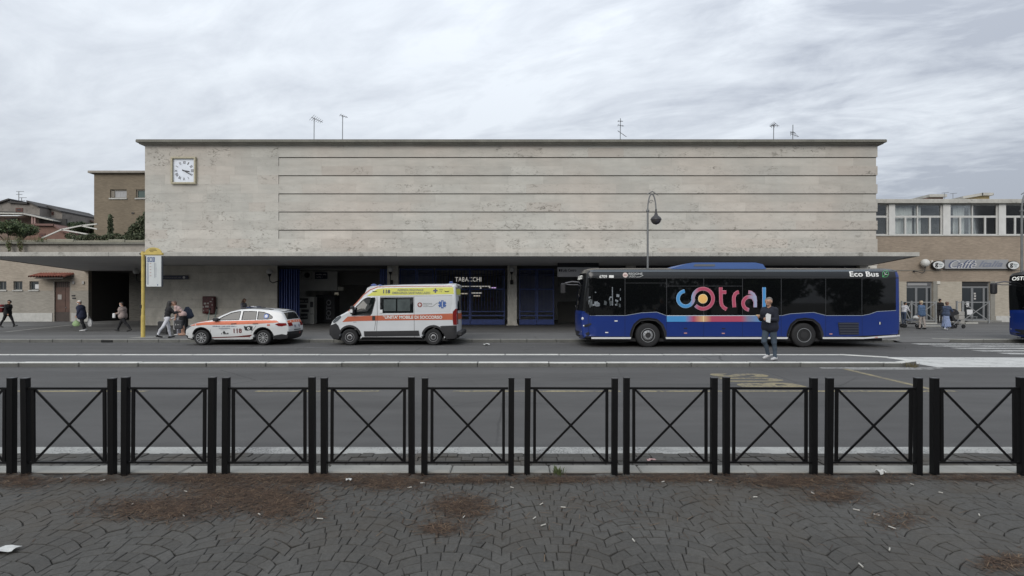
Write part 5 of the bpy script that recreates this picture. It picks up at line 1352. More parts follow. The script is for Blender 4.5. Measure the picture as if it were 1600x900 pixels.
cs.end_patch([(4.27, .38), (4.22, .28), (4.1, .26)], -1, 1, .006).build('rear_valance', VBLK, car, smooth=60)
cs.side([[(3.75, .40), (4.05, .46), (4.30, .40), (4.22, .27), (3.92, .235), (3.72, .30)]], .006, .1, False).build('rear_valance', VBLK, car, smooth=50, fix=False)
cs.side([[(.26, .795), (.60, .905), (1.05, .965), (1.35, .985), (2.3, 1.005), (3.4, 1.03), (3.84, 1.015), (3.95, .935), (3.1, .885), (2.2, .85), (1.0, .84)]], .004, .2, False).build('orange_stripe', ORNG, car, smooth=50, fix=False)
cs.end_patch([(.20, .80), (.60, .925), (1.00, .985)], -.97, -.62, .004, 4).build('hood_stripe', ORNG, car, smooth=60)
cs.side([[(1.22, .295), (2.75, .345), (2.88, .44), (2.2, .37), (1.22, .335)]], .004, .2, False).build('sill_stripe', DKRED, car, smooth=50, fix=False)
cs.side([[(.055, .70), (.20, .80), (.36, .80), (.20, .72), (.07, .655)]], .006, .1, False).build('head_light', HEADL, car, smooth=50, fix=False)
cs.end_patch([(.01, .56), (.05, .66)], -.55, .55, .006).build('grille', VBLK, car, smooth=60); cs.end_patch([(.0, .30), (.0, .42)], -.7, .7, .006).build('air_intake', VBLK, car, smooth=60)
cs.side([[(.05, .38), (.16, .5), (.2, .42), (.12, .33)]], .005, .1, False).build('fog_lamp', VBLK, car, smooth=50, fix=False)
for pts in ([(1.20, .97), (1.16, .6), (1.24, .24)], [(2.36, 1.04), (2.36, .6), (2.32, .21)], [(2.99, 1.04), (3.02, .78), (2.86, .58), (2.72, .3)]): cs.line(pts, .012, SEAM, car, 'door_seam')
for x0 in (2.02, 3.02 - .12): cs.side([[(x0, .895), (x0 + .22, .905), (x0 + .22, .875), (x0, .868)]], .02, .1, False).build('door_handle', VBLK, car, smooth=50, fix=False)
MB().box(1.30, 1.52, -1.02, -.86, 1.0, 1.12, .03).build('mirror', VBLK, car); MB().box(1.30, 1.52, .86, 1.02, 1.0, 1.12, .03).build('mirror', VBLK, car)
N118 = mat('number_dark_red', (.12, .025, .022), .5); PRN = mat('print_blue_grey', (.10, .13, .19), .6)
cs.text('118', 2.09, 2.46, .50, .70, mat('white_shadow', (.75, .72, .72), .5), car, .006, .075); cs.text('118', 2.11, 2.45, .505, .695, N118, car, .009, .04)
def cprint(x0, x1, z0, z1, m, seed):
    r = random.Random(seed); x = x0; h = z1 - z0; mb = MB()
    while x < x1:
        w_ = h * r.uniform(.35, .75)
        if r.random() < .17: x += h * .5
        a, b = z0 + h * r.choice((0, 0, .1)), z1 - h * r.choice((0, .1, .3)); mb.add([(x, -car_hw(x, a) - .006, a), (x + w_, -car_hw(x, a) - .006, a), (x + w_, -car_hw(x, b) - .006, b), (x, -car_hw(x, b) - .006, b)], [(0, 1, 2, 3)]); x += w_ + h * .2
    mb.build('print', m, car, smooth=0, fix=False)
cprint(1.26, 2.20, .765, .805, PRN, 1); cprint(1.52, 1.95, .69, .725, PRN, 2); cprint(1.58, 1.85, .63, .645, PRN, 3); cprint(1.58, 1.88, .455, .515, VBLK, 4)
cs.side([[(1.66, .54), (1.72, .60), (1.78, .54), (1.72, .48)]], .006, .1, False).build('emblem', VBLK, car, smooth=0, fix=False)
cs.side([[(2.53, .80), (2.62, .775), (2.78, .80), (2.90, .775), (2.87, .60), (2.80, .625), (2.68, .605), (2.58, .62)]], .005, .1, False).build('emblem', mat('emblem_black', (.015, .02, .022), .5), car, smooth=0, fix=False)
cs.side([arc_pts(2.73, .70, .055, 0, 345, 16)], .008, .1, False).build('emblem_ring', LAMPW, car, smooth=0, fix=False); cs.side([arc_pts(2.73, .70, .022, 0, 345, 10)], .011, .1, False).build('emblem_dot', VBLK, car, smooth=0, fix=False)
BLUED = mat('blue_badge', (.03, .10, .36), .4)
cs.side([arc_pts(3.40, 1.195, .10, 0, 350, 18)], .004, .1, False).build('window_badge', BLUED, car, smooth=0, fix=False)
for a in range(3):
    d = (math.cos(rad(90 + 60 * a)) * .07, math.sin(rad(90 + 60 * a)) * .07); cs.line([(3.40 - d[0], 1.195 - d[1]), (3.40 + d[0], 1.195 + d[1])], .03, LAMPW, car, 'badge_star', .008)
cs.side([[(3.48, .87), (3.60, .875), (3.60, .80), (3.48, .795)]], .006, .1, False).build('side_sticker', mat('sticker_pink2', (.45, .15, .13), .5), car, smooth=0, fix=False)
for y in (-.58, .58): MB().tube([(2.3, y, 1.47), (2.4, y, 1.50), (3.4, y, 1.485), (3.6, y, 1.45)], .018, 6).build('roof_rail', VBLK, car)
lbar = MB().box(2.40, 2.60, -.5, .5, 1.515, 1.575, .025).build('light_bar', mat('bar_dark_blue', (.015, .025, .07), .25), car); MB().box(2.42, 2.58, -.12, .12, 1.516, 1.59, .02).build('bar_centre', LAMPW, lbar)
MB().box(2.75, 3.05, -.3, -.05, 1.50, 1.55, .02).build('roof_box', VBLK, car)
for x, z in (fa, ra):
    wheel(car, x, -.885, .315, .2, -1); wheel(car, x, .885, .315, .2, 1)
MB().box(.5, 3.6, -.75, .75, .16, .24).build('underbody', VBLK, car, smooth=0)

# ------------------------------------------------------------------ ambulance van
VAN = mat('white_van_paint', (.56, .575, .59), .3, .05, 1.2, coat=.4); YELB = mat('yellow_reflective', (.55, .54, .095), .5, .06, 3); ORV = mat('van_orange', (.42, .10, .045), .45, .08, 3)
def van_hw(x, z):
    w = 1.02 - .24 * ss(.95, 0, x) ** 1.5
    if z < .6: w -= .03 * ((.6 - z) / .4) ** 2
    if z > 1.25: w -= .05 * (z - 1.25) + .10 * max(0, z - 1.9) ** 1.6
    w -= .30 * ss(1.9, 1.0, x) * ss(1.3, 2.1, z) * .3
    if x > 5.15: w -= .05 * ((x - 5.15) / .15) ** 2
    return w
vf, vr = (.91, .335), (4.33, .335)
van_out = [(.14, .24), (.0, .42), (.0, .62), (.04, .80), (.12, .98), (.30, 1.14), (.66, 1.31), (.96, 1.48), (1.22, 1.78), (1.48, 2.09), (1.70, 2.27), (1.90, 2.37), (2.2, 2.425), (3.0, 2.455), (4.2, 2.475), (5.06, 2.48), (5.19, 2.44), (5.235, 2.34), (5.26, 1.9), (5.28, 1.35), (5.30, .9), (5.30, .45), (5.24, .30)] + \
    arc_pts(vr[0], vr[1], .43, -10, 190, 14) + [(3.6, .27), (1.5, .27)] + arc_pts(vf[0], vf[1], .43, -10, 190, 14) + [(.35, .22)]
amb = thing('ambulance', 'white and orange ambulance van with yellow roof band, numbered 118', 'ambulance', (-7.55, YN + 1.02, 0))
vs_ = Shell(van_out, van_hw, .07, .07, .13)
vw1 = [(1.00, 1.23), (1.17, 1.58), (1.42, 1.84), (1.56, 1.93), (1.66, 1.955), (1.94, 1.95), (1.955, 1.86), (1.82, 1.32), (1.76, 1.23)]
vw2 = [(2.15, 1.315), (2.15, 1.965), (3.52, 1.975), (3.52, 1.325)]
vs_.body([vw1, vw2], dark=lambda x, z, nx, nz: nz < -.2 and z < .8 or (x < .3 and z < .80)).build('body', [VAN, VBLK], amb, smooth=40)
for p in (vw1, vw2): vs_.pane(p, VGL, amb, 'side_window', -.012)
PANEL = mat('frosted_pane', (.07, .085, .085), .15, .25, 3)
for a, b in ((2.30, 2.80), (2.86, 3.38)): vs_.pane([(a, 1.40), (a, 1.88), (b, 1.885), (b, 1.405)], PANEL, amb, 'sliding_pane', -.004, False)
vs_.line(vw1 + [vw1[0]], .03, VBLK, amb, 'window_trim', .003)
vs_.end_patch([(.98, 1.50), (1.22, 1.78), (1.48, 2.09), (1.62, 2.21)], -.93, .93).build('windscreen', VGL, amb, smooth=60)
vs_.line([(.86, 1.40), (1.18, 1.74), (1.46, 2.07), (1.72, 2.27), (2.05, 2.40)], .035, ORV, amb, 'pillar_stripe', .012); vs_.line([(2.05, 2.395), (3.2, 2.42), (5.1, 2.43)], .028, ORV, amb, 'roof_line', .010)
vs_.side([[(1.60, 2.02), (2.02, 2.315), (2.4, 2.345), (5.14, 2.385), (5.17, 2.10), (3.4, 2.06), (2.15, 2.035)]], .005, .2, False).build('yellow_band', YELB, amb, smooth=50, fix=False)
vs_.end_patch([(5.24, 2.33), (5.25, 2.08)], -.95, .95, .006).build('yellow_band', YELB, amb, smooth=60)
vs_.side([[(.60, .955), (.84, 1.18), (1.86, 1.215), (3.54, 1.262), (5.17, 1.31), (5.17, 1.045), (3.5, 1.03), (1.86, 1.01), (1.17, .995)]], .005, .2, False).build('orange_stripe', ORV, amb, smooth=50, fix=False)
VTX = mat('van_text_white', (.62, .62, .6), .5); VTD = mat('van_text_dark', (.04, .05, .07), .5); VTG = mat('van_text_grey', (.13, .14, .12), .6)
vs_.text("*UNITA' MOBILE DI SOCCORSO", 2.27, 4.70, 1.085, 1.225, VTX, amb, .010, .035)
vs_.text('118', 2.27, 2.56, 2.125, 2.285, VTD, amb, .010, .05); vs_.text('AZIENDA REGIONALE', 2.85, 3.92, 2.225, 2.315, VTG, amb, .010, .02); vs_.text('EMERGENZA SANITARIA LAZIO', 2.65, 4.20, 2.10, 2.195, VTG, amb, .010, .02)
vs_.line([(4.32, 2.24), (4.50, 2.24)], .06, mat('cross_navy', (.02, .025, .10), .4), amb, 'cross', .010); vs_.line([(4.41, 2.15), (4.41, 2.33)], .06, mat('cross_navy', (.02, .025, .10), .4), amb, 'cross', .012)
vs_.text('ARES', 4.56, 4.72, 2.255, 2.30, VTD, amb, .010); vs_.text('118', 4.56, 4.68, 2.18, 2.225, VTD, amb, .010)
for x in (4.88, 1.92): vs_.side([[(x - .12, 2.235), (x, 2.215), (x + .12, 2.235), (x + .06, 2.185), (x - .06, 2.185)]], .010, .1, False).build('marker_lamp', VBLK, amb, smooth=0, fix=False)
vs_.side([[(3.56, 1.36), (3.56, 1.97), (5.10, 2.0), (5.10, 1.72), (5.02, 1.36)]], .003, .2, False).build('rear_panel', mat('van_panel_grey', (.50, .515, .53), .4, .04, 2), amb, smooth=50, fix=False)
vs_.side([arc_pts(3.78, 1.66, .10, 0, 350, 18)], .009, .1, False).build('region_emblem', mat('region_red', (.22, .05, .04), .5), amb, smooth=0, fix=False); vs_.line([(3.72, 1.66), (3.84, 1.66)], .03, VTX, amb, 'emblem_cross', .012); vs_.line([(3.78, 1.60), (3.78, 1.72)], .03, VTX, amb, 'emblem_cross', .013)
vs_.text('REGIONE', 3.92, 4.28, 1.67, 1.73, VTG, amb, .009); vs_.text('LAZIO', 3.92, 4.14, 1.58, 1.64, VTG, amb, .009)
vs_.line([(4.15, 1.585), (4.32, 1.60), (4.46, 1.72), (4.56, 1.75)], .015, VTG, amb, 'emblem_curl', .009)
SOL = mat('star_blue', (.03, .09, .28), .4)
for a in range(3):
    d = (math.cos(rad(90 + 60 * a)) * .165, math.sin(rad(90 + 60 * a)) * .165); vs_.line([(4.70 - d[0], 1.68 - d[1]), (4.70 + d[0], 1.68 + d[1])], .105, SOL, amb, 'star_of_life', .009 + .0012 * a)
vs_.line([(4.70, 1.56), (4.70, 1.80)], .022, VTX, amb, 'star_staff', .014)
vs_.side([[(1.52, .37), (1.50, .58), (3.74, .61), (3.78, .39)]], .03, .2, False).build('side_moulding', VBLK, amb, smooth=50, fix=False)
vs_.side([[(4.80, .36), (4.76, .60), (4.60, .775), (4.70, .80), (5.29, .82), (5.29, .34), (5.2, .28), (4.86, .26)]], .012, .12, False).build('rear_quarter_guard', VBLK, amb, smooth=50, fix=False)
vs_.side([[(.02, .80), (.30, .90), (.42, .80), (.50, .62), (.46, .40), (.44, .26), (.15, .26), (.03, .42)]], .012, .12, False).build('front_bumper', VBLK, amb, smooth=50, fix=False)
vs_.end_patch([(.16, .26), (.0, .42), (.0, .62), (.04, .82)], -1.05, 1.05, .012).build('front_bumper', VBLK, amb, smooth=60)
vs_.side([[(.14, .955), (.30, 1.12), (.52, 1.225), (.55, 1.14), (.40, 1.0), (.22, .90)]], .010, .1, False).build('head_light', HEADL, amb, smooth=50, fix=False)
vs_.side([arc_pts(vf[0], vf[1], .485, 15, 165, 10) + arc_pts(vf[0], vf[1], .42, 165, 15, 10)], .015, .1, False).build('arch_trim', VBLK, amb, smooth=50, fix=False)
vs_.side([arc_pts(vr[0], vr[1], .485, 20, 165, 10) + arc_pts(vr[0], vr[1], .42, 165, 20, 10)], .015, .1, False).build('arch_trim', VBLK, amb, smooth=50, fix=False)
vs_.side([[(5.13, 1.38), (5.24, 1.50), (5.285, 1.50), (5.30, .84), (5.15, .84), (5.13, 1.0)]], .014, .1, False).build('tail_light', REDL, amb, smooth=50, fix=False)
for f0, f1 in ((-1.0, -.86), (.86, 1.0)): vs_.end_patch([(5.275, 1.5), (5.30, .86)], f0, f1, .010, 3).build('tail_light', REDL, amb, smooth=60)
for f0, f1 in ((-.84, -.04), (.04, .84)): vs_.end_patch([(5.245, 2.02), (5.275, 1.42)], f0, f1, .008).build('rear_window', VGL, amb, smooth=60)
vs_.end_patch([(5.28, 1.30), (5.297, 1.05)], -.84, .84, .008).build('rear_stripe', ORV, amb, smooth=60)
MB().box(5.30, 5.52, -.98, .98, .38, .58, .04).build('rear_bumper_step', VBLK, amb)
for pts in ([(2.02, 2.0), (2.05, 1.2), (2.0, .3)], [(3.54, 1.99), (3.56, .32)], [(2.16, 2.0), (3.6, 2.02), (5.1, 2.03)], [(1.98, 1.0), (1.93, .62)], [(1.06, .95), (1.2, .96)]): vs_.line(pts, .014, SEAM, amb, 'door_seam')
vs_.side([[(1.84, 1.03), (1.84, 1.20), (1.96, 1.205), (1.96, 1.03)]], .02, .1, False).build('door_handle', VBLK, amb, smooth=0, fix=False)
MB().box(2.14, 2.26, -1.04, -1.0, 1.32, 1.46, .01).build('latch_box', LAMPW, amb)
mr = MB().box(.98, 1.14, -1.24, -1.05, 1.28, 1.62, .04).build('mirror', VBLK, amb); MB().box(1.0, 1.10, -1.255, -1.238, 1.34, 1.48, .02).build('mirror_lamp', LAMPW, mr); MB().tube([(1.1, -.98, 1.3), (1.08, -1.08, 1.36)], .03, 6).build('mirror_arm', VBLK, mr)
MB().box(.98, 1.14, 1.05, 1.24, 1.28, 1.62, .04).build('mirror', VBLK, amb)
hd_ = MB().prism([(1.46, 2.1), (1.58, 2.36), (1.74, 2.43), (2.05, 2.45), (2.1, 2.38), (1.75, 2.2)], 'y', -.80, .80).build('roof_fairing', VAN, amb)
for y in (-.55, .5): MB().ball((1.78, y, 2.46), (.13, .12, .075), 12).build('beacon', BLUEL, amb)
rf = MB().prism([(4.72, 2.49), (4.95, 2.535), (5.22, 2.54), (5.34, 2.46), (5.30, 2.36), (5.2, 2.42), (5.1, 2.485)], 'y', -.78, .78).build('rear_fairing', VAN, amb)
MB().prism([(5.24, 2.52), (5.35, 2.45), (5.31, 2.36), (5.26, 2.40)], 'y', -.80, -.60).build('rear_work_lamp', mat('lamp_grid', (.15, .15, .16), .3), amb, smooth=0); MB().ball((5.0, -.5, 2.58), (.09, .08, .06), 10).build('beacon', BLUEL, amb)
for x, z in (vf, vr):
    wheel(amb, x, -1.0, .335, .22, -1, style='steel', rim_r=.56, hub=.36); wheel(amb, x, 1.0, .335, .22, 1, style='steel', rim_r=.56, hub=.36)
MB().box(.5, 4.9, -.85, .85, .18, .30).build('underbody', VBLK, amb, smooth=0)

# ------------------------------------------------------------------ long blue bus
BUSB = mat('bus_blue', (.0065, .027, .170), .28, .06, .8, coat=.4); BGL = mat('bus_black_glass', (.004, .0045, .005), .03, spec=.42); BCOVE = mat('bus_roof_cove', (.010, .011, .012), .2, spec=.5); BAC = mat('bus_roof_unit', (.06, .12, .31), .4, .06, 1); SKW = mat('skirt_white', (.62, .62, .62), .4)
YBN = 20.5; XB0 = 2.75
def bu(px): return (px - 800) * .025 - XB0
def bz(py): return 1.85 - (py - 469) * .025
BW = 1.275
def bus_hw(x, z):
    w = BW - .30 * ss(.42, 0, x) ** 2.2 - .05 * ss(12.2, 12.45, x) ** 2
    if z > 2.72: w -= .10 * ((z - 2.72) / .33) ** 2
    return w
f_, r_ = (bu(1013), .475), (bu(1258), .475)
def arch(cx, r=.58): return [(cx + .66, .33), (cx + .60, .62), (cx + .50, .86), (cx + .30, 1.03), (cx, 1.07), (cx - .30, 1.03), (cx - .50, .86), (cx - .60, .62), (cx - .66, .33)]
bus_out = [(.10, .35), (.02, .48), (.0, .9), (.0, 1.30), (.03, 1.42), (.10, 2.2), (.18, 2.9), (.28, 3.02), (.5, 3.065), (6, 3.075), (12.2, 3.06), (12.36, 3.02), (12.42, 2.8), (12.45, 1.4), (12.45, .5), (12.30, .42), (10.4, .33)] + arch(r_[0]) + arch(f_[0]) + [(.8, .33)]
def make_bus(label, loc, front_text):
    b = thing('city_bus', label, 'bus', loc, 0, 'blue buses along the station kerb')
    S = Shell(bus_out, bus_hw, .10, .10, .22)
    S.body([], dark=lambda x, z, nx, nz: 1 if (nz < -.3 and z < 1.1 or nz < -.1 and z < .9 and .6 < x < 11.8) else (2 if (x < .5 and z > 1.4) or (z > 2.95 and x < 12.3) else 0)).build('body', [BUSB, VBLK, BCOVE], b, smooth=40)
    blue_top = [(.0, 1.37), (.30, 1.25), (bu(977), 1.25), (bu(1001.5), 1.355), (bu(1026), 1.385), (bu(1041), 1.25), (bu(1222), 1.25), (bu(1235), 1.32), (bu(1271), 1.375), (bu(1291), 1.25), (bu(1347), 1.25), (bu(1358), 1.30), (bu(1370), 1.405), (bu(1400), 1.45)]
    S.side([[(.16, 2.72), (.10, 1.40)] + blue_top[1:] + [(12.24, 1.46), (12.24, 2.72)]], .008, .08, False).build('window_band', BGL, b, smooth=50, fix=False)
    S.side([[(.20, 2.73), (12.24, 2.73), (12.24, 2.985), (.32, 2.985)]], .008, .08, False).build('roof_cove', BCOVE, b, smooth=50, fix=False)
    S.side([[(.3, 2.70), (12.36, 2.70), (12.36, 2.735), (.3, 2.735)]], .012, .5, False).build('gutter_rail', VBLK, b, smooth=50, fix=False)
    S.line([(.32, 2.99), (12.3, 3.0)], .05, mat('roof_edge_pale', (.10, .12, .14), .3), b, 'roof_edge', .012)
    S.line(blue_top[1:], .018, mat('thin_pale_line', (.30, .34, .42), .4), b, 'belt_line', .010)
    for a, c in ((.35, f_[0] - .68), (f_[0] + .68, r_[0] - .68), (r_[0] + .68, 11.0)): S.side([[(a, .335), (a, .405), (c, .405), (c, .335)]], .008, .5, False).build('white_skirt', SKW, b, smooth=50, fix=False)
    S.line([(11.0, .37), (12.43, .47)], .065, SKW, b, 'white_skirt', .009)
    for px in (976.5, 1041.5, 1099.5, 1160, 1220.5, 1290, 1346.5): S.line([(bu(px), 2.70), (bu(px), 1.25 if px != 1041 else 1.25)], .022, mat('glass_joint', (.025, .027, .03), .5), b, 'glass_joint', .010)
    for px in (919.5, 976.5, 1041.5, 1099.5, 1160, 1220.5, 1290, 1347): S.line([(bu(px), 1.24), (bu(px), .41)], .012, mat('blue_seam', (.005, .01, .04), .6), b, 'panel_seam', .006)
    S.line([(bu(1041.5), 2.40), (bu(1160), 2.40)], .018, mat('glass_joint', (.025, .027, .03), .5), b, 'vent_window_edge', .010); S.line([(bu(977), 2.52), (bu(1041), 2.52)], .014, mat('glass_joint', (.025, .027, .03), .5), b, 'vent_window_edge', .010)
    # wheel arches trims, wheels
    for cx in (f_[0], r_[0]):
        S.side([[(x_ * 1.0, z_) for x_, z_ in arch(cx)] + [(cx - .69, .33), (cx - .63, .64), (cx - .523, .888), (cx - .313, 1.065), (cx, 1.108), (cx + .313, 1.065), (cx + .523, .888), (cx + .63, .64), (cx + .69, .33)]], .010, .1, False).build('arch_trim', VBLK, b, smooth=50, fix=False)
    wheel(b, f_[0], -BW + .05, .475, .3, -1, style='bus', rim_r=.58, hub=.5); wheel(b, r_[0], -BW + .07, .475, .3, -1, style='bus_rear', rim_r=.58, hub=.5)
    wheel(b, f_[0], BW - .05, .475, .3, 1, style='bus', rim_r=.58, hub=.5); wheel(b, r_[0], BW - .07, .475, .3, 1, style='bus_rear', rim_r=.58, hub=.5)
    MB().box(.5, 11.9, -1.0, 1.0, .22, .34).build('underbody', VBLK, b, smooth=0)
    # roof unit
    xa, xb = bu(1047), bu(1203)
    ru = MB(); ru.prism([(xa, 3.06), (xa + .75, 3.30), (xa + 1.0, 3.34), (xb - .45, 3.34), (xb - .15, 3.27), (xb, 3.06)], 'y', -1.02, 1.02)
    ro = ru.build('roof_unit', BAC, b); MB().prism([(xa + 1.0, 3.19), (xa + 1.05, 3.27), (xa + 1.85, 3.27), (xa + 1.85, 3.19)], 'y', -1.035, -1.018).build('roof_unit_vent', mat('vent_grey', (.12, .13, .14), .6), ro, smooth=0)
    for k in range(4): MB().box(xb + 1.6 + k * 1.0, xb + 1.63 + k * 1.0, -.2, -.17, 3.07, 3.22).build('roof_rod', VBLK, b, smooth=0)
    # front
    S.end_patch([(.035, 1.44), (.10, 2.2), (.15, 2.62)], -1.0, 1.0, .012).build('windscreen', BGL, b, smooth=60)
    dp = S.end_patch([(.152, 2.63), (.18, 2.92)], -1.0, 1.0, .012).build('destination_box', BGL, b, smooth=60)
    lettering(front_text, lambda u, v: (.145 + .03 * v - .125 * (1 - (.78 - u * 1.3) ** 2), .78 * BW - u * 1.3 * BW, 2.70 + v * .16), mat('led_white', (.8, .8, .75), .5, emit=.5), dp, bold=.015)
    wi = MB(); wi.tube([(.0, .5, 1.47), (-.10, .1, 1.62), (-.12, -.25, 1.55)], .02, 6); wi.build('wiper', VBLK, b)
    for sg in (1, -1):
        hl = MB(); 
        for y, z, rr in ((.98, 1.12, .10), (.88, .86, .075), (1.02, .84, .06), (.92, .60, .055)): hl.ball((.055 if y < 1 else .10, sg * y, z), (.06, rr, rr * .8), 10)
        hl.build('head_light', LAMPW, b)
    S.side([[(.06, .86), (.33, .96), (.36, .90), (.12, .78)]], .008, .1, False).build('head_light', VBLK, b, smooth=50, fix=False); S.side([[(.14, .55), (.26, .62), (.28, .52), (.18, .45)]], .008, .1, False).build('fog_lamp', VBLK, b, smooth=50, fix=False)
    fg_ = S.end_patch([(.04, .40), (.0, .62)], -.8, .8, .008).build('front_bumper_inset', VBLK, b, smooth=60)
    mr = MB(); mr.tube([(.22, 1.06, 2.62), (-.1, 1.14, 2.66), (-.42, 1.18, 2.60)], .03, 8); mr.tube([(.2, 1.04, 2.52), (-.2, 1.14, 2.52), (-.42, 1.18, 2.56)], .02, 8); mo = mr.build('mirror_arm', mat('mirror_arm_grey', (.10, .10, .11), .4), b)
    MB().box(-.62, -.40, 1.08, 1.30, 2.12, 2.60, .05).build('mirror', VBLK, mo)
    # reflections in the front side window, painted as small pale and dark patches
    CAB = mat('cab_reflection', (.17, .19, .21), .5, .4, 14); CAB2 = mat('cab_reflection_dark', (.05, .06, .065), .5, .4, 14)
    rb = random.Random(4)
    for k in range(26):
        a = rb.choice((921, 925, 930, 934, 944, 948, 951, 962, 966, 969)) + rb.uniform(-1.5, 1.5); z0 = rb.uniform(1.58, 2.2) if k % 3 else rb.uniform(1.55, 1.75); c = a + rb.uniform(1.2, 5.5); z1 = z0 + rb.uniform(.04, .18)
        S.pane([(bu(a), z0), (bu(a + rb.uniform(-.8, .8)), z1), (bu(c), z1 - rb.uniform(-.04, .05)), (bu(c), z0 + rb.uniform(-.03, .04))], CAB if k % 2 else CAB2, b, 'cab_reflection', .010 + .0004 * k, False)
    S.line([(bu(957), 1.64), (bu(956.6), 2.36)], .035, CAB, b, 'cab_pole', .022)
    # writing
    TW = mat('bus_text_white', (.72, .72, .70), .5)
    S.text('6709', bu(936.5), bu(948.5), bz(434.5), bz(429.7), TW, b, .014, .02); S.pane([(bu(951.5), bz(434)), (bu(951.5), bz(430)), (bu(959), bz(430)), (bu(959), bz(434))], TW, b, 'sticker', .014, False)
    S.pane(arc_pts(bu(977), bz(429.8), .10, 0, 345, 16), mat('region_pale', (.55, .45, .42), .5), b, 'region_emblem', .014, False); S.line([(bu(974.5), bz(429.8)), (bu(979.5), bz(429.8))], .03, mat('region_red', (.22, .05, .04), .5), b, 'emblem_cross', .018)
    S.text('REGIONE', bu(982.5), bu(1004), bz(429.4), bz(426.0), mat('bus_text_grey', (.42, .43, .42), .5), b, .014, .01); S.text('LAZIO', bu(982.5), bu(993), bz(433.4), bz(430.4), mat('bus_text_grey', (.42, .43, .42), .5), b, .014, .01)
    S.line([(bu(994), bz(433)), (bu(1000), bz(432.6)), (bu(1005), bz(430))], .02, mat('bus_text_grey', (.42, .43, .42), .5), b, 'emblem_curl', .014)
    S.text('Eco Bus', bu(1327.8), bu(1373), bz(432.3), bz(424.0), TW, b, .016, .02)
    LG = mat('leaf_green', (.10, .42, .16), .5)
    lx, lz = bu(1383.5), bz(427.8)
    S.line([(lx - .12, lz - .13), (lx - .10, lz + .04), (lx, lz + .13), (lx + .13, lz + .14), (lx + .13, lz - .02), (lx + .04, lz - .12), (lx - .12, lz - .13)], .014, LG, b, 'leaf_emblem', .016); S.line([(lx - .12, lz - .13), (lx + .08, lz + .08)], .02, LG, b, 'leaf_emblem', .018); S.line([(lx - .02, lz + .06), (lx - .02, lz - .03), (lx + .08, lz - .03)], .012, TW, b, 'leaf_emblem', .019)
    S.pane(arc_pts(bu(1375), bz(505), .055, 0, 340, 12), mat('badge_blue_black', (.02, .03, .06), .5), b, 'badge', .010, False); S.line([(bu(1374.5), bz(507)), (bu(1374.5), bz(503))], .03, TW, b, 'badge_mark', .013)
    RDS = mat('red_white_sticker', (.5, .25, .22), .5)
    for px, py in ((962.5, 501.5), (948, 519.5), (1071, 520.5), (1130, 520.8), (1298, 521.8), (1369, 527)): S.pane([(bu(px) - .06, bz(py) - .02), (bu(px) - .06, bz(py) + .02), (bu(px) + .06, bz(py) + .02), (bu(px) + .06, bz(py) - .02)], RDS if px > 965 else TW, b, 'sticker', .010, False)
    for px, py in ((1071, 513), (1130.5, 513.5)): S.pane([(bu(px) - .07, bz(py) - .02), (bu(px) - .07, bz(py) + .02), (bu(px) + .07, bz(py) + .02), (bu(px) + .07, bz(py) - .02)], VBLK, b, 'flap_handle', .010, False)
    gx0, gx1 = bu(1309), bu(1341.5)
    for k in range(5):
        z = .96 - k * .10; S.side([[(gx0 + .02 * k, z - .045), (gx0 + .02 * k, z), (gx1, z), (gx1, z - .045)]], .03, .3, False).build('vent_slat', mat('vent_slat_dark', (.035, .04, .055), .5), b, smooth=0, fix=False)
    S.pane([(gx0 + .05, .50), (gx0, .98), (gx1, .98), (gx1, .50)], mat('vent_back', (.012, .016, .035), .7), b, 'vent_back', .007, False)
    # colour stripe and logo with a gradient along the bus
    def grad(name, stops):
        def fn(g, p):
            x = g('ShaderNodeSeparateXYZ', None, {0: g('ShaderNodeTexCoord').outputs['Object']}).outputs[0]
            n = g('ShaderNodeValToRGB', None, {0: g.ramp(x, stops[0][0], stops[-1][0])}); e = n.color_ramp.elements
            while len(e) > 1: e.remove(e[-1])
            for i, (x_, c_) in enumerate(stops):
                q = (x_ - stops[0][0]) / (stops[-1][0] - stops[0][0])
                if i == 0: e[0].position = 0; e[0].color = tuple(c_) + (1,)
                else: ne = e.new(q); ne.color = tuple(c_) + (1,)
            return n.outputs[0], None
        return custom(name, fn, .35)
    BL, PK, GO, LV = (.07, .28, .58), (.42, .075, .13), (.65, .42, .22), (.35, .30, .42)
    SG = grad('stripe_gradient', [(bu(1041), BL), (bu(1070), BL), (bu(1084), PK), (bu(1098.5), GO), (bu(1112), PK), (bu(1158), PK), (bu(1168), (.20, .20, .30)), (bu(1196), BL)])
    S.side([[(bu(1041.7), 1.008), (bu(1041.7), 1.235), (bu(1210), 1.235), (bu(1210), 1.008)]], .009, .3, False).build('colour_stripe', SG, b, smooth=0, fix=False)
    S.line([(bu(1041.7), 1.243), (bu(1210), 1.243)], .02, mat('stripe_edge', (.55, .60, .66), .4), b, 'stripe_edge', .012)
    S.line([(bu(1099), 1.008), (bu(1099), 1.24)], .03, mat('stripe_glow', (.8, .62, .38), .4), b, 'stripe_edge', .013)
    LGm = grad('logo_gradient', [(bu(1056), BL), (bu(1077), BL), (bu(1083), LV), (bu(1092), PK), (bu(1166), PK), (bu(1173), LV), (bu(1182), (.33, .40, .55)), (bu(1189), BL), (bu(1200), BL)])
    LGe = grad('logo_edge_gradient', [(bu(1056), (.25, .45, .68)), (bu(1080), (.25, .45, .68)), (bu(1092), (.55, .22, .28)), (bu(1166), (.55, .22, .28)), (bu(1200), (.25, .45, .68))])
    def lp(a, c): return (bu(1050 + a / 10.667), bz(440 + c / 10.667))
    def arcl(cx, cy, r, a0, a1, n=24): return [lp(cx + r * math.cos(rad(a0 + (a1 - a0) * i / n)), cy - r * math.sin(rad(a0 + (a1 - a0) * i / n))) for i in range(n + 1)]
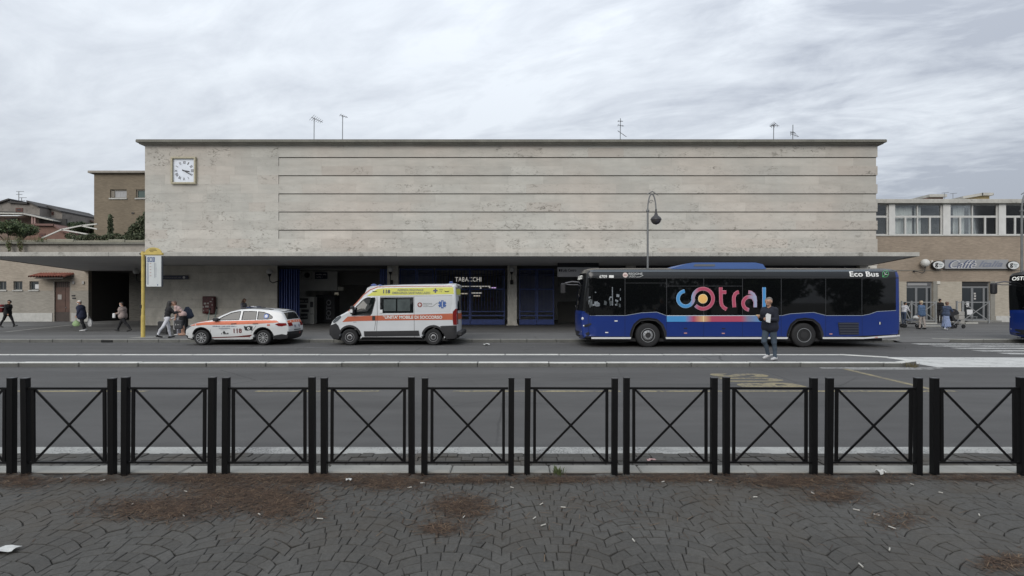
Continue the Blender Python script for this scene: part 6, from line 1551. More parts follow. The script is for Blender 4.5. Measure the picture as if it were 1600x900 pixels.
    def ribbon_(pts, wd, m, off, name):
        mb = MB(); vs = []; n = len(pts)
        for i, (x, z) in enumerate(pts):
            a, c = pts[max(i - 1, 0)], pts[min(i + 1, n - 1)]; t = Vector((c[0] - a[0], c[1] - a[1])).normalized(); vs += [(x - t.y * wd / 2, -bus_hw(x, z) - off, z + t.x * wd / 2), (x + t.y * wd / 2, -bus_hw(x, z) - off, z - t.x * wd / 2)]
        mb.add(vs, [(2 * i, 2 * i + 1, 2 * i + 3, 2 * i + 2) for i in range(n - 1)]); return mb.build(name, m, b, smooth=0, fix=False)
    strokes = [arcl(226, 284, 127, 97, 355) + arcl(515, 285, 167, 178, -138, 36), [lp(810, 95), lp(812, 250), lp(815, 340), lp(828, 392), lp(858, 432), lp(908, 462)], [lp(825, 176), lp(902, 176)],
               [lp(1036, 428), lp(1027, 300), lp(1030, 250), lp(1050, 206), lp(1080, 182), lp(1112, 174)], arcl(1290, 362, 108, 265, 55, 22) + [lp(1375, 320)], [lp(1268, 176), lp(1310, 182), lp(1352, 212), lp(1378, 258), lp(1384, 310), lp(1384, 428)], [lp(1531, 95), lp(1531, 425)]]
    for k, st_ in enumerate(strokes):
        ribbon_(st_, .142, LGe, .012 + .0008 * k, 'logo_outline'); ribbon_(st_, .100, LGm, .020 + .0008 * k, 'logo_stroke')
    S.pane(arc_pts(*lp(512, 286), .185, 0, 350, 28), mat('logo_dot_edge', (.85, .70, .42), .4), b, 'logo_dot_edge', .014, False); S.pane(arc_pts(*lp(512, 286), .165, 0, 350, 28), mat('logo_dot', (.80, .47, .15), .4), b, 'logo_dot', .018, False)
    return b
bus1 = make_bus('long blue bus with black windows and coloured logo, its whole side in view', (XB0, YBN + BW, 0), 'OSTIA LIDO')
XB2 = (1578 - 800) / FOC * (20.55 + 2 * BW - .30) - .0
bus2 = copy_tree(bus1); bus2.location = (XB2, 20.55 + BW, 0); bus2['label'] = 'second blue bus, only its front showing at the right edge'
# ------------------------------------------------------------------ people: one continuous skin grown round a posed skeleton
def surface_nets(f, org, h, lab):
    s = f < 0; nx, ny, nz = f.shape
    c = [(i, j, k) for i in (0, 1) for j in (0, 1) for k in (0, 1)]
    sub = lambda a, o: a[o[0]:nx - 1 + o[0], o[1]:ny - 1 + o[1], o[2]:nz - 1 + o[2]]
    cnt = sum(sub(s, o).astype(np.int8) for o in c); act = (cnt > 0) & (cnt < 8)
    idx = np.full(act.shape, -1, np.int64); ii = np.argwhere(act); idx[act] = np.arange(len(ii))
    acc = np.zeros((len(ii), 3)); num = np.zeros(len(ii))
    vals = {o: sub(f, o)[act] for o in c}
    for a in c:
        for ax in range(3):
            if a[ax]: continue
            b = list(a); b[ax] = 1; b = tuple(b); fa_, fb_ = vals[a], vals[b]; m = (fa_ < 0) != (fb_ < 0)
            t = np.where(m, fa_ / np.where(m, fa_ - fb_, 1), 0); p = np.array(a, float)[None] + np.eye(3)[ax][None] * t[:, None]
            acc[m] += p[m]; num[m] += 1
    V = (ii + acc / num[:, None]) * h + org
    L = lab[ii[:, 0], ii[:, 1], ii[:, 2]]; Q = []
    for ax in range(3):
        o1, o2 = [(1, 2), (2, 0), (0, 1)][ax]
        a = [slice(None)] * 3; b = [slice(None)] * 3; a[ax] = slice(0, -1); b[ax] = slice(1, None)
        ch = s[tuple(a)] != s[tuple(b)]; e = np.argwhere(ch); e = e[(e[:, o1] > 0) & (e[:, o2] > 0) & (e[:, o1] < f.shape[o1] - 1) & (e[:, o2] < f.shape[o2] - 1)]
        neg = s[e[:, 0], e[:, 1], e[:, 2]]
        def cell(d1, d2):
            q = e.copy(); q[:, o1] -= d1; q[:, o2] -= d2; return idx[q[:, 0], q[:, 1], q[:, 2]]
        q = np.stack([cell(1, 1), cell(0, 1), cell(0, 0), cell(1, 0)], 1); q[~neg] = q[~neg][:, ::-1]; Q.append(q)
    Q = np.concatenate(Q); Q = Q[(Q >= 0).all(1)]
    return V, Q, L
def grow(prims, h=.012, k=.022):
    P = np.array([p[0] for p in prims] + [p[1] for p in prims]); R_ = max(max(p[2], p[3]) for p in prims)
    lo = P.min(0) - R_ - 3 * h; hi = P.max(0) + R_ + 3 * h; n = np.ceil((hi - lo) / h).astype(int) + 1
    f = np.full(n, 1.0); best = np.full(n, 1.0); lab = np.zeros(n, np.int8)
    for p0, p1, r0, r1, m in prims:
        a, b = np.array(p0, float), np.array(p1, float); r = max(r0, r1) + .05
        i0 = np.maximum(((np.minimum(a, b) - r - lo) / h).astype(int), 0); i1 = np.minimum(((np.maximum(a, b) + r - lo) / h).astype(int) + 2, n)
        sl = tuple(slice(x, y) for x, y in zip(i0, i1))
        g_ = np.stack(np.meshgrid(*[np.arange(x, y) * h + l for x, y, l in zip(i0, i1, lo)], indexing='ij'), -1)
        d = b - a; L2 = max(d @ d, 1e-9); t = np.clip(((g_ - a) @ d) / L2, 0, 1); q = np.linalg.norm(g_ - a - t[..., None] * d, axis=-1) - (r0 + (r1 - r0) * t)
        fs_ = f[sl]; hh = np.clip(.5 + .5 * (fs_ - q) / k, 0, 1); f[sl] = fs_ * (1 - hh) + q * hh - k * hh * (1 - hh)
        bb = best[sl]; m_ = q < bb; lab[sl] = np.where(m_, m, lab[sl]); best[sl] = np.minimum(bb, q)
    return surface_nets(f, lo, h, lab)
SKIN = mat('skin', (.40, .235, .165), .55, .08, 20); SKIN2 = mat('skin_tan', (.30, .165, .11), .55, .08, 20)
def cloth(name, c): return mat('cloth_' + name, c, .9, .22, 7, .35, 50)
def person(label, loc, head_deg, h=1.72, lean=4, legs=((18, 8), (-16, 14)), arms=((-18, 15, 6), (20, 20, 6)), top='black', bottom='black', shoe='shoe_black', hair='hair_dark', skin=SKIN,
           bulk=1.0, coat=.0, skirt=0, short=False, longhair=False, cap=None, headtilt=0, vox=.013, shorts=False, turn=0, name='person', cat='person', scale_y=1.0, mask=False, roll=0):
    """head_deg: heading, 0 = +X, 90 = away from the camera. legs: (hip swing, knee bend); arms: (swing, elbow bend, outward)"""
    mats = [CL[top], CL[bottom], skin, CL[shoe], CL[hair], CL[cap] if cap else CL[hair]]
    T, B, S_, SH, HR, CP = range(6); pr = []
    s = h / 1.75
    def add(a, b, r0, r1, m): pr.append((tuple(np.array(a) * s), tuple(np.array(b) * s), r0 * s, r1 * s, m))
    hz = .92; la = rad(lean)
    def up(x, y, z):  # point of the upper body leaning about the hips
        dz = z - hz; return (x * math.cos(la) + dz * math.sin(la), y, hz + dz * math.cos(la) - x * math.sin(la))
    feet = []
    for sg, (a, b) in zip((1, -1), legs):
        hp = (0, sg * .09, hz - .02); a, b = rad(a), rad(b)
        kn = (hp[0] + .43 * math.sin(a), sg * .095, hp[2] - .43 * math.cos(a)); an = (kn[0] + .41 * math.sin(a - b), sg * .095, kn[2] - .41 * math.cos(a - b))
        pit = (a - b) * .55
        heel = (an[0] - .045, sg * .095, an[2] - .045); toe = (heel[0] + .215 * math.cos(pit), sg * .112, heel[2] + .215 * math.sin(pit))
        add(hp, kn, .090 * (1 + .45 * (bulk - 1)), .064 * (1 + .4 * (bulk - 1)), B); m2 = S_ if shorts else B
        add(kn, ((kn[0] + an[0]) / 2 - .015, sg * .095, (kn[2] + an[2]) / 2 + .04), .060 if not shorts else .05, .057 if not shorts else .052, m2); add(((kn[0] + an[0]) / 2 - .012, sg * .095, (kn[2] + an[2]) / 2 + .04), an, .056 if not shorts else .05, .047 if not shorts else .034, m2)
        add(heel, toe, .043, .036, SH); add(an, heel, .044, .044, SH); feet.append(min(heel[2], toe[2]) - .04)
    if skirt:
        for k in range(12):
            a = 2 * math.pi * k / 12; add((.05 * math.cos(a), .09 * math.sin(a), hz + .05), (.05 + (.17 if math.cos(a) > 0 else .22) * math.cos(a), .2 * math.sin(a), hz - skirt), .055, .045, B)
            add((.0, .0, hz - .1), (.06 * math.cos(a), .08 * math.sin(a), hz - skirt + .05), .13, .13, B)
    w_ = bulk
    add((0, -.075, hz + .0), (0, .075, hz + .0), .105 * (1 + .3 * (w_ - 1)), .105 * (1 + .3 * (w_ - 1)), T if coat > .12 else B)
    add(up(0, -.045, 1.02), up(0, .045, 1.02), .108 * w_, .108 * w_, T); add(up(.005, -.05, 1.15), up(.005, .05, 1.15), .112 * w_, .112 * w_, T)
    add(up(.01, -.085, 1.29), up(.01, .085, 1.29), .112 * w_, .112 * w_, T); add(up(0, -.155, 1.40), up(0, .155, 1.40), .062 * (1 + .4 * (w_ - 1)), .062 * (1 + .4 * (w_ - 1)), T); add(up(0, -.08, 1.43), up(0, .08, 1.43), .055, .055, T)
    if coat:
        add(up(0, -.07, 1.0), (0, -.08, 1.0 - coat), .115 * w_, .118 * w_, T); add(up(0, .07, 1.0), (0, .08, 1.0 - coat), .115 * w_, .118 * w_, T); add((.0, -.05, 1.0 - coat), (.0, .05, 1.0 - coat), .12 * w_, .12 * w_, T)
    nk = up(.0, 0, 1.42); add(nk, up(.02, 0, 1.53), .056, .052, S_)
    # head frame
    ht, tu = rad(lean * .35 + headtilt), rad(turn); hc = np.array(up(.03, 0, 1.545))
    def hd(x, y, z):
        z -= 1.545; x, z = x * math.cos(ht) + z * math.sin(ht), z * math.cos(ht) - x * math.sin(ht); x, y = x * math.cos(tu) - y * math.sin(tu), x * math.sin(tu) + y * math.cos(tu); return tuple(hc + np.array((x, y, z)))
    add(hd(-.02, 0, 1.625), hd(.012, 0, 1.635), .088, .086, S_); add(hd(.02, 0, 1.60), hd(.040, 0, 1.545), .068, .046, S_); add(hd(.094, 0, 1.60), hd(.106, 0, 1.578), .010, .014, S_)
    if mask: add(hd(.05, -.02, 1.565), hd(.05, .02, 1.565), .052, .052, 6); mats.append(CL['mask'])
    for sg in (1, -1): add(hd(-.005, sg * .085, 1.615), hd(-.012, sg * .090, 1.59), .018, .012, S_)
    add(hd(-.035, 0, 1.662), hd(.02, 0, 1.672), .086, .066, CP); add(hd(-.055, 0, 1.63), hd(-.058, 0, 1.575), .070, .05, HR)
    if cap and cap.startswith('cap'): add(hd(.05, -.03, 1.675), hd(.125, 0, 1.655), .04, .018, CP)
    if longhair:
        for yy in (-.05, 0, .05): add(hd(-.06, yy, 1.62), hd(-.075, yy * 1.3, 1.42), .055, .045, HR)
        for sg in (1, -1): add(hd(-.01, sg * .075, 1.64), hd(-.02, sg * .085, 1.46), .035, .03, HR)
    hands = []
    for sg, (a, e, o) in zip((1, -1), arms):
        a, e, o = rad(a), rad(e), rad(o); sh = np.array(up(0, sg * .185, 1.39))
        d1 = np.array((math.sin(a) * math.cos(o), sg * math.sin(o), -math.cos(a) * math.cos(o))); el_ = sh + d1 * .285
        inn = -sg * math.sin(min(e, 1.2)) * .45; d2 = np.array((math.sin(a + e), sg * math.sin(o) * .3 + inn, -math.cos(a + e))); d2 /= np.linalg.norm(d2); wr = el_ + d2 * .245
        add(sh, el_, .058 * (1 + .5 * (w_ - 1)), .047 * (1 + .5 * (w_ - 1)), T); m2 = S_ if short else T
        add(el_, el_ + d2 * .10, .044 * (1 if short else 1 + .5 * (w_ - 1)), .043 * (1 if short else 1 + .5 * (w_ - 1)), m2); add(el_ + d2 * .10, wr, .042, .030 if short else .036, m2)
        # hand: palm, four bent fingers, thumb from the side
        fwd = d2; side = np.cross(fwd, np.array((0, sg, 0))); side = side / max(np.linalg.norm(side), 1e-6); nrm = np.cross(fwd, side)
        pc = wr + fwd * .055; add(wr + fwd * .01, pc, .027, .030, S_)
        for j, ln in enumerate((.066, .076, .072, .056)):
            b0 = pc + fwd * .020 + side * (.028 - .019 * j); b1 = b0 + fwd * ln * .55 + nrm * .006 * sg; b2 = b1 + fwd * ln * .35 - nrm * .022 * sg; add(b0, b1, .0105, .0095, S_); add(b1, b2, .0095, .0085, S_)
        t0 = wr + fwd * .03 + side * .026; t1 = t0 + side * .026 + fwd * .03; add(t0, t1, .0125, .011, S_); add(t1, t1 + fwd * .026, .011, .009, S_)
        hands.append(tuple(pc * s))
    V, Q, L = grow(pr, vox * s, .020 * s)
    zmin = V[:, 2].min(); V[:, 2] -= zmin
    if scale_y != 1: V[:, 1] *= scale_y
    me = bpy.data.meshes.new(name); me.from_pydata(V.tolist(), [], Q.tolist())
    for m in mats: me.materials.append(m)
    fl = L[Q]; mi = fl[:, 0].copy(); same = fl[:, 1] == fl[:, 2]; mi[same] = fl[same, 1]
    me.polygons.foreach_set('material_index', mi.astype(np.int32)); me.polygons.foreach_set('use_smooth', [True] * len(Q)); me.update()
    o = link(name, me, None, loc, rad(head_deg)); tag(o, label, cat)
    # eyes, as tiny parts
    if vox < .0125:
        for sg in (1, -1): 
            c_ = np.array(hd(.086, sg * .033, 1.622)) * s; MB().ball((c_[0], c_[1], c_[2] - zmin), .011 * s, 8).build('eye', CL['eye'], o)
    o['hands'] = 0; del o['hands']
    return o, [(x, y, z - zmin) for x, y, z in hands], (lambda p: Vector(p)), -zmin
CL = {'black': cloth('black', (.012, .012, .014)), 'navy': cloth('navy', (.014, .019, .042)), 'darknavy': cloth('dark_navy', (.010, .012, .022)), 'jeans': cloth('jeans', (.050, .070, .095)), 'white': cloth('white', (.52, .52, .55)), 'pinkshirt': cloth('pink_shirt', (.52, .37, .34)),
      'puffer': cloth('puffer', (.30, .245, .225)), 'denim': cloth('denim', (.065, .11, .19)), 'bluegrey': cloth('blue_grey', (.055, .075, .125)), 'beige': cloth('beige', (.36, .32, .29)), 'skirt': cloth('skirt', (.26, .32, .48)), 'greytop': cloth('grey_top', (.26, .26, .30)),
      'shoe_black': mat('shoe_black', (.012, .012, .012), .5), 'shoe_white': mat('shoe_white', (.50, .50, .50), .6, .2, 20), 'shoe_skin': SKIN, 'hair_dark': mat('hair_dark', (.012, .010, .009), .6, .3, 40), 'hair_grey': mat('hair_grey', (.14, .12, .105), .6, .3, 40),
      'hair_blond': mat('hair_blond', (.48, .40, .28), .6, .3, 40), 'hair_brown': mat('hair_brown', (.12, .07, .05), .6, .3, 40), 'cap_white': cloth('cap_white', (.60, .58, .54)), 'cap_black': cloth('cap_black', (.012, .012, .013)), 'mask': mat('mask_white', (.6, .62, .64), .7), 'eye': mat('eye_dark', (.015, .012, .01), .2), 'red': cloth('red', (.16, .018, .02))}
def at(px, py, z=ZF): Y = GY(py, z); return (PX(px, Y), Y, z)
def wpt(o, p): return o.matrix_basis @ Vector(p)

# man crossing the island in front of the bus
mx_ = at(1203, 562.5, .122); 
man, mh, _, _ = person('man in dark jacket and jeans walking on the traffic island, holding a white paper', mx_, 212, 1.79, 3, ((-5, 2), (18, 46)), ((12, 82, 8), (8, 100, 10)), 'darknavy', 'jeans', 'shoe_white', 'hair_grey', SKIN, 1.36, .10, headtilt=4, vox=.0095)
pp = wpt(man, mh[0])
pa = thing('paper', 'folded white paper held by the man on the island', 'paper', (pp.x + .02, pp.y - .07, pp.z - .02))
q = MB(); q.prism([(-.065, -.05), (.05, -.08), (.075, .15), (-.03, .19), (-.07, .14)], 'y', -.012, .004); q.build('sheet', mat('paper_bright', (.66, .67, .68), .8), pa, smooth=0)
p2 = wpt(man, mh[1])
mp = thing('snack', 'small yellow wrapped snack in the hand of the man on the island', 'snack', (p2.x - .03, p2.y - .02, p2.z + .03)); MB().box(-.05, .05, -.03, .03, -.02, .025, .012).build('wrapper', mat('snack_yellow', (.50, .38, .20), .5), mp)
bp = MB(); bp.ball((0, 0, 0), (.16, .13, .24), 14); b_ = bp.build('shoulder_bag', cloth('bag_black', (.014, .014, .017)), None, loc=(mx_[0] + .19, mx_[1] + .17, mx_[2] + 1.20)); tag(b_, 'dark shoulder bag slung behind the man on the island', 'bag')

# people on the left pavement
A = at(12, 511.5)
a_, _, _, _ = person('person in black with dark cap walking at the far left', A, 0, 1.74, 5, ((26, 6), (-22, 8)), ((-14, 12, 8), (10, 14, 8)), 'black', 'black', 'shoe_black', 'hair_dark', SKIN2, 1.32, .12, cap='cap_black', headtilt=22)
bk = thing('backpack', 'red backpack worn by the walker at the far left', 'backpack', (A[0] - .28, A[1] - .02, ZF + .98))
MB().box(-.20, .08, -.19, .17, -.04, .46, .06).build('pack', CL['red'], bk); MB().box(-.215, -.199, -.14, .12, .02, .22, .005).build('pocket', cloth('red_dark', (.10, .012, .014)), bk); MB().box(.02, .26, -.225, -.205, .26, .30).build('strap', cloth('strap_grey', (.25, .25, .25)), bk)
Bp = at(128, 517.5)
b1, bh, _, _ = person('stout person in navy jacket and white cap carrying shopping bags', Bp, 200, 1.69, 7, ((-6, 4), (4, 28)), ((6, 12, 10), (-4, 10, 14)), 'navy', 'black', 'shoe_white', 'hair_grey', SKIN, 1.72, .18, cap='cap_white', headtilt=18, mask=True)
def bag(label, loc, w_, h, m):
    t = thing('shopping_bag', label, 'bag', loc); mb = MB(); mb.lathe([(.001, 0), (w_ * .7, .02), (w_, h * .35), (w_ * .85, h * .7), (w_ * .35, h * .92), (.02, h)], n=12); mb.v = [(x * 1.25 + RN.uniform(-.02, .02), y * .6 + RN.uniform(-.02, .02), z) for x, y, z in mb.v]; mb.build('sack', m, t, smooth=50)
    MB().tube([(-.03, 0, h - .02), (0, 0, h + .12), (.03, 0, h - .02)], .008, 6).build('handle', m, t); return t
hp = wpt(b1, bh[1]); bag('pale green shopping bag carried by the stout person', (hp.x - .26, hp.y - .1, hp.z - .56), .16, .34, mat('bag_green', (.27, .38, .19), .6, .2, 9))
hp = wpt(b1, bh[0]); bag('white plastic bag on the far side of the stout person', (Bp[0] + .27, Bp[1] + .2, ZF + .24), .11, .46, mat('bag_white', (.48, .48, .48), .6, .2, 9))
Cp = at(192, 518)
c1, chn, _, _ = person('woman in beige quilted jacket and black trousers walking left', Cp, 180, 1.68, 3, ((-30, 10), (28, 4)), ((8, 70, 6), (12, 74, 6)), 'puffer', 'black', 'shoe_black', 'hair_dark', SKIN, 1.5, .08, longhair=False, headtilt=14, mask=True)
hp = wpt(c1, chn[0]); w1 = thing('white_pouch', 'white pouch held by the woman in beige jacket', 'bag', (hp.x - .04, hp.y - .05, hp.z - .22)); MB().box(-.08, .07, -.05, .05, 0, .26, .03).build('pouch', mat('pouch_white', (.62, .62, .62), .7), w1)

# embracing pair with luggage
E = at(261, 528.5)
person('woman in black top and white trousers embracing beside the bus stop', E, 52, 1.68, 8, ((14, 6), (-28, 2)), ((40, 60, 12), (34, 70, 10)), 'black', 'white', 'shoe_black', 'hair_dark', SKIN, 1.08, .0, longhair=True, headtilt=4)
Fp = at(286, 524)
person('person in pink shirt bending forward to embrace by the luggage', Fp, 195, 1.78, 34, ((-2, 4), (6, 2)), ((-4, 8, 4), (14, 105, 4)), 'pinkshirt', 'black', 'shoe_skin', 'hair_brown', SKIN, 1.1, .02, short=True, shorts=True, headtilt=-6)
Gp = at(271.5, 524.5)
person('child in white top between the embracing pair', (Gp[0], Gp[1] + .35, ZF), 200, 1.36, 2, ((2, 2), (-3, 2)), ((20, 40, 8), (24, 40, 8)), 'white', 'greytop', 'shoe_white', 'hair_dark', SKIN, 1.05, .0)
def suitcase(label, loc, w_, h, m, stripe=False):
    t = thing('suitcase', label, 'suitcase', loc); MB().box(-w_ / 2, w_ / 2, -.14, .14, .05, h, .04).build('shell', m, t)
    for x in (-w_ / 2 + .06, w_ / 2 - .06): MB().lathe([(.001, -.02), (.04, -.02), (.04, .02), (.001, .02)], (x, -.08, .04), 'y', 12).build('wheel', VBLK, t)
    MB().tube([(-.1, .05, h - .02), (-.1, .05, h + .28), (.1, .05, h + .28), (.1, .05, h - .02)], .012, 6).build('handle', ALLOY, t)
    if stripe:
        for x in (-w_ / 2 + .03, w_ / 2 - .13): MB().box(x, x + .10, -.148, -.141, .25, h - .12, .003).build('reflective_panel', mat('suitcase_pale', (.30, .30, .30), .6), t)
    return t
SCB = mat('suitcase_black', (.012, .012, .013), .5)
suitcase('black suitcase behind the woman in white trousers', (PX(252, 26), 26.2, ZF), .5, .66, SCB); suitcase('large black suitcase with pale panels behind the bending person', (PX(280.5, 26), 26.1, ZF), .62, .92, SCB, True)
tb = thing('tote_bag', 'dark grey tote bag held before the large suitcase', 'bag', (PX(279, 25), 25.0, ZF + .34)); MB().box(-.19, .19, -.06, .06, 0, .42, .03).build('bag_body', mat('tote_grey', (.035, .036, .04), .8), tb); print_line(-.12, .12, .17, .25, -.063, mat('tote_print', (.30, .30, .30), .7), tb); MB().tube([(-.1, 0, .4), (-.06, 0, .58), (.06, 0, .58), (.1, 0, .4)], .01, 6).build('handle', VBLK, tb)
sb = thing('shoulder_bag', 'navy shoulder bag hanging behind the bending person', 'bag', (PX(292, 26.1), 26.2, ZF + .78)); q = MB(); q.prism([(-.20, .02), (.10, 0), (.24, .12), (.10, .46), (-.05, .60), (-.16, .40)], 'y', -.12, .12); q.build('bag_body', cloth('bag_navy', (.016, .024, .045)), sb)

# girl behind the car, scooters against the wall
D = (PX(379.5, 34.3), 34.3, ZF)
dg, dh, _, _ = person('girl in grey top looking at her phone behind the white car', (D[0], D[1], ZF), -15, 1.80, 6, ((0, 0), (2, 2)), ((14, 74, 6), (18, 78, 6)), 'greytop', 'bluegrey', 'shoe_white', 'hair_brown', SKIN, 1.02, .0, longhair=True, headtilt=20)
hp = wpt(dg, dh[0]); ph = MB().box(-.012, .012, -.04, .04, -.08, .08, .005).build('phone', VBLK, None, loc=(hp.x + .05, hp.y - .06, hp.z + .1)); tag(ph, 'black phone held by the girl behind the white car', 'phone')
def scooter(label, loc, rz):
    t = thing('electric_scooter', label, 'scooter', loc, rz); AL = mat('scooter_teal', (.22, .30, .28), .45)
    MB().box(-.45, .40, -.08, .08, .10, .16, .02).build('deck', VBLK, t)
    for x in (-.52, .58): MB().lathe([(.05, -.03), (.115, -.035), (.125, 0), (.115, .035), (.05, .03)], (x, 0, .125), 'y', 18).build('wheel', TYRE, t)
    MB().tube([(.40, 0, .14), (.56, 0, .30), (.44, 0, 1.08)], [.03, .035, .024], 8).build('stem', AL, t)
    hb = MB().tube([(.44, -.25, 1.10), (.44, 0, 1.12), (.44, .25, 1.10)], .017, 8).build('handlebar', VBLK, t)
    for y in (-.25, .25): MB().tube([(.44, y, 1.10), (.44, y * .6, 1.105)], .024, 8).build('grip', TYRE, hb)
    MB().box(.38, .50, -.07, .07, 1.10, 1.20, .02).build('display', VBLK, hb); MB().tube([(-.52, 0, .26), (-.40, 0, .24), (-.34, 0, .16)], .03, 6).build('mudguard', VBLK, t)
scooter('electric scooter standing in front of the red notice box', (PX(340, 33.5), 33.5, ZF), rad(200)); scooter('electric scooter leaning right of the red notice box', (PX(349, 34.2), 34.3, ZF + .05), rad(205))
# right-hand group by the cafe
G1 = at(1440.5, 514.5); person('woman with blond hair in denim jacket and beige trousers, seen from behind', G1, 100, 1.66, 3, ((6, 4), (-6, 4)), ((-6, 10, 10), (4, 10, 10)), 'denim', 'beige', 'shoe_black', 'hair_blond', SKIN, 1.25, .12)
G2 = at(1478, 515.5); person('woman in blue-grey jacket and long pale blue skirt pushing a pushchair', G2, 20, 1.62, 8, ((12, 4), (-12, 8)), ((30, 50, 6), (34, 52, 6)), 'bluegrey', 'skirt', 'shoe_white', 'hair_brown', SKIN2, 1.22, .06, skirt=.72)
G3 = at(1468.5, 505); person('person in black wearing a black cap standing by the cafe', G3, 30, 1.80, 0, ((2, 2), (-4, 2)), ((4, 14, 6), (8, 30, 6)), 'black', 'black', 'shoe_black', 'hair_dark', SKIN, 1.05, .04, cap='cap_black')
def pushchair(label, loc, rz, hood, seat_m):
    t = thing('pushchair', label, 'pushchair', loc, rz); FR = mat('pushchair_frame', (.35, .36, .37), .4, metal=.5)
    for y in (-.22, .22):
        MB().tube([(.42, y, .12), (-.10, y, .62), (-.52, y, 1.02)], .016, 6).build('side_frame', FR, t); MB().tube([(-.38, y, .12), (.12, y, .55)], .016, 6).build('side_frame', FR, t)
    for x in (-.38, .42):
        for y in (-.24, .24): MB().lathe([(.04, -.03), (.115, -.03), (.125, 0), (.115, .03), (.04, .03)], (x, y, .125), 'y', 16).build('wheel', TYRE, t)
    MB().tube([(-.52, -.22, 1.02), (-.56, 0, 1.03), (-.52, .22, 1.02)], .018, 6).build('handle', VBLK, t)
    q = MB(); q.prism([(-.28, .45), (.28, .42), (.30, .50), (-.10, .56), (-.38, .95), (-.44, .92)], 'y', -.2, .2); q.build('seat', seat_m, t)
    if hood:
        q = MB(); pts = [(-.42 + .52 * math.cos(rad(a)) * .9 + .1, .72 + .48 * math.sin(rad(a))) for a in range(20, 171, 15)]; q.prism(pts + [(-.40, .72)], 'y', -.24, .24); q.build('hood', VBLK, t)
    MB().box(-.2, .2, -.18, .18, .22, .30, .03).build('basket', VBLK, t); return t
pc = pushchair('pushchair with a white blanket beside the rear of the bus', (PX(1424, 32.5), 32.5, ZF), rad(160), False, cloth('pram_grey', (.12, .13, .16)))
kd = at(1416, 511); person('child in white top sitting up beside the pushchair', (PX(1415.5, 33), 33.2, ZF + .10), 20, 1.50, 14, ((10, 10), (4, 6)), ((20, 30, 6), (26, 30, 6)), 'white', 'bluegrey', 'shoe_black', 'hair_dark', SKIN2, 1.15)
bl = MB(); bl.ball((0, 0, 0), (.34, .2, .16), 12); tag(bl.build('blanket', cloth('blanket_white', (.55, .55, .53)), None, loc=(PX(1433, 32.4), 32.3, ZF + .62)), 'white blanket lying on the pushchair beside the bus', 'blanket')
pushchair('black hooded pushchair pushed by the woman in the long skirt', (PX(1490, 31.8), 31.8, ZF), rad(10), True, VBLK)
# crossed barriers in front of the cafe doors
GALV = mat('galvanised', (.26, .265, .265), .5, .15, 6, metal=.3)
def xbarrier(label, px0, px1, Y, mids=()):
    x0, x1 = PX(px0, Y), PX(px1, Y); t = thing('crossed_barrier', label, 'barrier', ((x0 + x1) / 2, Y, ZF), 0, 'grey crossed barriers before the cafe'); W = (x1 - x0) / 2; H_ = PZ(471.5, Y) - ZF
    for x in (-W, W) + tuple(mids): MB().box(x - .05, x + .05, -.05, .05, 0, H_ + .06, .008).build('post', GALV, t)
    MB().box(-W + .05, W - .05, -.03, .03, H_ - .07, H_).build('top_rail', GALV, t, smooth=0); MB().box(-W + .05, W - .05, -.03, .03, .22, .28).build('bottom_rail', GALV, t, smooth=0)
    ed = [-W] + list(mids) + [W]
    for a, b in zip(ed[:-1], ed[1:]):
        if b - a < .7: continue
        MB().bar((a + .05, -.036, .28), (b - .05, -.036, H_ - .07), .055, .02).build('cross_bar', GALV, t, smooth=0); MB().bar((a + .05, .036, H_ - .07), (b - .05, .036, .28), .055, .02).build('cross_bar', GALV, t, smooth=0)
xbarrier('grey crossed barrier behind the blond woman and pushchair', 1409, 1462, 38.3, (PX(1424, 38.3) - PX(1435.5, 38.3),)); xbarrier('grey crossed barrier before the right cafe door', 1504.5, 1545, 38.3); xbarrier('narrow grey barrier end beside the black pushchair', 1495, 1503.5, 38.2)
cs_ = thing('crate_stack', 'pale crates stacked at the end of the narrow barrier', 'crate', (PX(1499, 37.5), 37.5, ZF))
for k in range(3): MB().box(-.2, .22, -.2, .2, .02 + k * .3, .30 + k * .3, .02).build('crate_tier', mat('crate_pale', (.30, .29, .27), .8, .2, 5), cs_)
for i, (px, py, ln, lab) in enumerate(((1452, 506.5, 1.0, 'pale plank on the ground behind the blond woman'), (1517, 506, .9, 'pale plank on the ground before the right cafe door'), (1452, 511, 1.3, 'thin pale board lying beside the blond woman'))):
    Y = GY(py, ZF); tag(MB().box(-ln / 2, ln / 2, -.1, .1, 0, .10, .015).build('plank', mat('plank_pale', (.42, .41, .37), .8, .15, 3), None, loc=(PX(px, Y), Y, ZF)), lab, 'plank')
ch = thing('cafe_chair', 'pale metal chair behind the barrier by the cafe door', 'chair', (PX(1519, 39.3), 39.3, ZF))
MB().box(-.22, .22, -.22, .22, .44, .48, .01).build('seat', GALV, ch); MB().prism([(-.20, .62), (.20, .62), (.22, 1.0), (-.22, 1.0)], 'y', .20, .23).build('backrest', LAMPW, ch)
for x in (-.2, .2):
    for y in (-.2, .2): MB().tube([(x, y, 0), (x * .9, y * .9, .45)], .014, 6).build('leg', GALV, ch)
    MB().tube([(x, .21, .45), (x, .22, 1.0)], .014, 6).build('back_post', GALV, ch)

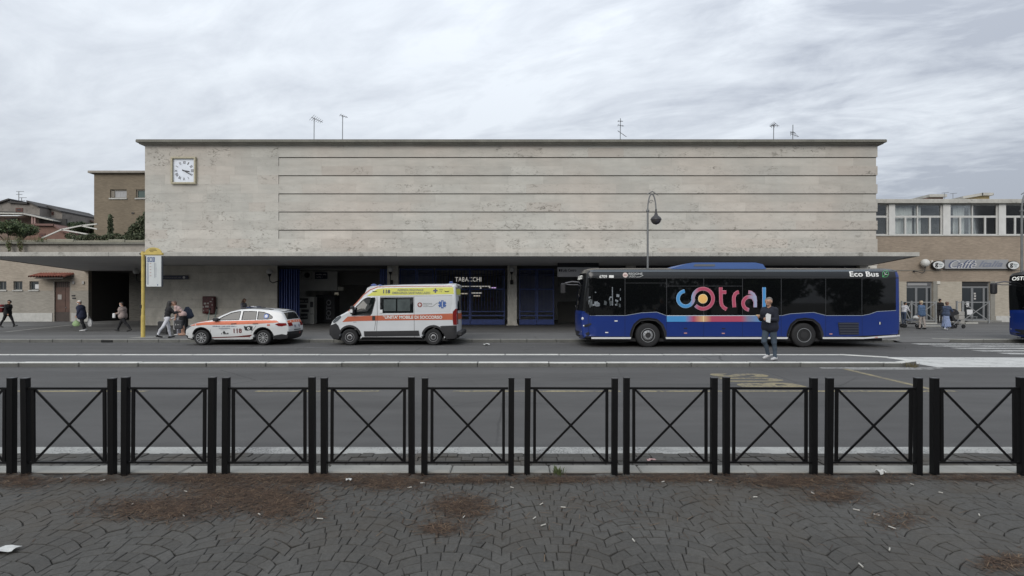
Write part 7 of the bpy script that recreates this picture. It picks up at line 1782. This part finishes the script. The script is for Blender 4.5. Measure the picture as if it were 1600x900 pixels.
# litter near the railing
PAPR = mat('litter_white', (.52, .52, .50), .8, .15, 30)
def scrap(label, px, py, w_, d, rz, m=PAPR, bow=.02):
    Y = GY(py, ZP); mb = MB(); n = 5; vs = []
    for j in range(n + 1):
        for i in range(n + 1):
            u, v = i / n - .5, j / n - .5; vs.append((u * w_ + RN.uniform(-.006, .006), v * d + RN.uniform(-.006, .006), .006 + bow * (abs(math.sin(u * 4 + v * 3)) + .4 * RN.random())))
    mb.add(vs, [(j * (n + 1) + i, j * (n + 1) + i + 1, (j + 1) * (n + 1) + i + 1, (j + 1) * (n + 1) + i) for j in range(n) for i in range(n)])
    return tag(mb.build('paper_scrap', m, None, smooth=60, fix=False, loc=(PX(px, Y), Y, ZP + .003), rotz=rz), label, 'litter')
scrap('crumpled white paper at the left edge of the cobbles', 6, 863, .16, .09, .2); scrap('crushed white wrapper at the railing foot on the right', 1375, 743, .075, .07, .6, bow=.04); scrap('white crumpled tissue below the fourth railing panel', 545, 753, .055, .04, .1)
YR = 5.95; scrap('pale pink wrapper lying in the gutter', 1017, 724, .10, .06, .3, mat('wrapper_pink', (.40, .25, .24), .7)).location = (PX(1017, YR), YR, .022)
Yr = GY(540); o = scrap('white crumpled paper on the road before the central pier', 760, 800, .24, .16, .2, bow=.06); o.location = (PX(760, Yr), Yr, .006)
BUTT = mat('butt_white', (.50, .48, .43), .8, .15, 40)
for i, (px, py) in enumerate(((846, 789), (880, 794), (1036, 754), (1180, 778), (1270, 772), (1338, 798), (1370, 806), (1530, 806), (725, 809), (835, 811), (849, 822), (95, 749), (160, 752), (287, 807), (290, 769), (405, 805), (206, 790), (1390, 860), (1425, 758), (990, 846), (1345, 885), (1110, 752), (1470, 771), (500, 812), (640, 763), (1394, 826), (660, 756), (800, 763))):
    Y = GY(py, ZP); a = RN.uniform(0, 3.14); mb = MB(); l = RN.uniform(.014, .026); mb.tube([(-l, 0, .005), (l, 0, .005)], .0045, 6)
    tag(mb.build('cigarette_butt', BUTT, None, loc=(PX(px, Y), Y, ZP + .004), rotz=a), 'pale cigarette butt lying on the cobbles', 'litter', 'cigarette butts on the cobbles')

# evergreen oaks and pines of the park on the viewer's side: they mirror in the bus windows and shed the needles
def oak(label, loc, H, R, seed):
    t = thing('evergreen_oak', label, 'tree', loc); tr = MB().tube([(0, 0, -.2), (.1, .05, H * .3), (0, 0, H * .7)], [.22, .17, .08], 8).build('trunk', TRUNK, t)
    foliage('crown', t, clump_set(30, 0, 0, H * .55, R * .8, R * .55, H * .42, R * .22, R * .38, seed), 4200, .32, LEAF, seed)
_nm = ('first', 'second', 'third', 'fourth', 'fifth', 'sixth', 'seventh', 'eighth', 'ninth', 'tenth', 'eleventh', 'twelfth')
for i in range(11): oak('evergreen oak in the park behind the viewer, %s in its row' % _nm[i], (-32 + i * 6.6 + RN.uniform(-.8, .8), -13 + RN.uniform(-1.5, 1.5), ZP), RN.uniform(5.5, 8), RN.uniform(3.3, 4.2), 40 + i)
for i, (x, y, H_, R_) in enumerate(((-15, -19, 12, 5), (6, -21, 12.5, 5), (26, -19, 12, 5))):
    pine('tall umbrella pine behind the oaks of the park, %s in its row' % _nm[i], (x, y, ZP), H_, R_, 4000, 20 + i, LEAF, .34, .30, 34)
